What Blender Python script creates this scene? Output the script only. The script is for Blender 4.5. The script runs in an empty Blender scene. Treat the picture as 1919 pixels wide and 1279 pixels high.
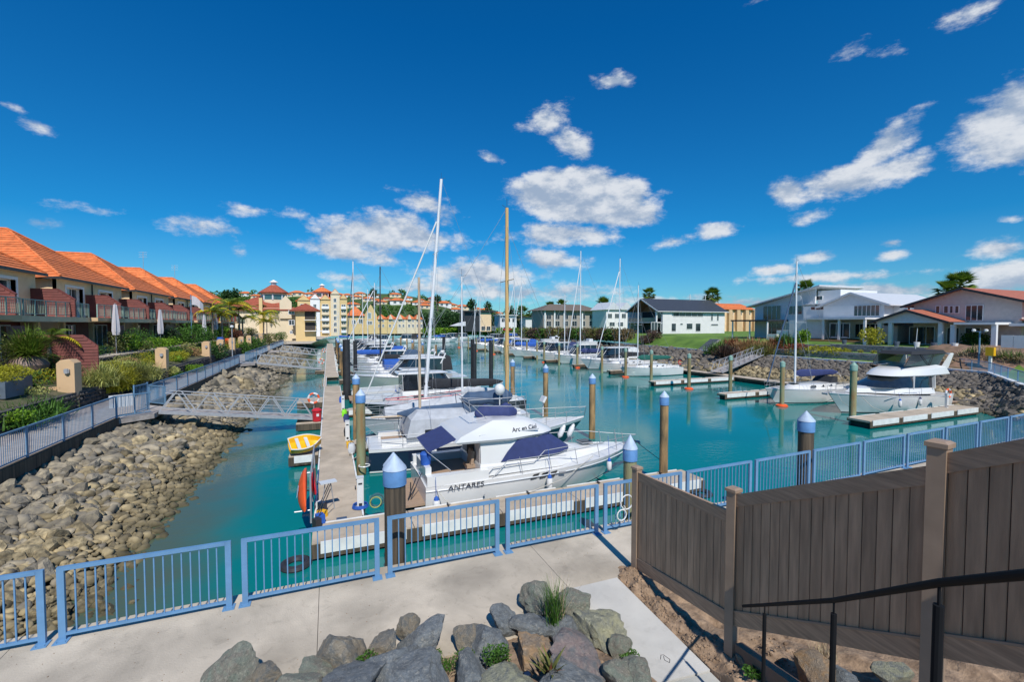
import bpy, math, random, bmesh
import numpy as np
from mathutils import Vector, Matrix, noise
R = random.Random(7)
rad = math.radians
SC = bpy.context.scene
COL = SC.collection

# ------------------------------------------------------------------ camera, sky, sun, exposure
FPX = 853.0; CAMH = 6.4
PITCH = math.atan(31.5 / FPX); YAW = math.atan(343.0 / FPX)
cd = bpy.data.cameras.new('camera'); cam = bpy.data.objects.new('camera', cd); COL.objects.link(cam)
cd.sensor_width = 36; cd.lens = 36 * FPX / 1919.0; cd.clip_start = 0.05; cd.clip_end = 5000
cam.location = (0, 0, CAMH); cam.rotation_euler = (math.pi / 2 - PITCH, 0, -YAW)
SC.camera = cam

def ray(px, py):
    x = (px - 959.5) / FPX; y = -(py - 639.5) / FPX; c = math.cos(PITCH); s = math.sin(PITCH)
    fy = c + y * s; fz = -s + y * c
    cy = math.cos(YAW); sy = math.sin(YAW)
    return (x * cy + fy * sy, -x * sy + fy * cy, fz)
def at(px, py, z):
    r = ray(px, py); t = (z - CAMH) / r[2]; return Vector((r[0] * t, r[1] * t, z))
def atY(px, py, Y):
    r = ray(px, py); t = Y / r[1]; return Vector((r[0] * t, Y, CAMH + r[2] * t))
def atX(px, py, X):
    r = ray(px, py); t = X / r[0]; return Vector((X, r[1] * t, CAMH + r[2] * t))
def atD(px, py, D):
    r = ray(px, py); cy = math.cos(YAW); sy = math.sin(YAW); d = r[0] * sy + r[1] * cy
    t = D / d; return Vector((r[0] * t, r[1] * t, CAMH + r[2] * t))

SUN_EL = 49.0; SUN_AZ = 186.0
world = bpy.data.worlds.new("World"); SC.world = world; world.use_nodes = True
wt = world.node_tree; wn = wt.nodes; wl = wt.links; wn.clear()
wout = wn.new('ShaderNodeOutputWorld'); wbg = wn.new('ShaderNodeBackground')
sky = wn.new('ShaderNodeTexSky'); sky.sky_type = 'NISHITA'; sky.sun_disc = False
sky.sun_elevation = rad(SUN_EL); sky.sun_rotation = rad(SUN_AZ)
sky.altitude = 0; sky.air_density = 1.0; sky.dust_density = 0.3; sky.ozone_density = 3.0
wbg.inputs['Strength'].default_value = 0.15
def wm(op, a, b=None, c=None):
    n = wn.new('ShaderNodeMath'); n.operation = op
    for i, v in enumerate((a, b, c)):
        if v is None: continue
        if isinstance(v, (int, float)): n.inputs[i].default_value = v
        else: wl.new(v, n.inputs[i])
    return n.outputs[0]
tc = wn.new('ShaderNodeTexCoord'); sep = wn.new('ShaderNodeSeparateXYZ'); wl.new(tc.outputs['Generated'], sep.inputs[0])
sx, sy_, sz = sep.outputs
az = wm('ARCTAN2', sx, sy_)
hl = wm('MAXIMUM', wm('SQRT', wm('ADD', wm('MULTIPLY', sx, sx), wm('MULTIPLY', sy_, sy_))), 0.02)
te = wm('DIVIDE', sz, hl)
cmb = wn.new('ShaderNodeCombineXYZ'); wl.new(az, cmb.inputs[0]); wl.new(te, cmb.inputs[1])
def cpt(px, py):
    r = ray(px, py); return math.atan2(r[0], r[1]), r[2] / math.hypot(r[0], r[1])
# clouds: centre, half width, half height, tilt, weight (measured as bearings and elevations)
CLOUDS = [(1088,368,122,50,4,1.7),(1150,398,85,30,8,1.25),(1060,440,110,26,2,.9),(1030,488,70,22,0,.72),(695,438,115,44,-8,.9),(650,472,90,20,8,.9),(790,445,95,26,4,.9),
          (790,380,62,22,20,.6),(835,415,40,30,40,.5),(900,515,130,34,0,.75),(655,520,60,12,0,.55),(370,425,75,26,6,.55),(75,236,40,18,15,.55),(30,203,45,9,12,.42),
          (1025,225,50,34,-20,.62),(1065,265,50,30,35,.66),(1148,152,42,16,4,.62),(918,292,30,12,20,.55),(1240,360,30,12,-12,.45),(1262,452,44,18,0,.62),(1340,430,40,16,0,.5),
          (1480,358,44,24,0,.85),(1580,340,115,36,-8,.95),(1655,278,85,34,-38,.85),(1675,315,70,26,-5,.75),(1895,240,125,78,-15,1.3),(1905,190,80,42,-10,.9),(1812,300,24,10,0,.4),
          (1830,20,110,26,-5,.5),(1590,95,46,16,-25,.3),(1680,95,40,20,0,.32),(1860,465,66,20,0,.72),(1672,478,40,12,0,.7),(1672,456,38,10,0,.68),(1530,480,60,16,-10,.6),
          (1450,506,46,12,0,.68),(1880,520,110,28,0,.85),(1640,548,170,18,0,.85),(1430,566,140,10,0,.65),(1895,410,35,9,0,.5),(180,395,60,12,0,.3),(460,392,60,12,0,.4),(1400,8,40,14,-20,.3),
          (1520,405,50,16,-20,.42),(80,420,50,12,0,.3),(560,405,50,16,0,.3),(980,548,260,20,0,.62),(760,540,160,14,0,.5),(1250,560,180,10,0,.5),(1560,520,180,10,0,.5),(445,475,20,16,0,.42)]
def blobsum(vec, lst):
    acc = None
    for (cx, cy, a, b, rot, w) in lst:
        u, v = cpt(cx, cy); u1, v1 = cpt(cx + a, cy); u2, v2 = cpt(cx, cy - b)
        m = wn.new('ShaderNodeMapping'); m.vector_type = 'TEXTURE'
        m.inputs['Location'].default_value = (u, v, 0); m.inputs['Rotation'].default_value = (0, 0, rad(-rot))
        m.inputs['Scale'].default_value = (abs(u1 - u) * 1.35, abs(v2 - v) * 1.35, 1)
        wl.new(vec, m.inputs['Vector'])
        L = wn.new('ShaderNodeVectorMath'); L.operation = 'LENGTH'; wl.new(m.outputs[0], L.inputs[0])
        t = wm('MULTIPLY_ADD', L.outputs['Value'], -w, w)
        acc = t if acc is None else wm('SMOOTH_MAX', acc, t, 0.12)
    return acc
nz = wn.new('ShaderNodeTexNoise'); nz.inputs['Scale'].default_value = 10.5; nz.inputs['Detail'].default_value = 11; nz.inputs['Roughness'].default_value = .66
mp = wn.new('ShaderNodeMapping'); mp.inputs['Scale'].default_value = (1, 1.7, 1); wl.new(cmb.outputs[0], mp.inputs[0]); wl.new(mp.outputs[0], nz.inputs['Vector'])
blob = blobsum(cmb.outputs[0], CLOUDS)
dens = wm('ADD', blob, wm('MULTIPLY', wm('SUBTRACT', nz.outputs[0], .5), 1.7))
def mr(v, a, b, c=0.0, d=1.0):
    n = wn.new('ShaderNodeMapRange'); n.interpolation_type = 'SMOOTHSTEP'; wl.new(v, n.inputs[0])
    for i, q in enumerate((a, b, c, d)): n.inputs[1 + i].default_value = q
    return n.outputs[0]
alpha = wm('MULTIPLY', mr(dens, .14, .58), .95)
# cloud body: noise sampled a little towards the sun side gives lit tops and greyer bases
nz2 = wn.new('ShaderNodeTexNoise'); nz2.inputs['Scale'].default_value = 10.5; nz2.inputs['Detail'].default_value = 5; nz2.inputs['Roughness'].default_value = .6
mp2 = wn.new('ShaderNodeMapping'); mp2.inputs['Scale'].default_value = (1, 1.7, 1); mp2.inputs['Location'].default_value = (0, .045, 0)
wl.new(cmb.outputs[0], mp2.inputs[0]); wl.new(mp2.outputs[0], nz2.inputs['Vector'])
lit = mr(wm('SUBTRACT', nz.outputs[0], nz2.outputs[0]), -.16, .16)
ccol = wn.new('ShaderNodeMix'); ccol.data_type = 'RGBA'; wl.new(lit, ccol.inputs[0])
ccol.inputs[6].default_value = (2.1, 2.65, 3.5, 1); ccol.inputs[7].default_value = (4.5, 4.7, 5.0, 1)
# deeper, more saturated blue away from the horizon, as the polarised photograph has it
grade = wn.new('ShaderNodeMix'); grade.data_type = 'RGBA'; grade.blend_type = 'MULTIPLY'; grade.inputs[0].default_value = 1
ramp = wn.new('ShaderNodeValToRGB'); ramp.color_ramp.elements[0].position = 0.0; ramp.color_ramp.elements[0].color = (.25, .50, .64, 1)
ramp.color_ramp.elements[1].position = .62; ramp.color_ramp.elements[1].color = (.010, .38, .70, 1)
e = ramp.color_ramp.elements.new(.18); e.color = (.045, .40, .64, 1)
wl.new(te, ramp.inputs[0]); wl.new(sky.outputs[0], grade.inputs[6]); wl.new(ramp.outputs[0], grade.inputs[7])
mx = wn.new('ShaderNodeMix'); mx.data_type = 'RGBA'; wl.new(alpha, mx.inputs[0]); wl.new(grade.outputs[2], mx.inputs[6]); wl.new(ccol.outputs[2], mx.inputs[7])
wl.new(mx.outputs[2], wbg.inputs['Color']); wl.new(wbg.outputs[0], wout.inputs[0])
world.cycles.sampling_method = 'MANUAL'; world.cycles.sample_map_resolution = 512

sd = bpy.data.lights.new('sun', 'SUN'); sun = bpy.data.objects.new('sun', sd); COL.objects.link(sun)
sd.energy = 4.2; sd.angle = rad(.5); sd.color = (1, .955, .88)
sun.rotation_euler = (rad(90 - SUN_EL), 0, rad(180 - SUN_AZ) + 0)
sv = Vector((math.sin(rad(SUN_AZ)) * math.cos(rad(SUN_EL)), math.cos(rad(SUN_AZ)) * math.cos(rad(SUN_EL)), math.sin(rad(SUN_EL))))
sun.rotation_euler = (-sv).to_track_quat('-Z', 'Y').to_euler()
SC.view_settings.view_transform = 'Standard'; SC.view_settings.look = 'None'
SC.view_settings.exposure = 0.15; SC.view_settings.gamma = 1; SC.view_settings.use_curve_mapping = False
SC.cycles.max_bounces = 6; SC.cycles.diffuse_bounces = 3; SC.cycles.glossy_bounces = 3; SC.cycles.caustics_reflective = False; SC.cycles.caustics_refractive = False

# ------------------------------------------------------------------ materials
MATS = {}
def mat(name, col, rough=.6, metal=0., var=.18, scale=3., bump=0., bscale=None, spec=.5, island=0., objrand=0., col2=None, detail=5., coat=0., stretch=None, alpha=1., trans=0., wet=False, stain=0.):
    if name in MATS: return MATS[name]
    m = bpy.data.materials.new(name); m.use_nodes = True; t = m.node_tree; n = t.nodes; l = t.links
    b = n['Principled BSDF']; b.inputs['Roughness'].default_value = rough; b.inputs['Metallic'].default_value = metal
    b.inputs['Specular IOR Level'].default_value = spec; b.inputs['Coat Weight'].default_value = coat
    tcn = n.new('ShaderNodeTexCoord'); vec = tcn.outputs['Object']
    if stretch:
        mpn = n.new('ShaderNodeMapping'); mpn.inputs['Scale'].default_value = stretch; l.new(vec, mpn.inputs[0]); vec = mpn.outputs[0]
    nn = n.new('ShaderNodeTexNoise'); nn.inputs['Scale'].default_value = scale; nn.inputs['Detail'].default_value = detail; l.new(vec, nn.inputs['Vector'])
    fac = nn.outputs[0]
    cr = n.new('ShaderNodeMapRange'); l.new(fac, cr.inputs[0]); cr.inputs[1].default_value = .3; cr.inputs[2].default_value = .7
    fac = cr.outputs[0]
    c = Vector(col[:3]); lo = c * (1 - var); hi = c * (1 + var * .7)
    if col2 is not None: lo = Vector(col2[:3])
    mixn = n.new('ShaderNodeMix'); mixn.data_type = 'RGBA'; l.new(fac, mixn.inputs[0])
    mixn.inputs[6].default_value = (*lo, 1); mixn.inputs[7].default_value = (*hi, 1)
    out = mixn.outputs[2]
    for k, src in ((island, 'i'), (objrand, 'o')):
        if k:
            q = n.new('ShaderNodeNewGeometry').outputs['Random Per Island'] if src == 'i' else n.new('ShaderNodeObjectInfo').outputs['Random']
            mrn = n.new('ShaderNodeMapRange'); l.new(q, mrn.inputs[0]); mrn.inputs[3].default_value = 1 - k; mrn.inputs[4].default_value = 1 + k * .8
            vm = n.new('ShaderNodeVectorMath'); vm.operation = 'SCALE'; l.new(out, vm.inputs[0]); l.new(mrn.outputs[0], vm.inputs['Scale']); out = vm.outputs[0]
    if wet:
        gp = n.new('ShaderNodeNewGeometry'); sp = n.new('ShaderNodeSeparateXYZ'); l.new(gp.outputs['Position'], sp.inputs[0])
        nw = n.new('ShaderNodeTexNoise'); nw.inputs['Scale'].default_value = .8; l.new(gp.outputs['Position'], nw.inputs['Vector'])
        aw = n.new('ShaderNodeMath'); aw.operation = 'MULTIPLY_ADD'; l.new(nw.outputs[0], aw.inputs[0]); aw.inputs[1].default_value = -.5; l.new(sp.outputs[2], aw.inputs[2])
        rw = n.new('ShaderNodeMapRange'); l.new(aw.outputs[0], rw.inputs[0]); rw.inputs[1].default_value = -.22; rw.inputs[2].default_value = .12; rw.inputs[3].default_value = .8; rw.inputs[4].default_value = 0
        mw = n.new('ShaderNodeMix'); mw.data_type = 'RGBA'; l.new(rw.outputs[0], mw.inputs[0]); l.new(out, mw.inputs[6]); mw.inputs[7].default_value = (.05, .045, .022, 1); out = mw.outputs[2]
    if stain:
        gp = n.new('ShaderNodeNewGeometry')
        for sc_, lo_, hi_, amt in ((.55, .42, .7, .30), (4.5, .56, .72, .22), (38, .66, .74, .35)):
            nw = n.new('ShaderNodeTexNoise'); nw.inputs['Scale'].default_value = sc_; nw.inputs['Detail'].default_value = 10; nw.inputs['Roughness'].default_value = .65; nw.inputs['Distortion'].default_value = .8; l.new(gp.outputs['Position'], nw.inputs['Vector'])
            rw = n.new('ShaderNodeMapRange'); l.new(nw.outputs[0], rw.inputs[0]); rw.inputs[1].default_value = lo_; rw.inputs[2].default_value = hi_; rw.inputs[3].default_value = 1; rw.inputs[4].default_value = 1 - amt * stain
            vm = n.new('ShaderNodeVectorMath'); vm.operation = 'SCALE'; l.new(out, vm.inputs[0]); l.new(rw.outputs[0], vm.inputs['Scale']); out = vm.outputs[0]
    l.new(out, b.inputs['Base Color'])
    if bump:
        bn = n.new('ShaderNodeBump'); bn.inputs['Strength'].default_value = bump; bn.inputs['Distance'].default_value = .02
        n2 = n.new('ShaderNodeTexNoise'); n2.inputs['Scale'].default_value = bscale or scale * 6; n2.inputs['Detail'].default_value = 6; l.new(vec, n2.inputs['Vector'])
        l.new(n2.outputs[0], bn.inputs['Height']); l.new(bn.outputs[0], b.inputs['Normal'])
    if trans:
        tr = n.new('ShaderNodeBsdfTranslucent'); l.new(out, tr.inputs[0]); ms = n.new('ShaderNodeMixShader'); ms.inputs[0].default_value = trans
        l.new(b.outputs[0], ms.inputs[1]); l.new(tr.outputs[0], ms.inputs[2]); l.new(ms.outputs[0], n['Material Output'].inputs[0])
    if alpha < 1: b.inputs['Alpha'].default_value = alpha
    MATS[name] = m; return m
def M(n): return MATS[n]
mat('concrete', (.53,.46,.365), .85, stain=1., var=.27, scale=.9, bump=.35, bscale=40, detail=9)
mat('path_concrete', (.56,.545,.51), .85, stain=.6, var=.08, scale=2, bump=.2, bscale=60)
mat('path_old', (.44,.435,.40), .85, stain=1., var=.15, scale=2, bump=.2, bscale=60)
mat('walk_boards', (.40,.36,.33), .8, stain=.8, var=.25, scale=4, bump=.3)
mat('pontoon_deck', (.48,.40,.305), .85, stain=.8, var=.16, scale=1.4, bump=.25, bscale=50, detail=8)
mat('fender_white', (.72,.72,.70), .5, var=.12, scale=3)
mat('rail_blue', (.125,.265,.45), .42, stain=.35, var=.1, scale=6)
mat('rail_blue_far', (.13,.25,.38), .45, var=.1, scale=6)
mat('galv', (.43,.44,.46), .45, metal=.35, var=.15, scale=5)
mat('brown_fence', (.43,.27,.165), .55, var=.28, scale=3, stretch=(6,6,.6), bump=.25, bscale=30, objrand=.16)
mat('brown_rail', (.42,.27,.17), .55, var=.3, scale=4, stretch=(.7,.7,9), bump=.2)
mat('brown_post', (.31,.22,.155), .5, var=.15, scale=4)
mat('black_metal', (.010,.011,.013), .75, var=.2, spec=.12)
mat('pile_wood', (.40,.235,.10), .85, var=.4, objrand=.25, scale=1.6, stretch=(2,2,.45), bump=.6, bscale=14, col2=(.055,.055,.035))
mat('pile_green', (.19,.25,.15), .85, var=.4, objrand=.2, scale=1.5, stretch=(2,2,.5), bump=.5, bscale=14, col2=(.27,.155,.06))
mat('pile_dark', (.10,.075,.05), .85, var=.5, scale=2, stretch=(6,6,.3), bump=.9, bscale=10, col2=(.03,.026,.02))
mat('pile_black', (.022,.023,.026), .55, var=.3, scale=2)
mat('cap_blue', (.11,.26,.52), .6, var=.15, scale=6, stain=.6); mat('cap_pale', (.42,.52,.66), .6, var=.15, scale=6, stain=.5); mat('cap_green', (.22,.36,.30), .6, var=.2)
mat('orange', (.75,.10,.02), .5, var=.1); mat('red', (.50,.02,.03), .4, var=.1); mat('yellow', (.78,.42,.01), .4, var=.08)
mat('gelcoat', (.68,.68,.665), .22, var=.04, scale=1, spec=.6, coat=.3)
mat('gelcoat_grey', (.56,.58,.60), .28, var=.05, scale=1)
mat('hull_navy', (.012,.020,.045), .15, var=.2, scale=1, spec=.6, coat=.4)
mat('hull_dark', (.035,.038,.045), .2, var=.2, scale=1, coat=.3)
mat('hull_sage', (.30,.40,.38), .25, var=.08, scale=1, coat=.3)
mat('teak', (.36,.25,.17), .7, var=.2, scale=6, stretch=(1,12,1))
mat('glass_dark', (.015,.02,.026), .06, var=.3, spec=.9)
mat('window_glass', (.035,.048,.06), .05, var=.5, scale=.8, spec=1.0)
mat('glass_teal', (.05,.12,.13), .06, var=.2, spec=.9)
mat('canvas_navy', (.028,.042,.14), .8, var=.15, scale=5, bump=.3, bscale=20)
mat('canvas_dark', (.02,.022,.027), .8, var=.2, scale=5, bump=.3)
mat('canvas_blue', (.02,.10,.42), .75, var=.15, bump=.3); mat('canvas_slate', (.05,.09,.16), .8, var=.15, bump=.3)
mat('canvas_green', (.01,.11,.085), .8, var=.15, bump=.3); mat('canvas_grey', (.42,.44,.47), .8, var=.15, bump=.4, bscale=9)
mat('steel', (.36,.37,.39), .5, metal=.3, var=.05); mat('wire', (.35,.36,.38), .4, metal=.3, var=.05)
mat('mast_white', (.72,.73,.75), .35, var=.05); mat('mast_gold', (.62,.40,.16), .4, var=.12, stretch=(1,1,.3)); mat('mast_tan', (.52,.40,.28), .5, var=.1)
mat('fitting', (.03,.03,.035), .5); mat('rope', (.45,.43,.38), .8); mat('lime', (.25,.75,.02), .5)
mat('gold_text', (.02,.022,.03), .4)
mat('tile_orange', (.66,.185,.055), .75, var=.3, scale=2.5, bump=.5, bscale=12, island=.14)
mat('tile_red', (.34,.085,.045), .75, var=.25, scale=2.5, bump=.4, island=.1)
mat('stucco_tan', (.78,.57,.35), .9, var=.1, scale=1.2, bump=.2, bscale=60)
mat('stucco_peach', (.62,.42,.24), .9, var=.08, scale=1.2, bump=.2, bscale=60)
mat('stucco_yellow', (.68,.50,.24), .9, var=.08, scale=.5); mat('stucco_cream', (.72,.60,.42), .9, var=.08, scale=.5)
mat('paint_white', (.76,.76,.76), .6, var=.05, scale=1); mat('paint_grey', (.66,.66,.67), .6, var=.06); mat('paint_pale', (.76,.755,.74), .65, var=.05, scale=1)
mat('weatherboard_white', (.72,.71,.70), .6, var=.06, scale=1); mat('weatherboard_red', (.17,.042,.033), .65, var=.2, scale=3, objrand=.12)
mat('wall_dim', (.34,.30,.26), .8, var=.08); mat('taupe', (.56,.49,.45), .8, var=.08); mat('timber', (.42,.22,.10), .6, var=.2, stretch=(1,8,1)); mat('dark_roof', (.045,.052,.065), .5, var=.12, scale=2)
mat('roof_light', (.58,.60,.62), .4, var=.06); mat('roof_greybrown', (.17,.135,.11), .7, var=.2, scale=3); mat('bed_soil', (.10,.085,.05), 1, var=.5, scale=2, col2=(.05,.07,.02), bump=1); mat('roof_brownred', (.40,.125,.07), .7, var=.2, scale=3); mat('fascia_dark', (.03,.032,.036), .5)
mat('rail_sage', (.28,.40,.34), .45, var=.08)
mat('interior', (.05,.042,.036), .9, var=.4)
mat('rock_tan', (.36,.285,.16), .95, var=.35, scale=2.2, bump=.9, bscale=9, island=.42, col2=(.11,.09,.055), wet=True)
mat('rock_grey', (.30,.26,.205), .95, var=.35, scale=2.2, bump=.9, bscale=9, island=.32, objrand=.25, col2=(.085,.08,.075))
mat('rock_tan_obj', (.37,.295,.17), .95, var=.35, scale=2.2, bump=.9, bscale=9, objrand=.42, col2=(.11,.09,.055), wet=True)
mat('rock_dark', (.115,.098,.08), .95, var=.4, scale=2.2, bump=.9, bscale=9, island=.4, objrand=.3, col2=(.075,.068,.06), wet=True); mat('rock_mid_obj', (.285,.24,.165), .95, var=.35, scale=2.2, bump=1, bscale=9, objrand=.35, col2=(.12,.11,.095), wet=True); mat('rock_mid', (.285,.24,.165), .95, var=.35, scale=2.2, bump=1, bscale=9, island=.35, col2=(.12,.11,.095), wet=True)
mat('bank_soil', (.055,.05,.04), 1, var=.4, scale=3)
mat('dirt', (.31,.215,.14), 1, var=.35, scale=7, bump=1., bscale=25, col2=(.15,.10,.065)); mat('dirt_brown', (.22,.13,.09), 1, var=.4, scale=1.2, bump=1., bscale=8, col2=(.12,.085,.05))
mat('grass', (.115,.20,.025), .9, var=.35, scale=.35, bump=.6, bscale=8, col2=(.06,.13,.015), detail=9)
mat('grass_dry', (.22,.22,.05), .9, var=.35, scale=.35, bump=.6, bscale=8, col2=(.09,.14,.02), detail=9)
for nm, c in (('leaf_green',(.055,.13,.018)),('leaf_dark',(.028,.072,.018)),('leaf_bright',(.13,.24,.015)),('leaf_yellow',(.28,.27,.02)),('leaf_olive',(.13,.14,.04)),('leaf_rust',(.22,.08,.04)),
              ('leaf_bronze',(.32,.20,.09)),('leaf_pale',(.34,.35,.11)),('frond_green',(.10,.15,.018)),('frond_yellow',(.42,.36,.02)),('straw',(.42,.33,.2)),('leaf_maroon',(.095,.06,.045)),('leaf_brownish',(.13,.09,.04))):
    mat(nm, tuple(min(.6, x*1.35) for x in c), .6, var=.35, scale=1.5, island=.45, trans=.3, spec=.3)
mat('hill_green', (.05,.095,.022), 1, var=.5, scale=.03, col2=(.03,.06,.015), detail=10)
mat('terracotta', (.32,.15,.10), .7, var=.15); mat('stone_pot', (.22,.15,.12), .6, var=.3, scale=2); mat('planter_blue', (.10,.13,.17), .6, var=.2)
mat('wall_rock', (.075,.07,.068), .95, var=.4, scale=3, bump=.9, island=.4); mat('block_grey', (.26,.26,.26), .9, var=.2, island=.25, scale=6)
mat('umbrella_white', (.52,.50,.53), .8, var=.08); mat('bark', (.13,.10,.075), .9, var=.3, bump=.6); mat('palm_trunk', (.30,.25,.2), .9, var=.3, bump=.5)

# ------------------------------------------------------------------ mesh helpers
class MB:
    def __init__(s): s.v = []; s.f = []
    def add(s, vs, fs):
        o = len(s.v); s.v.extend([tuple(p) for p in vs]); s.f.extend([tuple(i + o for i in f) for f in fs]); return s
    def box(s, c, d, rz=0., ry=0., rx=0.):
        m = Matrix.Rotation(rz, 3, 'Z') @ Matrix.Rotation(ry, 3, 'Y') @ Matrix.Rotation(rx, 3, 'X')
        h = [x / 2 for x in d]; vs = []
        for x in (-1, 1):
            for y in (-1, 1):
                for z in (-1, 1): vs.append(m @ Vector((x * h[0], y * h[1], z * h[2])) + Vector(c))
        return s.add(vs, [(0,1,3,2),(4,6,7,5),(0,4,5,1),(2,3,7,6),(0,2,6,4),(1,5,7,3)])
    def bb(s, x0, x1, y0, y1, z0, z1): return s.box(((x0+x1)/2,(y0+y1)/2,(z0+z1)/2), (abs(x1-x0),abs(y1-y0),abs(z1-z0)))
    def tube(s, p, q, r, r2=None, n=6, cap=True):
        p = Vector(p); q = Vector(q); r2 = r if r2 is None else r2; d = (q - p)
        if d.length < 1e-6: return s
        d.normalize(); u = d.cross(Vector((0,0,1)) if abs(d.z) < .9 else Vector((1,0,0))).normalized(); w = d.cross(u)
        vs = []
        for (c, rr) in ((p, r), (q, r2)):
            for i in range(n):
                a = 2 * math.pi * i / n; vs.append(c + u * math.cos(a) * rr + w * math.sin(a) * rr)
        fs = [(i, (i+1) % n, n + (i+1) % n, n + i) for i in range(n)]
        if cap: fs += [tuple(range(n-1, -1, -1)), tuple(range(n, 2*n))]
        return s.add(vs, fs)
    def path(s, pts, r, n=6):
        for a, b in zip(pts[:-1], pts[1:]): s.tube(a, b, r, n=n)
        return s
    def bar(s, p, q, w, h):
        p = Vector(p); q = Vector(q); d = (q - p); L = d.length; d.normalize()
        u = d.cross(Vector((0,0,1)) if abs(d.z) < .95 else Vector((0,1,0))).normalized(); k = u.cross(d)
        vs = [c + u * a * w / 2 + k * b * h / 2 for c in (p, q) for a, b in ((-1,-1),(1,-1),(1,1),(-1,1))]
        return s.add(vs, [(0,1,2,3),(7,6,5,4),(0,4,5,1),(1,5,6,2),(2,6,7,3),(3,7,4,0)])
    def lathe(s, prof, c=(0,0,0), n=12):
        vs = []; fs = []
        for (r, z) in prof:
            for i in range(n):
                a = 2 * math.pi * i / n; vs.append((c[0] + r * math.cos(a), c[1] + r * math.sin(a), c[2] + z))
        for k in range(len(prof) - 1):
            for i in range(n): fs.append((k*n+i, k*n+(i+1) % n, (k+1)*n+(i+1) % n, (k+1)*n+i))
        fs += [tuple(range(n-1, -1, -1)), tuple(range((len(prof)-1)*n, len(prof)*n))]
        return s.add(vs, fs)
    def loft(s, rings, cap0=True, cap1=True):
        n = len(rings[0]); vs = [p for r in rings for p in r]; fs = []
        for k in range(len(rings) - 1):
            for i in range(n): fs.append((k*n+i, k*n+(i+1) % n, (k+1)*n+(i+1) % n, (k+1)*n+i))
        if cap0: fs.append(tuple(range(n-1, -1, -1)))
        if cap1: fs.append(tuple(range((len(rings)-1)*n, len(rings)*n)))
        return s.add(vs, fs)
    def prism(s, poly, a, b, axis='y'):
        """poly of (u,v); extruded between a and b along axis"""
        n = len(poly); vs = []
        for t in (a, b):
            for (u, v) in poly:
                vs.append({'y': (u, t, v), 'x': (t, u, v), 'z': (u, v, t)}[axis])
        return s.add(vs, [tuple(range(n)), tuple(range(2*n-1, n-1, -1))] + [(i, n+i, n+(i+1) % n, (i+1) % n) for i in range(n)])
    def quad(s, a, b, c, d): return s.add([a, b, c, d], [(0,1,2,3)])
    def torus(s, c, Rr, r, n=16, m=6, ax='y', a0=0, a1=2*math.pi):
        vs = []; fs = []; full = abs(a1 - a0 - 2*math.pi) < 1e-3; cnt = n if full else n + 1
        for i in range(cnt):
            a = a0 + (a1 - a0) * i / n
            for j in range(m):
                b = 2*math.pi*j/m; rr = Rr + r*math.cos(b); x, y, z = rr*math.cos(a), rr*math.sin(a), r*math.sin(b)
                vs.append({'z': (x,y,z), 'y': (x,z,y), 'x': (z,x,y)}[ax])
        vs = [(v[0]+c[0], v[1]+c[1], v[2]+c[2]) for v in vs]
        for i in range(n):
            i2 = (i+1) % cnt
            for j in range(m): fs.append((i*m+j, i2*m+j, i2*m+(j+1) % m, i*m+(j+1) % m))
        return s.add(vs, fs)
    def mesh(s, name, m, smooth=False):
        me = bpy.data.meshes.new(name); me.from_pydata(s.v, [], s.f)
        bm = bmesh.new(); bm.from_mesh(me); bmesh.ops.recalc_face_normals(bm, faces=bm.faces); bm.to_mesh(me); bm.free()
        if m: me.materials.append(M(m) if isinstance(m, str) else m)
        if smooth:
            me.polygons.foreach_set('use_smooth', [True] * len(me.polygons))
            try: me.set_sharp_from_angle(angle=rad(35))
            except Exception: pass
        return me
    def build(s, name, m, parent=None, smooth=False, loc=None, label=None, stuff=False):
        o = bpy.data.objects.new(name, s.mesh(name, m, smooth)); COL.objects.link(o)
        if parent is not None: o.parent = parent
        if loc is not None: o.location = loc
        if label: o['label'] = label
        if stuff: o['kind'] = 'stuff'
        return o
def T(name, label, cat, loc=(0,0,0), rz=0., group=None):
    o = bpy.data.objects.new(name, None); COL.objects.link(o); o.empty_display_size = .3
    o.location = loc; o.rotation_euler = (0, 0, rz); o['label'] = label; o['category'] = cat
    if group: o['group'] = group
    return o
def tag(o, label, cat, group=None):
    o['label'] = label; o['category'] = cat
    if group: o['group'] = group
    return o
def struct(o, kind='structure'): o['kind'] = kind; return o
def copy_tree(o, parent=None):
    c = o.copy(); COL.objects.link(c)
    if parent is not None: c.parent = parent
    for ch in list(o.children): copy_tree(ch, c)
    return c
def inst(me, name, parent=None, loc=(0,0,0), rot=(0,0,0), sc=(1,1,1)):
    o = bpy.data.objects.new(name, me); COL.objects.link(o); o.location = loc; o.rotation_euler = rot; o.scale = sc
    if parent is not None: o.parent = parent
    return o
ORD = ['first','second','third','fourth','fifth','sixth','seventh','eighth','ninth','tenth','eleventh','twelfth','thirteenth','fourteenth','fifteenth','sixteenth','seventeenth','eighteenth','nineteenth','twentieth']
def ordn(i):
    if i < 20: return ORD[i]
    return {2:'twenty-',3:'thirty-',4:'forty-',5:'fifty-'}[(i+1)//10] .rstrip('-')+'-'+ORD[(i+1)%10-1] if (i+1)%10 else {3:'thirtieth',4:'fortieth',5:'fiftieth'}[(i+1)//10]
# ------------------------------------------------------------------ ground, water, banks
def sheet(name, pts, z, m, thick=None):
    mb = MB(); n = len(pts)
    if thick is None: mb.add([(x, y, z) for x, y in pts], [tuple(range(n))])
    else: mb.prism(pts, z - thick, z, 'z')
    return struct(mb.build(name, m))
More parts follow.
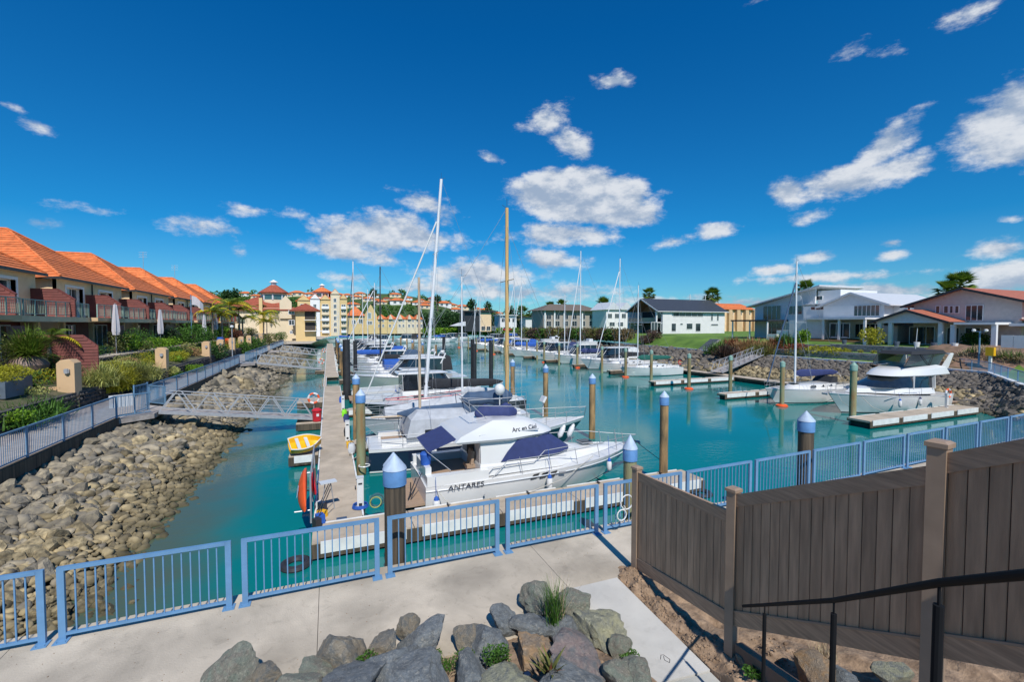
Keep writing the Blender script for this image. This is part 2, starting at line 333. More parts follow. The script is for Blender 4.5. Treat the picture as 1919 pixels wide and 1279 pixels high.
# water: murky turquoise body with fine ripples; shallows over the banks show the stones' olive tone
wm_ = bpy.data.materials.new('harbour_water'); wm_.use_nodes = True
t = wm_.node_tree; n = t.nodes; l = t.links; b = n['Principled BSDF']
b.inputs['Roughness'].default_value = .045; b.inputs['IOR'].default_value = 1.33; b.inputs['Specular IOR Level'].default_value = .5
g = n.new('ShaderNodeTexCoord'); sp = n.new('ShaderNodeSeparateXYZ'); l.new(g.outputs['Object'], sp.inputs[0])
nA = n.new('ShaderNodeTexNoise'); nA.inputs['Scale'].default_value = .12; nA.inputs['Detail'].default_value = 4; l.new(g.outputs['Object'], nA.inputs['Vector'])
c1 = n.new('ShaderNodeMix'); c1.data_type = 'RGBA'; l.new(nA.outputs[0], c1.inputs[0]); c1.inputs[6].default_value = (.001, .125, .13, 1); c1.inputs[7].default_value = (.004, .20, .185, 1)
nB = n.new('ShaderNodeTexNoise'); nB.inputs['Scale'].default_value = .6; nB.inputs['Detail'].default_value = 5; l.new(g.outputs['Object'], nB.inputs['Vector'])
mA = n.new('ShaderNodeMath'); mA.operation = 'MULTIPLY_ADD'; l.new(nB.outputs[0], mA.inputs[0]); mA.inputs[1].default_value = 2.2; l.new(sp.outputs[0], mA.inputs[2])
rg = n.new('ShaderNodeMapRange'); l.new(mA.outputs[0], rg.inputs[0]); rg.inputs[1].default_value = -3.6; rg.inputs[2].default_value = -.6; rg.inputs[3].default_value = .85; rg.inputs[4].default_value = 0; rg.interpolation_type = 'SMOOTHSTEP'
c2 = n.new('ShaderNodeMix'); c2.data_type = 'RGBA'; l.new(rg.outputs[0], c2.inputs[0]); l.new(c1.outputs[2], c2.inputs[6]); c2.inputs[7].default_value = (.085, .095, .05, 1)
l.new(c2.outputs[2], b.inputs['Base Color'])
mpw = n.new('ShaderNodeMapping'); mpw.inputs['Scale'].default_value = (1, 1.6, 1); l.new(g.outputs['Object'], mpw.inputs[0])
nC = n.new('ShaderNodeTexNoise'); nC.inputs['Scale'].default_value = 2.4; nC.inputs['Detail'].default_value = 4; nC.inputs['Roughness'].default_value = .55; l.new(mpw.outputs[0], nC.inputs['Vector'])
bp = n.new('ShaderNodeBump'); bp.inputs['Strength'].default_value = .2; bp.inputs['Distance'].default_value = .035; l.new(nC.outputs[0], bp.inputs['Height']); l.new(bp.outputs[0], b.inputs['Normal'])
nW = n.new('ShaderNodeTexNoise'); nW.inputs['Scale'].default_value = .11; nW.inputs['Detail'].default_value = 3; nW.inputs['Distortion'].default_value = 1.5; l.new(mpw.outputs[0], nW.inputs['Vector'])
rW = n.new('ShaderNodeMapRange'); l.new(nW.outputs[0], rW.inputs[0]); rW.inputs[1].default_value = .42; rW.inputs[2].default_value = .6; rW.inputs[3].default_value = .07; rW.inputs[4].default_value = .38; l.new(rW.outputs[0], bp.inputs['Strength'])
MATS['water'] = wm_
sheet('water', [(-12, 8), (75, 8), (150, 300), (60, 420), (-40, 420), (-12, 160)], 0, 'water')
sheet('seabed', [(-200, -60), (400, -60), (900, 900), (-500, 900)], -3.2, 'bank_soil')

# near promenade
promL = [(-34, 4.0), (3.9, 6.2), (5.3, 6.45), (40, 6.45)]
mb = MB(); 
def slab(mb, xa, xb, y0, y1, za=1.75, th=.35): mb.bb(xa + .004, xb - .004, y0, y1, za - th, za)
xs = [-34, -28, -22, -16, -10, -4.3+1e-3, -.22, 3.86]
prom = T('promenade', 'pale concrete promenade slab along the near edge of the marina', 'promenade'); del prom['category']; struct(prom)
for i, (xa, xb) in enumerate(zip(xs[:-1], xs[1:])):
    q = MB(); slab(q, xa, xb, 2.0 if xa < -4.4 else 6.1, 8.85); q.build('slab', 'concrete', prom)
for xa, xb in ((3.86, 8), (8, 12.4)): q = MB(); slab(q, xa, xb, 6.88 if xa < 4 else 5, 8.85); q.build('slab', 'concrete', prom)
q = MB(); q.prism([(12.404, 5), (60, 7.2), (60, 10.2), (26, 9.35), (12.404, 8.87)], 1.4, 1.75, 'z'); q.build('slab', 'concrete', prom)
q = MB(); q.bb(-34, 12.4, 8.2, 8.78, -3, 1.398); q.prism([(12.4, 8.2), (60, 8.6), (60, 10.1), (26, 9.28), (12.4, 8.78)], -3, 1.398, 'z'); q.build('retaining_wall', 'concrete', prom)
sheet('ground', [(-34, -12), (30, -12), (60, 8), (8.0, 6.0), (-34, 4)], 1.2, 'dirt')

# bank and rocks
def rock_mesh(seed, sub=2, flat=1.0, planes=7, rough=.04):
    rr = random.Random(seed); bm = bmesh.new(); bmesh.ops.create_icosphere(bm, subdivisions=sub, radius=1)
    pl = []
    for _ in range(planes):
        v = Vector((rr.gauss(0,1), rr.gauss(0,1), rr.gauss(0,1))).normalized(); pl.append((v, rr.uniform(.36, .84)))
    off = Vector((seed * 3.1, 0, 0))
    for v in bm.verts:
        d = v.co.normalized(); r = 1.08
        for (nn, dd) in pl:
            c = d.dot(nn)
            if c > .05: r = min(r, dd / c)
        r *= 1 + rough * noise.noise(d * 3.1 + off) * 2
        v.co = d * r; v.co.z *= flat
    bmesh.ops.recalc_face_normals(bm, faces=bm.faces)
    me = bpy.data.meshes.new('rock'); bm.to_mesh(me); bm.free(); return me
def arr(me):
    v = np.empty(len(me.vertices)*3, np.float32); me.vertices.foreach_get('co', v); 
    f = np.array([list(p.vertices) for p in me.polygons], np.int32); return v.reshape(-1,3), f
def scatter_mesh(name, protos, xf, m, parent=None, label=None):
    """xf: (proto index, loc, euler, scale) joined in one mesh"""
    P = [arr(p) for p in protos]; V = []; F = []; o = 0
    for (k, loc, eu, sc) in xf:
        v, f = P[k]; mt = (Matrix.Translation(loc) @ Matrix.Rotation(eu[2],4,'Z') @ Matrix.Rotation(eu[0],4,'X') @ Matrix.Diagonal((*sc,1)))
        a = np.array(mt, np.float32); V.append(v @ a[:3,:3].T + a[:3,3]); F.append(f + o); o += len(v)
    V = np.concatenate(V); F = np.concatenate(F); nv, nf = len(V), len(F); w = F.shape[1]
    me = bpy.data.meshes.new(name); me.vertices.add(nv); me.vertices.foreach_set('co', V.ravel()); me.loops.add(nf*w); me.polygons.add(nf)
    me.polygons.foreach_set('loop_start', np.arange(0, nf*w, w, dtype=np.int32)); me.loops.foreach_set('vertex_index', F.ravel()); me.update(calc_edges=True); me.validate()
    me.materials.append(M(m)); ob = bpy.data.objects.new(name, me); COL.objects.link(ob)
    if parent is not None: ob.parent = parent
    ob['kind'] = 'stuff'
    if label: ob['label'] = label
    return ob
ROCK2 = [rock_mesh(i, 2, .75) for i in range(9)]; ROCK1 = [rock_mesh(i + 20, 1, .75) for i in range(8)]
for me in ROCK2: me.materials.append(M('rock_tan_obj'))
ROCKM = [m.copy() for m in ROCK2]
for me in ROCKM: me.materials.clear(); me.materials.append(M('rock_mid_obj'))
ROCKG = [m.copy() for m in ROCK2[:6]]
for me in ROCKG: me.materials.clear(); me.materials.append(M('rock_dark'))
def heightL(x, y):      # left bank
    s = (x + 9.9) / 5.5; return 1.25 - 1.45 * s + .12 * noise.noise((x*.6, y*.4, 3))
def gridmesh(name, fx, nu, nv, m, kind='structure'):
    vs = [fx(i / nu, j / nv) for j in range(nv + 1) for i in range(nu + 1)]
    fs = [(j*(nu+1)+i, j*(nu+1)+i+1, (j+1)*(nu+1)+i+1, (j+1)*(nu+1)+i) for j in range(nv) for i in range(nu)]
    o = MB().add(vs, fs).build(name, m, smooth=True); o['kind'] = kind; return o
LB = gridmesh('rock_bank', lambda u, v: (-14.5 + 11.8*u, 8.8 + 150*v*v, heightL(-14.5 + 11.8*u, 8.8+150*v*v) - .3 if -14.5 + 11.8*u > -9.9 else 1.0), 14, 90, 'bank_soil')
LB['label'] = 'sloping bank of loose tan rock below the left walkway'
xfn = []
y = 8.9
while y < 150:
    st = .265 if y < 24 else (.33 if y < 45 else .56)
    x = -10.1
    while x < -3.9:
        sz = st * R.choice((.5,.6,.75,.9,1.05,1.4)) * (1.15 if x < -6.5 else .72) * (.95 if y < 24 else 1)
        px = x + R.uniform(-.3, .3) * st; py = y + R.uniform(-.4, .4) * st
        xfn.append((py, px, sz)); x += st * R.uniform(.7, 1.1) * (1 if x < -6.5 else .7)
    y += st * .72
xfn.sort(key=lambda a: -a[2] / math.hypot(a[0], a[1]) if (a[1] / a[0] > -.60) else 0)
for (py, px, sz) in xfn[:300]:
    o = inst((ROCK2 if px + 1.3 * math.sin(py * 91.7) > -7.2 else ROCKM)[R.randrange(9)], 'rock', LB, (px, py, heightL(px, py) + sz*R.uniform(-.12,.16)), (R.uniform(-.9,.9), R.uniform(-.9,.9), R.uniform(0,6.28)), (sz*R.uniform(.7,1.2), sz*R.uniform(.6,1.), sz*R.uniform(.6,1.05)))
def xf_of(l, hf, protos):
    return [(R.randrange(len(protos)), Vector((px, py, hf(px,py) + sz*R.uniform(-.12,.16))), (R.uniform(-.9,.9),0,R.uniform(0,6.28)), (sz*R.uniform(.7,1.2), sz*R.uniform(.6,1.), sz*R.uniform(.6,1.05))) for (py,px,sz) in l]
rest = xfn[300:]
near_ = [r for r in rest if r[0] < 32]
scatter_mesh('rocks', ROCK2, xf_of([r for r in near_ if r[1] + 1.3 * math.sin(r[0] * 91.7) > -7.2], heightL, ROCK2), 'rock_tan', LB)
scatter_mesh('rocks', ROCK2, xf_of([r for r in near_ if r[1] + 1.3 * math.sin(r[0] * 91.7) <= -7.2], heightL, ROCK2), 'rock_mid', LB)
sm = [(R.uniform(8.9,40), R.uniform(-9.9,-4.1), R.choice((.08,.11,.15,.19))) for _ in range(5200)]
scatter_mesh('rocks', ROCK1, xf_of(sm, lambda a, b: heightL(a, b) - .02, ROCK1), 'rock_tan', LB)
scatter_mesh('rocks', ROCK1, xf_of([r for r in rest if r[0] >= 32], heightL, ROCK1), 'rock_mid', LB)
print('rocks left', len(xfn))

# right bank: kerb line (top) and water line (foot)
KERB = [(43.2, 14.6), (45.8, 16.2), (50.3, 18.9), (55.6, 22.1), (57.0, 28), (57.3, 36), (57.8, 44), (57.6, 52), (60, 66), (61, 82), (64, 110), (68, 150)]
FOOT = [(41.6, 15.4), (43.4, 16.9), (43.9, 17.7), (43.6, 19.2), (44.6, 24.6), (45.2, 32), (46, 42), (46.6, 52), (48, 66), (49, 82), (52, 110), (56, 150)]
def lerpl(L, u):
    k = min(int(u * (len(L)-1)), len(L)-2); f = u * (len(L)-1) - k; return Vector(L[k]).lerp(Vector(L[k+1]), f)
def bankR(u, s):
    a = lerpl(FOOT, u); b_ = lerpl(KERB, u); p = a.lerp(b_, s); zz = -.25 + 2.0 * (s ** .85); return Vector((p.x, p.y, zz))
RB = gridmesh('rock_bank', lambda u, v: tuple(bankR(v, u) - Vector((0,0,.3))), 8, 60, 'bank_soil'); RB['label'] = 'bank of dark grey rock below the right-hand houses'
lst = []
u = 0.0
while u < 1:
    p0 = bankR(u, .5); st = .68 if u < .6 else 1.1
    s = -.02
    Lw = (lerpl(KERB,u) - lerpl(FOOT,u)).length
    while s < 1.0:
        q = bankR(min(max(u + R.uniform(-.003,.003),0),1), min(max(s,0),1)); sz = st * R.uniform(.35, .8); lst.append((q, sz, s)); s += st * R.uniform(.5,.8) / Lw
    u += st * .55 / 150
lst.sort(key=lambda a: a[0].length / a[1])
for (q, sz, s) in lst[:300]:
    inst(ROCKG[R.randrange(6)], 'rock', RB, q + Vector((0,0,R.uniform(-.1,.25)*sz)), (R.uniform(-.5,.5), R.uniform(-.5,.5), R.uniform(0,6.28)), (sz*.9, sz*.8, sz*.9))
rl = lst[300:]
mk = lambda L: [(R.randrange(8), q + Vector((0,0,R.uniform(-.1,.25)*sz)), (R.uniform(-.5,.5),0,R.uniform(0,6.28)), (sz*.9,sz*.75,sz*.9)) for (q,sz,s) in L]
scatter_mesh('rocks', ROCK1, mk([a for a in rl if a[2] < .45]), 'rock_tan', RB)
scatter_mesh('rocks', ROCK1, mk([a for a in rl if a[2] >= .45]), 'rock_dark', RB)
print('rocks right', len(lst))
# kerb
mb = MB()
for a, c in zip(KERB[:-1], KERB[1:]): mb.bar((*a, 1.92), (*c, 1.92), .35, .3)
k_ = mb.build('kerb', 'paint_pale'); struct(k_)
# right-hand land: from kerb up to the houses
def landz(x, y):
    d = x - (57.5 + max(0, y - 50) * .06)
    z = 1.8 if d < 1.4 else 1.8 + 2.1 * min(1, (d - 1.4) / 4.6) ** .9
    if y > 78: z += .3
    return z
def rland(u, v):
    y = 9 + 200 * v; kx = 44
    for (a, c) in zip(KERB[:-1], KERB[1:]):
        if a[1] <= y <= c[1]: kx = a[0] + (c[0]-a[0]) * (y - a[1]) / (c[1]-a[1])
    if y < 14.6: kx = 60
    if y > 150: kx = 68 + (y-150)*.3
    x = kx + .1 + (200) * u * u
    return (x, y, landz(x, y))
gridmesh('lawn', rland, 30, 90, 'grass')
# far land behind everything
gridmesh('terrain', lambda u, v: (-400 + 1600*u, 205 + 700*v, 2.2 if v > 0 else -1), 4, 4, 'hill_green')
sheet('terrain', [(-60, 118), (-4.0, 118), (-2.5, 150), (2, 205), (-60, 215)], 1.76, 'concrete')
sheet('terrain', [(-90, 8.86), (-15.5, 8.86), (-15.5, 215), (-90, 215)], 3.9, 'concrete')

# left walkway
wk = T('walkway', 'grey boarded walkway along the left bank', 'walkway'); del wk['category']; struct(wk)
yy = 8.86; k = 0
while yy < 118:
    w = 2.4; q = MB(); q.bb(-12.7, -9.75, yy, min(yy + w - .012, 118), 1.55, 1.75); q.build('slab', 'walk_boards', wk); yy += w
q = MB(); q.bb(-9.80, -9.62, 8.86, 27.9, 1.33, 1.80); q.bb(-9.80, -9.62, 31.8, 118, 1.33, 1.80); q.build('edge_beam', 'pile_dark', wk)
q = MB()
for yv in range(12, 118, 6): q.lathe([(.22,-1),(.22,1.5)], (-10.1, yv, 0), 8)
q.build('pier', 'concrete', wk)
def landing(y0, y1, x1):
    q = MB(); q.prism([(-9.8, y0 - 1.2), (x1, y0), (x1, y1), (-9.8, y1 + 1.2)], 1.50, 1.747, 'z'); q.build('landing', 'walk_boards', wk)
    q = MB(); q.lathe([(.36,-1),(.36,1.5)], (x1 - .9, y0 + .7, 0), 12); q.build('pier', 'concrete', wk)
LAND = [(28.8, 30.9, -8.5), (61.5, 63.5, -8.2), (88, 90, -8.0)]
for a in LAND: landing(*a)

# ------------------------------------------------------------------ railings
def railing(label, p0, p1, z, n, h=1.1, m='rail_blue', post='both', group='blue railing panels along the near promenade', detail=True, bw=.009):
    p0 = Vector((*p0, z)); p1 = Vector((*p1, z)); d = p1 - p0; L = d.length; ang = math.atan2(d.y, d.x)
    t = T('railing', label, 'railing', p0, ang, group)
    for x, on in ((.05, post in ('both','first')), (L - .05, post in ('both','last'))):
        if not on: continue
        q = MB(); q.box((x, 0, h/2 + .006), (.085, .05, h - .012)); o = q.build('post', m, t)
        if detail:
            q = MB(); q.box((x, -.03, .008), (.17, .17, .014)); q.box((x - .05, -.08, .02), (.02,.02,.014)); q.box((x + .05, -.08, .02), (.02,.02,.014)); q.build('base_plate', m, o)
    xa = .092 if post in ('both','first') else 0; xb = L - .092 if post in ('both','last') else L
    q = MB(); q.bb(xa if detail else 0, xb, -.03, .03, h - .055, h); q.build('top_rail', m, t)
    q = MB(); q.bb(xa, xb, -.024, .024, .075, .112); q.build('bottom_rail', m, t)
    if detail:
        q = MB(); q.box((0,0,0), (bw*2, bw*2, h - .177)); me = q.mesh('baluster', m)
        for i in range(n): inst(me, 'baluster', t, (xa + (xb-xa)*(i+1)/(n+1), 0, .112 + (h-.177)/2))
    else:
        q = MB()
        for i in range(n): q.box((xa + (xb-xa)*(i+1)/(n+1), 0, .112 + (h-.177)/2), (bw*2, bw*2, h - .177))
        q.build('balusters', m, t, stuff=True)
    return t
for i in range(-2, 16):
    x0 = -3.74 + 2.34 * i; f = lambda x: 8.52 + max(0, x - 9) * .032
    where = 'near promenade panel, %s from the left' % ordn(i + 2) if i < 5 else 'promenade panel seen over the brown fence, %s from its corner post' % ordn(i - 5)
    railing('light blue steel railing, ' + where, (x0, f(x0)), (x0 + 2.21, f(x0 + 2.21)), 1.75, 16)
# left walkway railing: posts with rails and fine balusters
def run(pts, lab, z, grp, step=2.45, m='rail_blue_far', n=20, h=1.1):
    i = 0
    for a, c in zip(pts[:-1], pts[1:]):
        a = Vector(a); c = Vector(c); L = (c - a).length; k = max(1, round(L / step))
        for j in range(k):
            near = (a.lerp(c, j/k)).length < 46
            railing(lab % ordn(i) if i < 60 else lab % 'one', a.lerp(c, j/k), a.lerp(c, (j+1)/k), z, n, h, m, 'first', grp, detail=False, bw=.007); i += 1
run([(-9.7, 8.9), (-9.7, 27.6), (-8.6, 28.7)], 'blue walkway railing before the first gangway, %s panel from the promenade', 1.8, 'railing of the left walkway')
run([(-8.6, 31.0), (-9.7, 32.1), (-9.7, 60.4), (-8.3, 61.4)], 'blue walkway railing between the first and second gangways, %s panel beyond the first', 1.8, 'railing of the left walkway', 2.6)
run([(-8.3, 63.6), (-9.7, 64.8), (-9.7, 87)], 'blue walkway railing beyond the second gangway, %s panel', 1.8, 'railing of the left walkway', 3.2, n=14)
run([(-9.7, 91), (-9.7, 117)], 'blue walkway railing near the yellow buildings, %s panel', 1.8, 'railing of the left walkway', 3.2, n=12)
run([(-12.6, 8.9), (-12.6, 20)], 'dark railing on the inner side of the walkway, %s panel', 1.8, 'inner walkway railing')
run([(59.6, 26.2), (55.8, 22.2), (50.4, 18.9), (43.3, 14.6)], 'blue railing above the stone seawall at the right edge, %s panel from its far end', 1.85, 'railing above the seawall', 2.4, 'rail_blue', 14)

# ------------------------------------------------------------------ piles
def pile(x, y, top, r=.155, m='pile_wood', cap='cap_blue', ring=False, label='', base=-2., group='timber mooring piles', cone=.22):
    t = T('pile', label, 'pile', (x, y, 0), R.uniform(0, 6), group)
    q = MB(); prof = []; k = 7
    for i in range(k + 1):
        z = base + (top - base) * i / k; prof.append((r * (1.06 - .06*i/k) * (1 + .02*R.uniform(-1,1)), z))
    q.lathe(prof, n=14); q.build('shaft', m, t, smooth=True)
    if cap:
        cm = cap
        q = MB(); q.lathe([(r*1.13, top - .30), (r*1.13, top), (r*1.10, top + .012)], n=18); c_ = q.build('cap', cm, t, smooth=True)
        q = MB(); q.lathe([(r*1.17, top + .013), (r*1.10, top + .05), (.012, top + .05 + cone * r / .155 * .9)], n=18); q.build('cone', 'cap_pale' if cm == 'cap_blue' else cm, c_, smooth=True)
    if ring:
        q = MB(); q.lathe([(r*1.2, -.02), (r*2.6, .0), (r*2.6, .07), (r*1.9, .16), (r*1.2, .17)], n=16); q.build('float_ring', 'orange', t, smooth=True)
    return t
TOP = 3.38
pile(1.18, 9.22, 3.5, .205, 'pile_dark', label='thick dark timber pile with blue cone cap at the railing by the near pontoon corner', base=0)
pile(13.2, 9.25, 3.5, .205, 'pile_dark', label='dark timber pile with blue cone cap behind the railing right of the brown fence corner')
pile(7.35, 9.9, 3.1, .17, 'pile_green', label='short green pile with blue cap close behind the left end of the brown fence', cone=.33)
pile(12.3, 14.4, 3.5, .16, label='rust-brown pile with blue cap at the end of the nearest finger')
pile(1.25, 9.95, 3.35, .19, 'pile_dark', 'cap_blue', label='timber pile hidden behind the thick dark pile, only its cap edge showing')
for (x, y, nm) in ((13.6,21.8,'bow of the white cruiser and second finger'),(13.8,28.1,'bare stretch of water right of the ketch bow'),(13.4,33.2,'wooden-masted ketch, just right of the gold mast'),(13.7,72,'far end of left berths'),(13.8,82,'white hulls on the left, far off')):
    pile(x, y, TOP, .17, 'pile_wood', label='brown timber pile with blue cap by ' + nm)
for (x, y, nm) in ((15.34,43.9,'rightmost'),(14.48,47.5,'middle'),(13.85,58.2,'leftmost')):
    pile(x, y, 4.75, .21, 'pile_black', None, label='tall black sleeved pile, %s of the three standing clear in mid water' % nm, group='black sleeved piles')
for (x, y, nm) in ((12.2,39.5,'white mast of the racing yacht, right of it'),(2.6,52,'yacht masts and the pontoon gap')):
    pile(x, y, 4.6, .2, 'pile_black', None, label='black pile beside the ' + nm, group='black sleeved piles')
pile(1.2, 20.2, TOP, .185, 'pile_green', label='green topped pile with blue cap on the pontoon edge, nearest on its row')
pile(1.35, 26.5, TOP, .18, 'pile_wood', label='orange-brown pile with blue cap, second on the pontoon edge')
pile(1.35, 41, 5.1, .30, 'pile_black', None, label='very thick black sleeved pile on the pontoon edge', group='black sleeved piles')
for i, y in enumerate((52, 60, 69, 78, 88, 99, 111)): pile(1.5, y, TOP, .2, 'pile_wood' if i % 3 else 'pile_black', 'cap_blue' if i % 3 else None, label='pile on the long pontoon edge, %s beyond the thick black one' % ordn(i), group='piles along the long pontoon')
for i, (x, y, k) in enumerate(((32.7,24.9,1),(34.3,31.3,0),(32.8,34.9,1),(33.4,41.3,0),(33,45.5,1),(33,50.6,0),(33.6,58,1),(33.2,62.9,0),(33.2,68.2,1),(34.6,74,0),(34.8,79,1),(32.5,85,0),(32.2,90.5,1),(32.5,97,0),(32.6,104,1),(33,112,0),(33,121,1))):
    ring = bool(k)
    pile(x, y, TOP, .165, 'pile_green', 'cap_green', ring, label='green pile %s, %s back along the right-hand row' % ('with orange float ring' if ring else 'without float', ordn(i)), group='piles of the right-hand berths', cone=.12)
pile(31.4, 18.95, 3.7, .19, 'pile_green', 'cap_green', label='green pile with conical top standing before the bow of the flybridge cruiser', group='piles of the right-hand berths', cone=.2)
for i, (x, y) in enumerate(((14.5,66),(14.5,76),(15,88),(15,96),(15.2,106),(15,118))): pile(x, y, 3.4, .18, 'pile_wood', None, label='orange-brown timber pile at the outer end of the far left berths, %s' % ordn(i))

# ------------------------------------------------------------------ floating pontoons
def pontoon(label, x0, x1, y0, y1, z=.5, axis='y', seg=6., group='floating pontoons', fenders=True, deckm='pontoon_deck', both=True):
    t = T('pontoon', label, 'pontoon', ((x0+x1)/2, (y0+y1)/2, 0), 0, group)
    cx, cy = (x0+x1)/2, (y0+y1)/2; x0 -= cx; x1 -= cx; y0 -= cy; y1 -= cy
    L = (y1 - y0) if axis == 'y' else (x1 - x0); k = max(1, round(L / seg))
    for i in range(k):
        a, c = L * i / k - L/2 + .01, L * (i+1) / k - L/2 - .01
        q = MB(); q.bb(*( (x0+.06, x1-.06, a, c) if axis == 'y' else (a, c, y0+.06, y1-.06) ), z - .12, z); q.build('deck_slab', deckm, t)
        q = MB(); q.bb(*( (x0+.12, x1-.12, a+.2, c-.2) if axis == 'y' else (a+.2, c-.2, y0+.12, y1-.12) ), -.35, z - .125); q.build('float', 'bank_soil', t)
        if fenders:
            for s in ((0, 1) if both else (0,)):
                q = MB()
                if axis == 'y': xx = (x0, x0+.055) if s == 0 else (x1-.055, x1); q.bb(*xx, a + .15, c - .15, z - .22, z + .03)
                else: yy_ = (y0, y0+.055) if s == 0 else (y1-.055, y1); q.bb(a + .22, c - .22, *yy_, z - .30, z + .02)
                q.build('fender_board', 'fender_white', t)
    q = MB()
    if axis == 'y': q.bb(x0+.02, x0+.058, y0, y1, z-.2, z-.02); q.bb(x1-.058, x1-.02, y0, y1, z-.2, z-.02)
    else: q.bb(x0, x1, y0+.02, y0+.058, z-.42, z-.04); q.bb(x0, x1, y1-.058, y1-.02, z-.2, z-.02)
    q.build('waler', 'pile_dark', t)
    return t
pontoon('nearest leg of the long concrete pontoon, from the promenade to the gap', -.50, .93, 14.46, 46.5, seg=3.4)
pontoon('middle leg of the long concrete pontoon beyond the gap', -.55, .95, 55, 88, seg=5.5)
pontoon('far leg of the long pontoon among the distant boats', -.6, 1.0, 88.3, 150, seg=6)
pontoon('narrow white edged strip bridging the pontoon gap', -.56, -.30, 46.5, 55, seg=8, fenders=True)
pontoon('nearest finger pontoon with white boards below the white cruiser', -.52, 13.2, 13.1, 14.45, axis='x', seg=2.9)
FY = [23.55 + 9.2 * k for k in range(12)]
for i, yv in enumerate(FY): pontoon('finger pontoon between left-hand berths, %s beyond the nearest' % ordn(i), .95, 11, yv, yv + .8, axis='x', seg=5, group='finger pontoons', fenders=i < 3)
pontoon('small landing float carrying the yellow dinghy', -1.75, -.52, 22.2, 23.5, axis='x', seg=2)
pontoon('landing float under the foot of the first gangway', -1.9, -.52, 29.6, 31.4, z=.47, axis='x', seg=2, fenders=False)
pontoon('square grey landing float left of the pontoon beyond the lifebuoy', -2.3, -.52, 37.4, 40, z=.47, axis='x', seg=2, fenders=False)
pontoon('landing float under the foot of the second gangway', -1.7, -.57, 62.6, 64.4, z=.47, axis='x', seg=2, fenders=False)
# right-hand pontoons
pontoon('right-hand concrete pontoon at the rock bank foot', 42.0, 43.7, 24.5, 150, axis='y', seg=7, fenders=False)
pontoon('wide finger pontoon beside the flybridge cruiser', 30.4, 42.6, 17.3, 18.7, axis='x', seg=3)
for i, yv in enumerate((28.6, 37.6, 48.6, 57.8, 67, 76.2, 85.4, 94.6, 103.8, 113)): pontoon('finger pontoon of the right-hand berths, %s past the cruiser' % ordn(i), 30.8 if i < 2 else 33, 41.9, yv, yv + .9, axis='x', seg=4, group='finger pontoons of the right side', fenders=i < 2)

# ------------------------------------------------------------------ gangways
def gangway(label, a, c, w=1.1, h=1.05, bays=5):
    a = Vector(a); c = Vector(c); d = c - a; L = math.hypot(d.x, d.y); ang = math.atan2(d.y, d.x); sl = d.z / L
    t = T('gangway', label, 'gangway', a, ang, 'truss gangways')
    zz = lambda x: x * sl
    for s in (-1, 1):
        y = s * w / 2
        q = MB(); q.bar((0, y, zz(0)), (L, y, zz(L)), .09, .16); q.bar((.3, y, zz(.3) + h), (L - .3, y, zz(L-.3) + h), .05, .05); q.bar((L*.05, y, zz(L*.05)+.5*h), (L*.95, y, zz(L*.95)+.5*h), .02,.03); q.build('side_rail', 'galv', t)
        pw = L / bays
        for i in range(bays):
            x0 = pw * i; 
            q = MB(); q.bar((x0 + .05, y*.99, zz(x0)+.08), (x0 + pw/2 - .1, y*.99, zz(x0+pw/2) + h), .055, .055); q.build('brace', 'galv', t)
            q = MB(); q.bar((x0 + pw/2 + .1, y*.99, zz(x0+pw/2) + h), (x0 + pw - .05, y*.99, zz(x0+pw)+.08), .055, .055); q.build('brace', 'galv', t)
    q = MB(); q.add([(0,-w/2+.05,zz(0)+.03),(L,-w/2+.05,zz(L)+.03),(L,w/2-.05,zz(L)+.03),(0,w/2-.05,zz(0)+.03),(0,-w/2+.05,zz(0)-.01),(L,-w/2+.05,zz(L)-.01),(L,w/2-.05,zz(L)-.01),(0,w/2-.05,zz(0)-.01)], [(0,1,2,3),(7,6,5,4),(0,4,5,1),(2,6,7,3),(1,5,6,2),(3,7,4,0)]); q.build('tread', 'walk_boards', t)
    return t
gangway('galvanised truss gangway with zigzag sides from left landing to the pontoon', (-8.5, 29.8, 1.72), (-1.0, 30.6, .64), bays=5)
gangway('second galvanised gangway further along the left walkway', (-8.2, 62.5, 1.72), (-1.0, 63.6, .62), bays=6)
gangway('third galvanised gangway near the distant boats', (-8.0, 89, 1.72), (-1.0, 90, .62), bays=6)
gangway('long galvanised truss gangway in front of the right-hand rock bank', (57.0, 47, 2.1), (42.3, 40.6, .75), w=1.3, bays=8)
gate = T('gate', 'blue gate at the head of the first gangway with a white notice sign', 'gate', (-9.4, 29.0, 1.75), rad(80))
q = MB(); q.bb(0,.06,-.03,.03,0,1.5); q.bb(1.2,1.26,-.03,.03,0,1.5); q.bb(.06,1.2,-.02,.02,1.4,1.46); q.bb(.06,1.2,-.02,.02,.08,.13); q.build('gate_frame', 'rail_blue_far', gate)
q = MB()
for i in range(9): q.box((.12 + .125*i, 0, .76), (.018,.018,1.3))
q.build('bars', 'rail_blue_far', gate)
nb = T('notice_board', 'white notice board fixed to the walkway railing by the gate', 'sign', (-9.75, 28.45, 2.3), rad(44))
q = MB(); q.box((0,0,.25),(1.0,.03,.62)); q.build('panel', 'paint_white', nb)
q = MB(); [q.box((x,-.02,.25),(.012,.012,.6)) for x in (-.33,-.16,0,.16,.33)]; q.build('print_line', 'canvas_slate', nb)
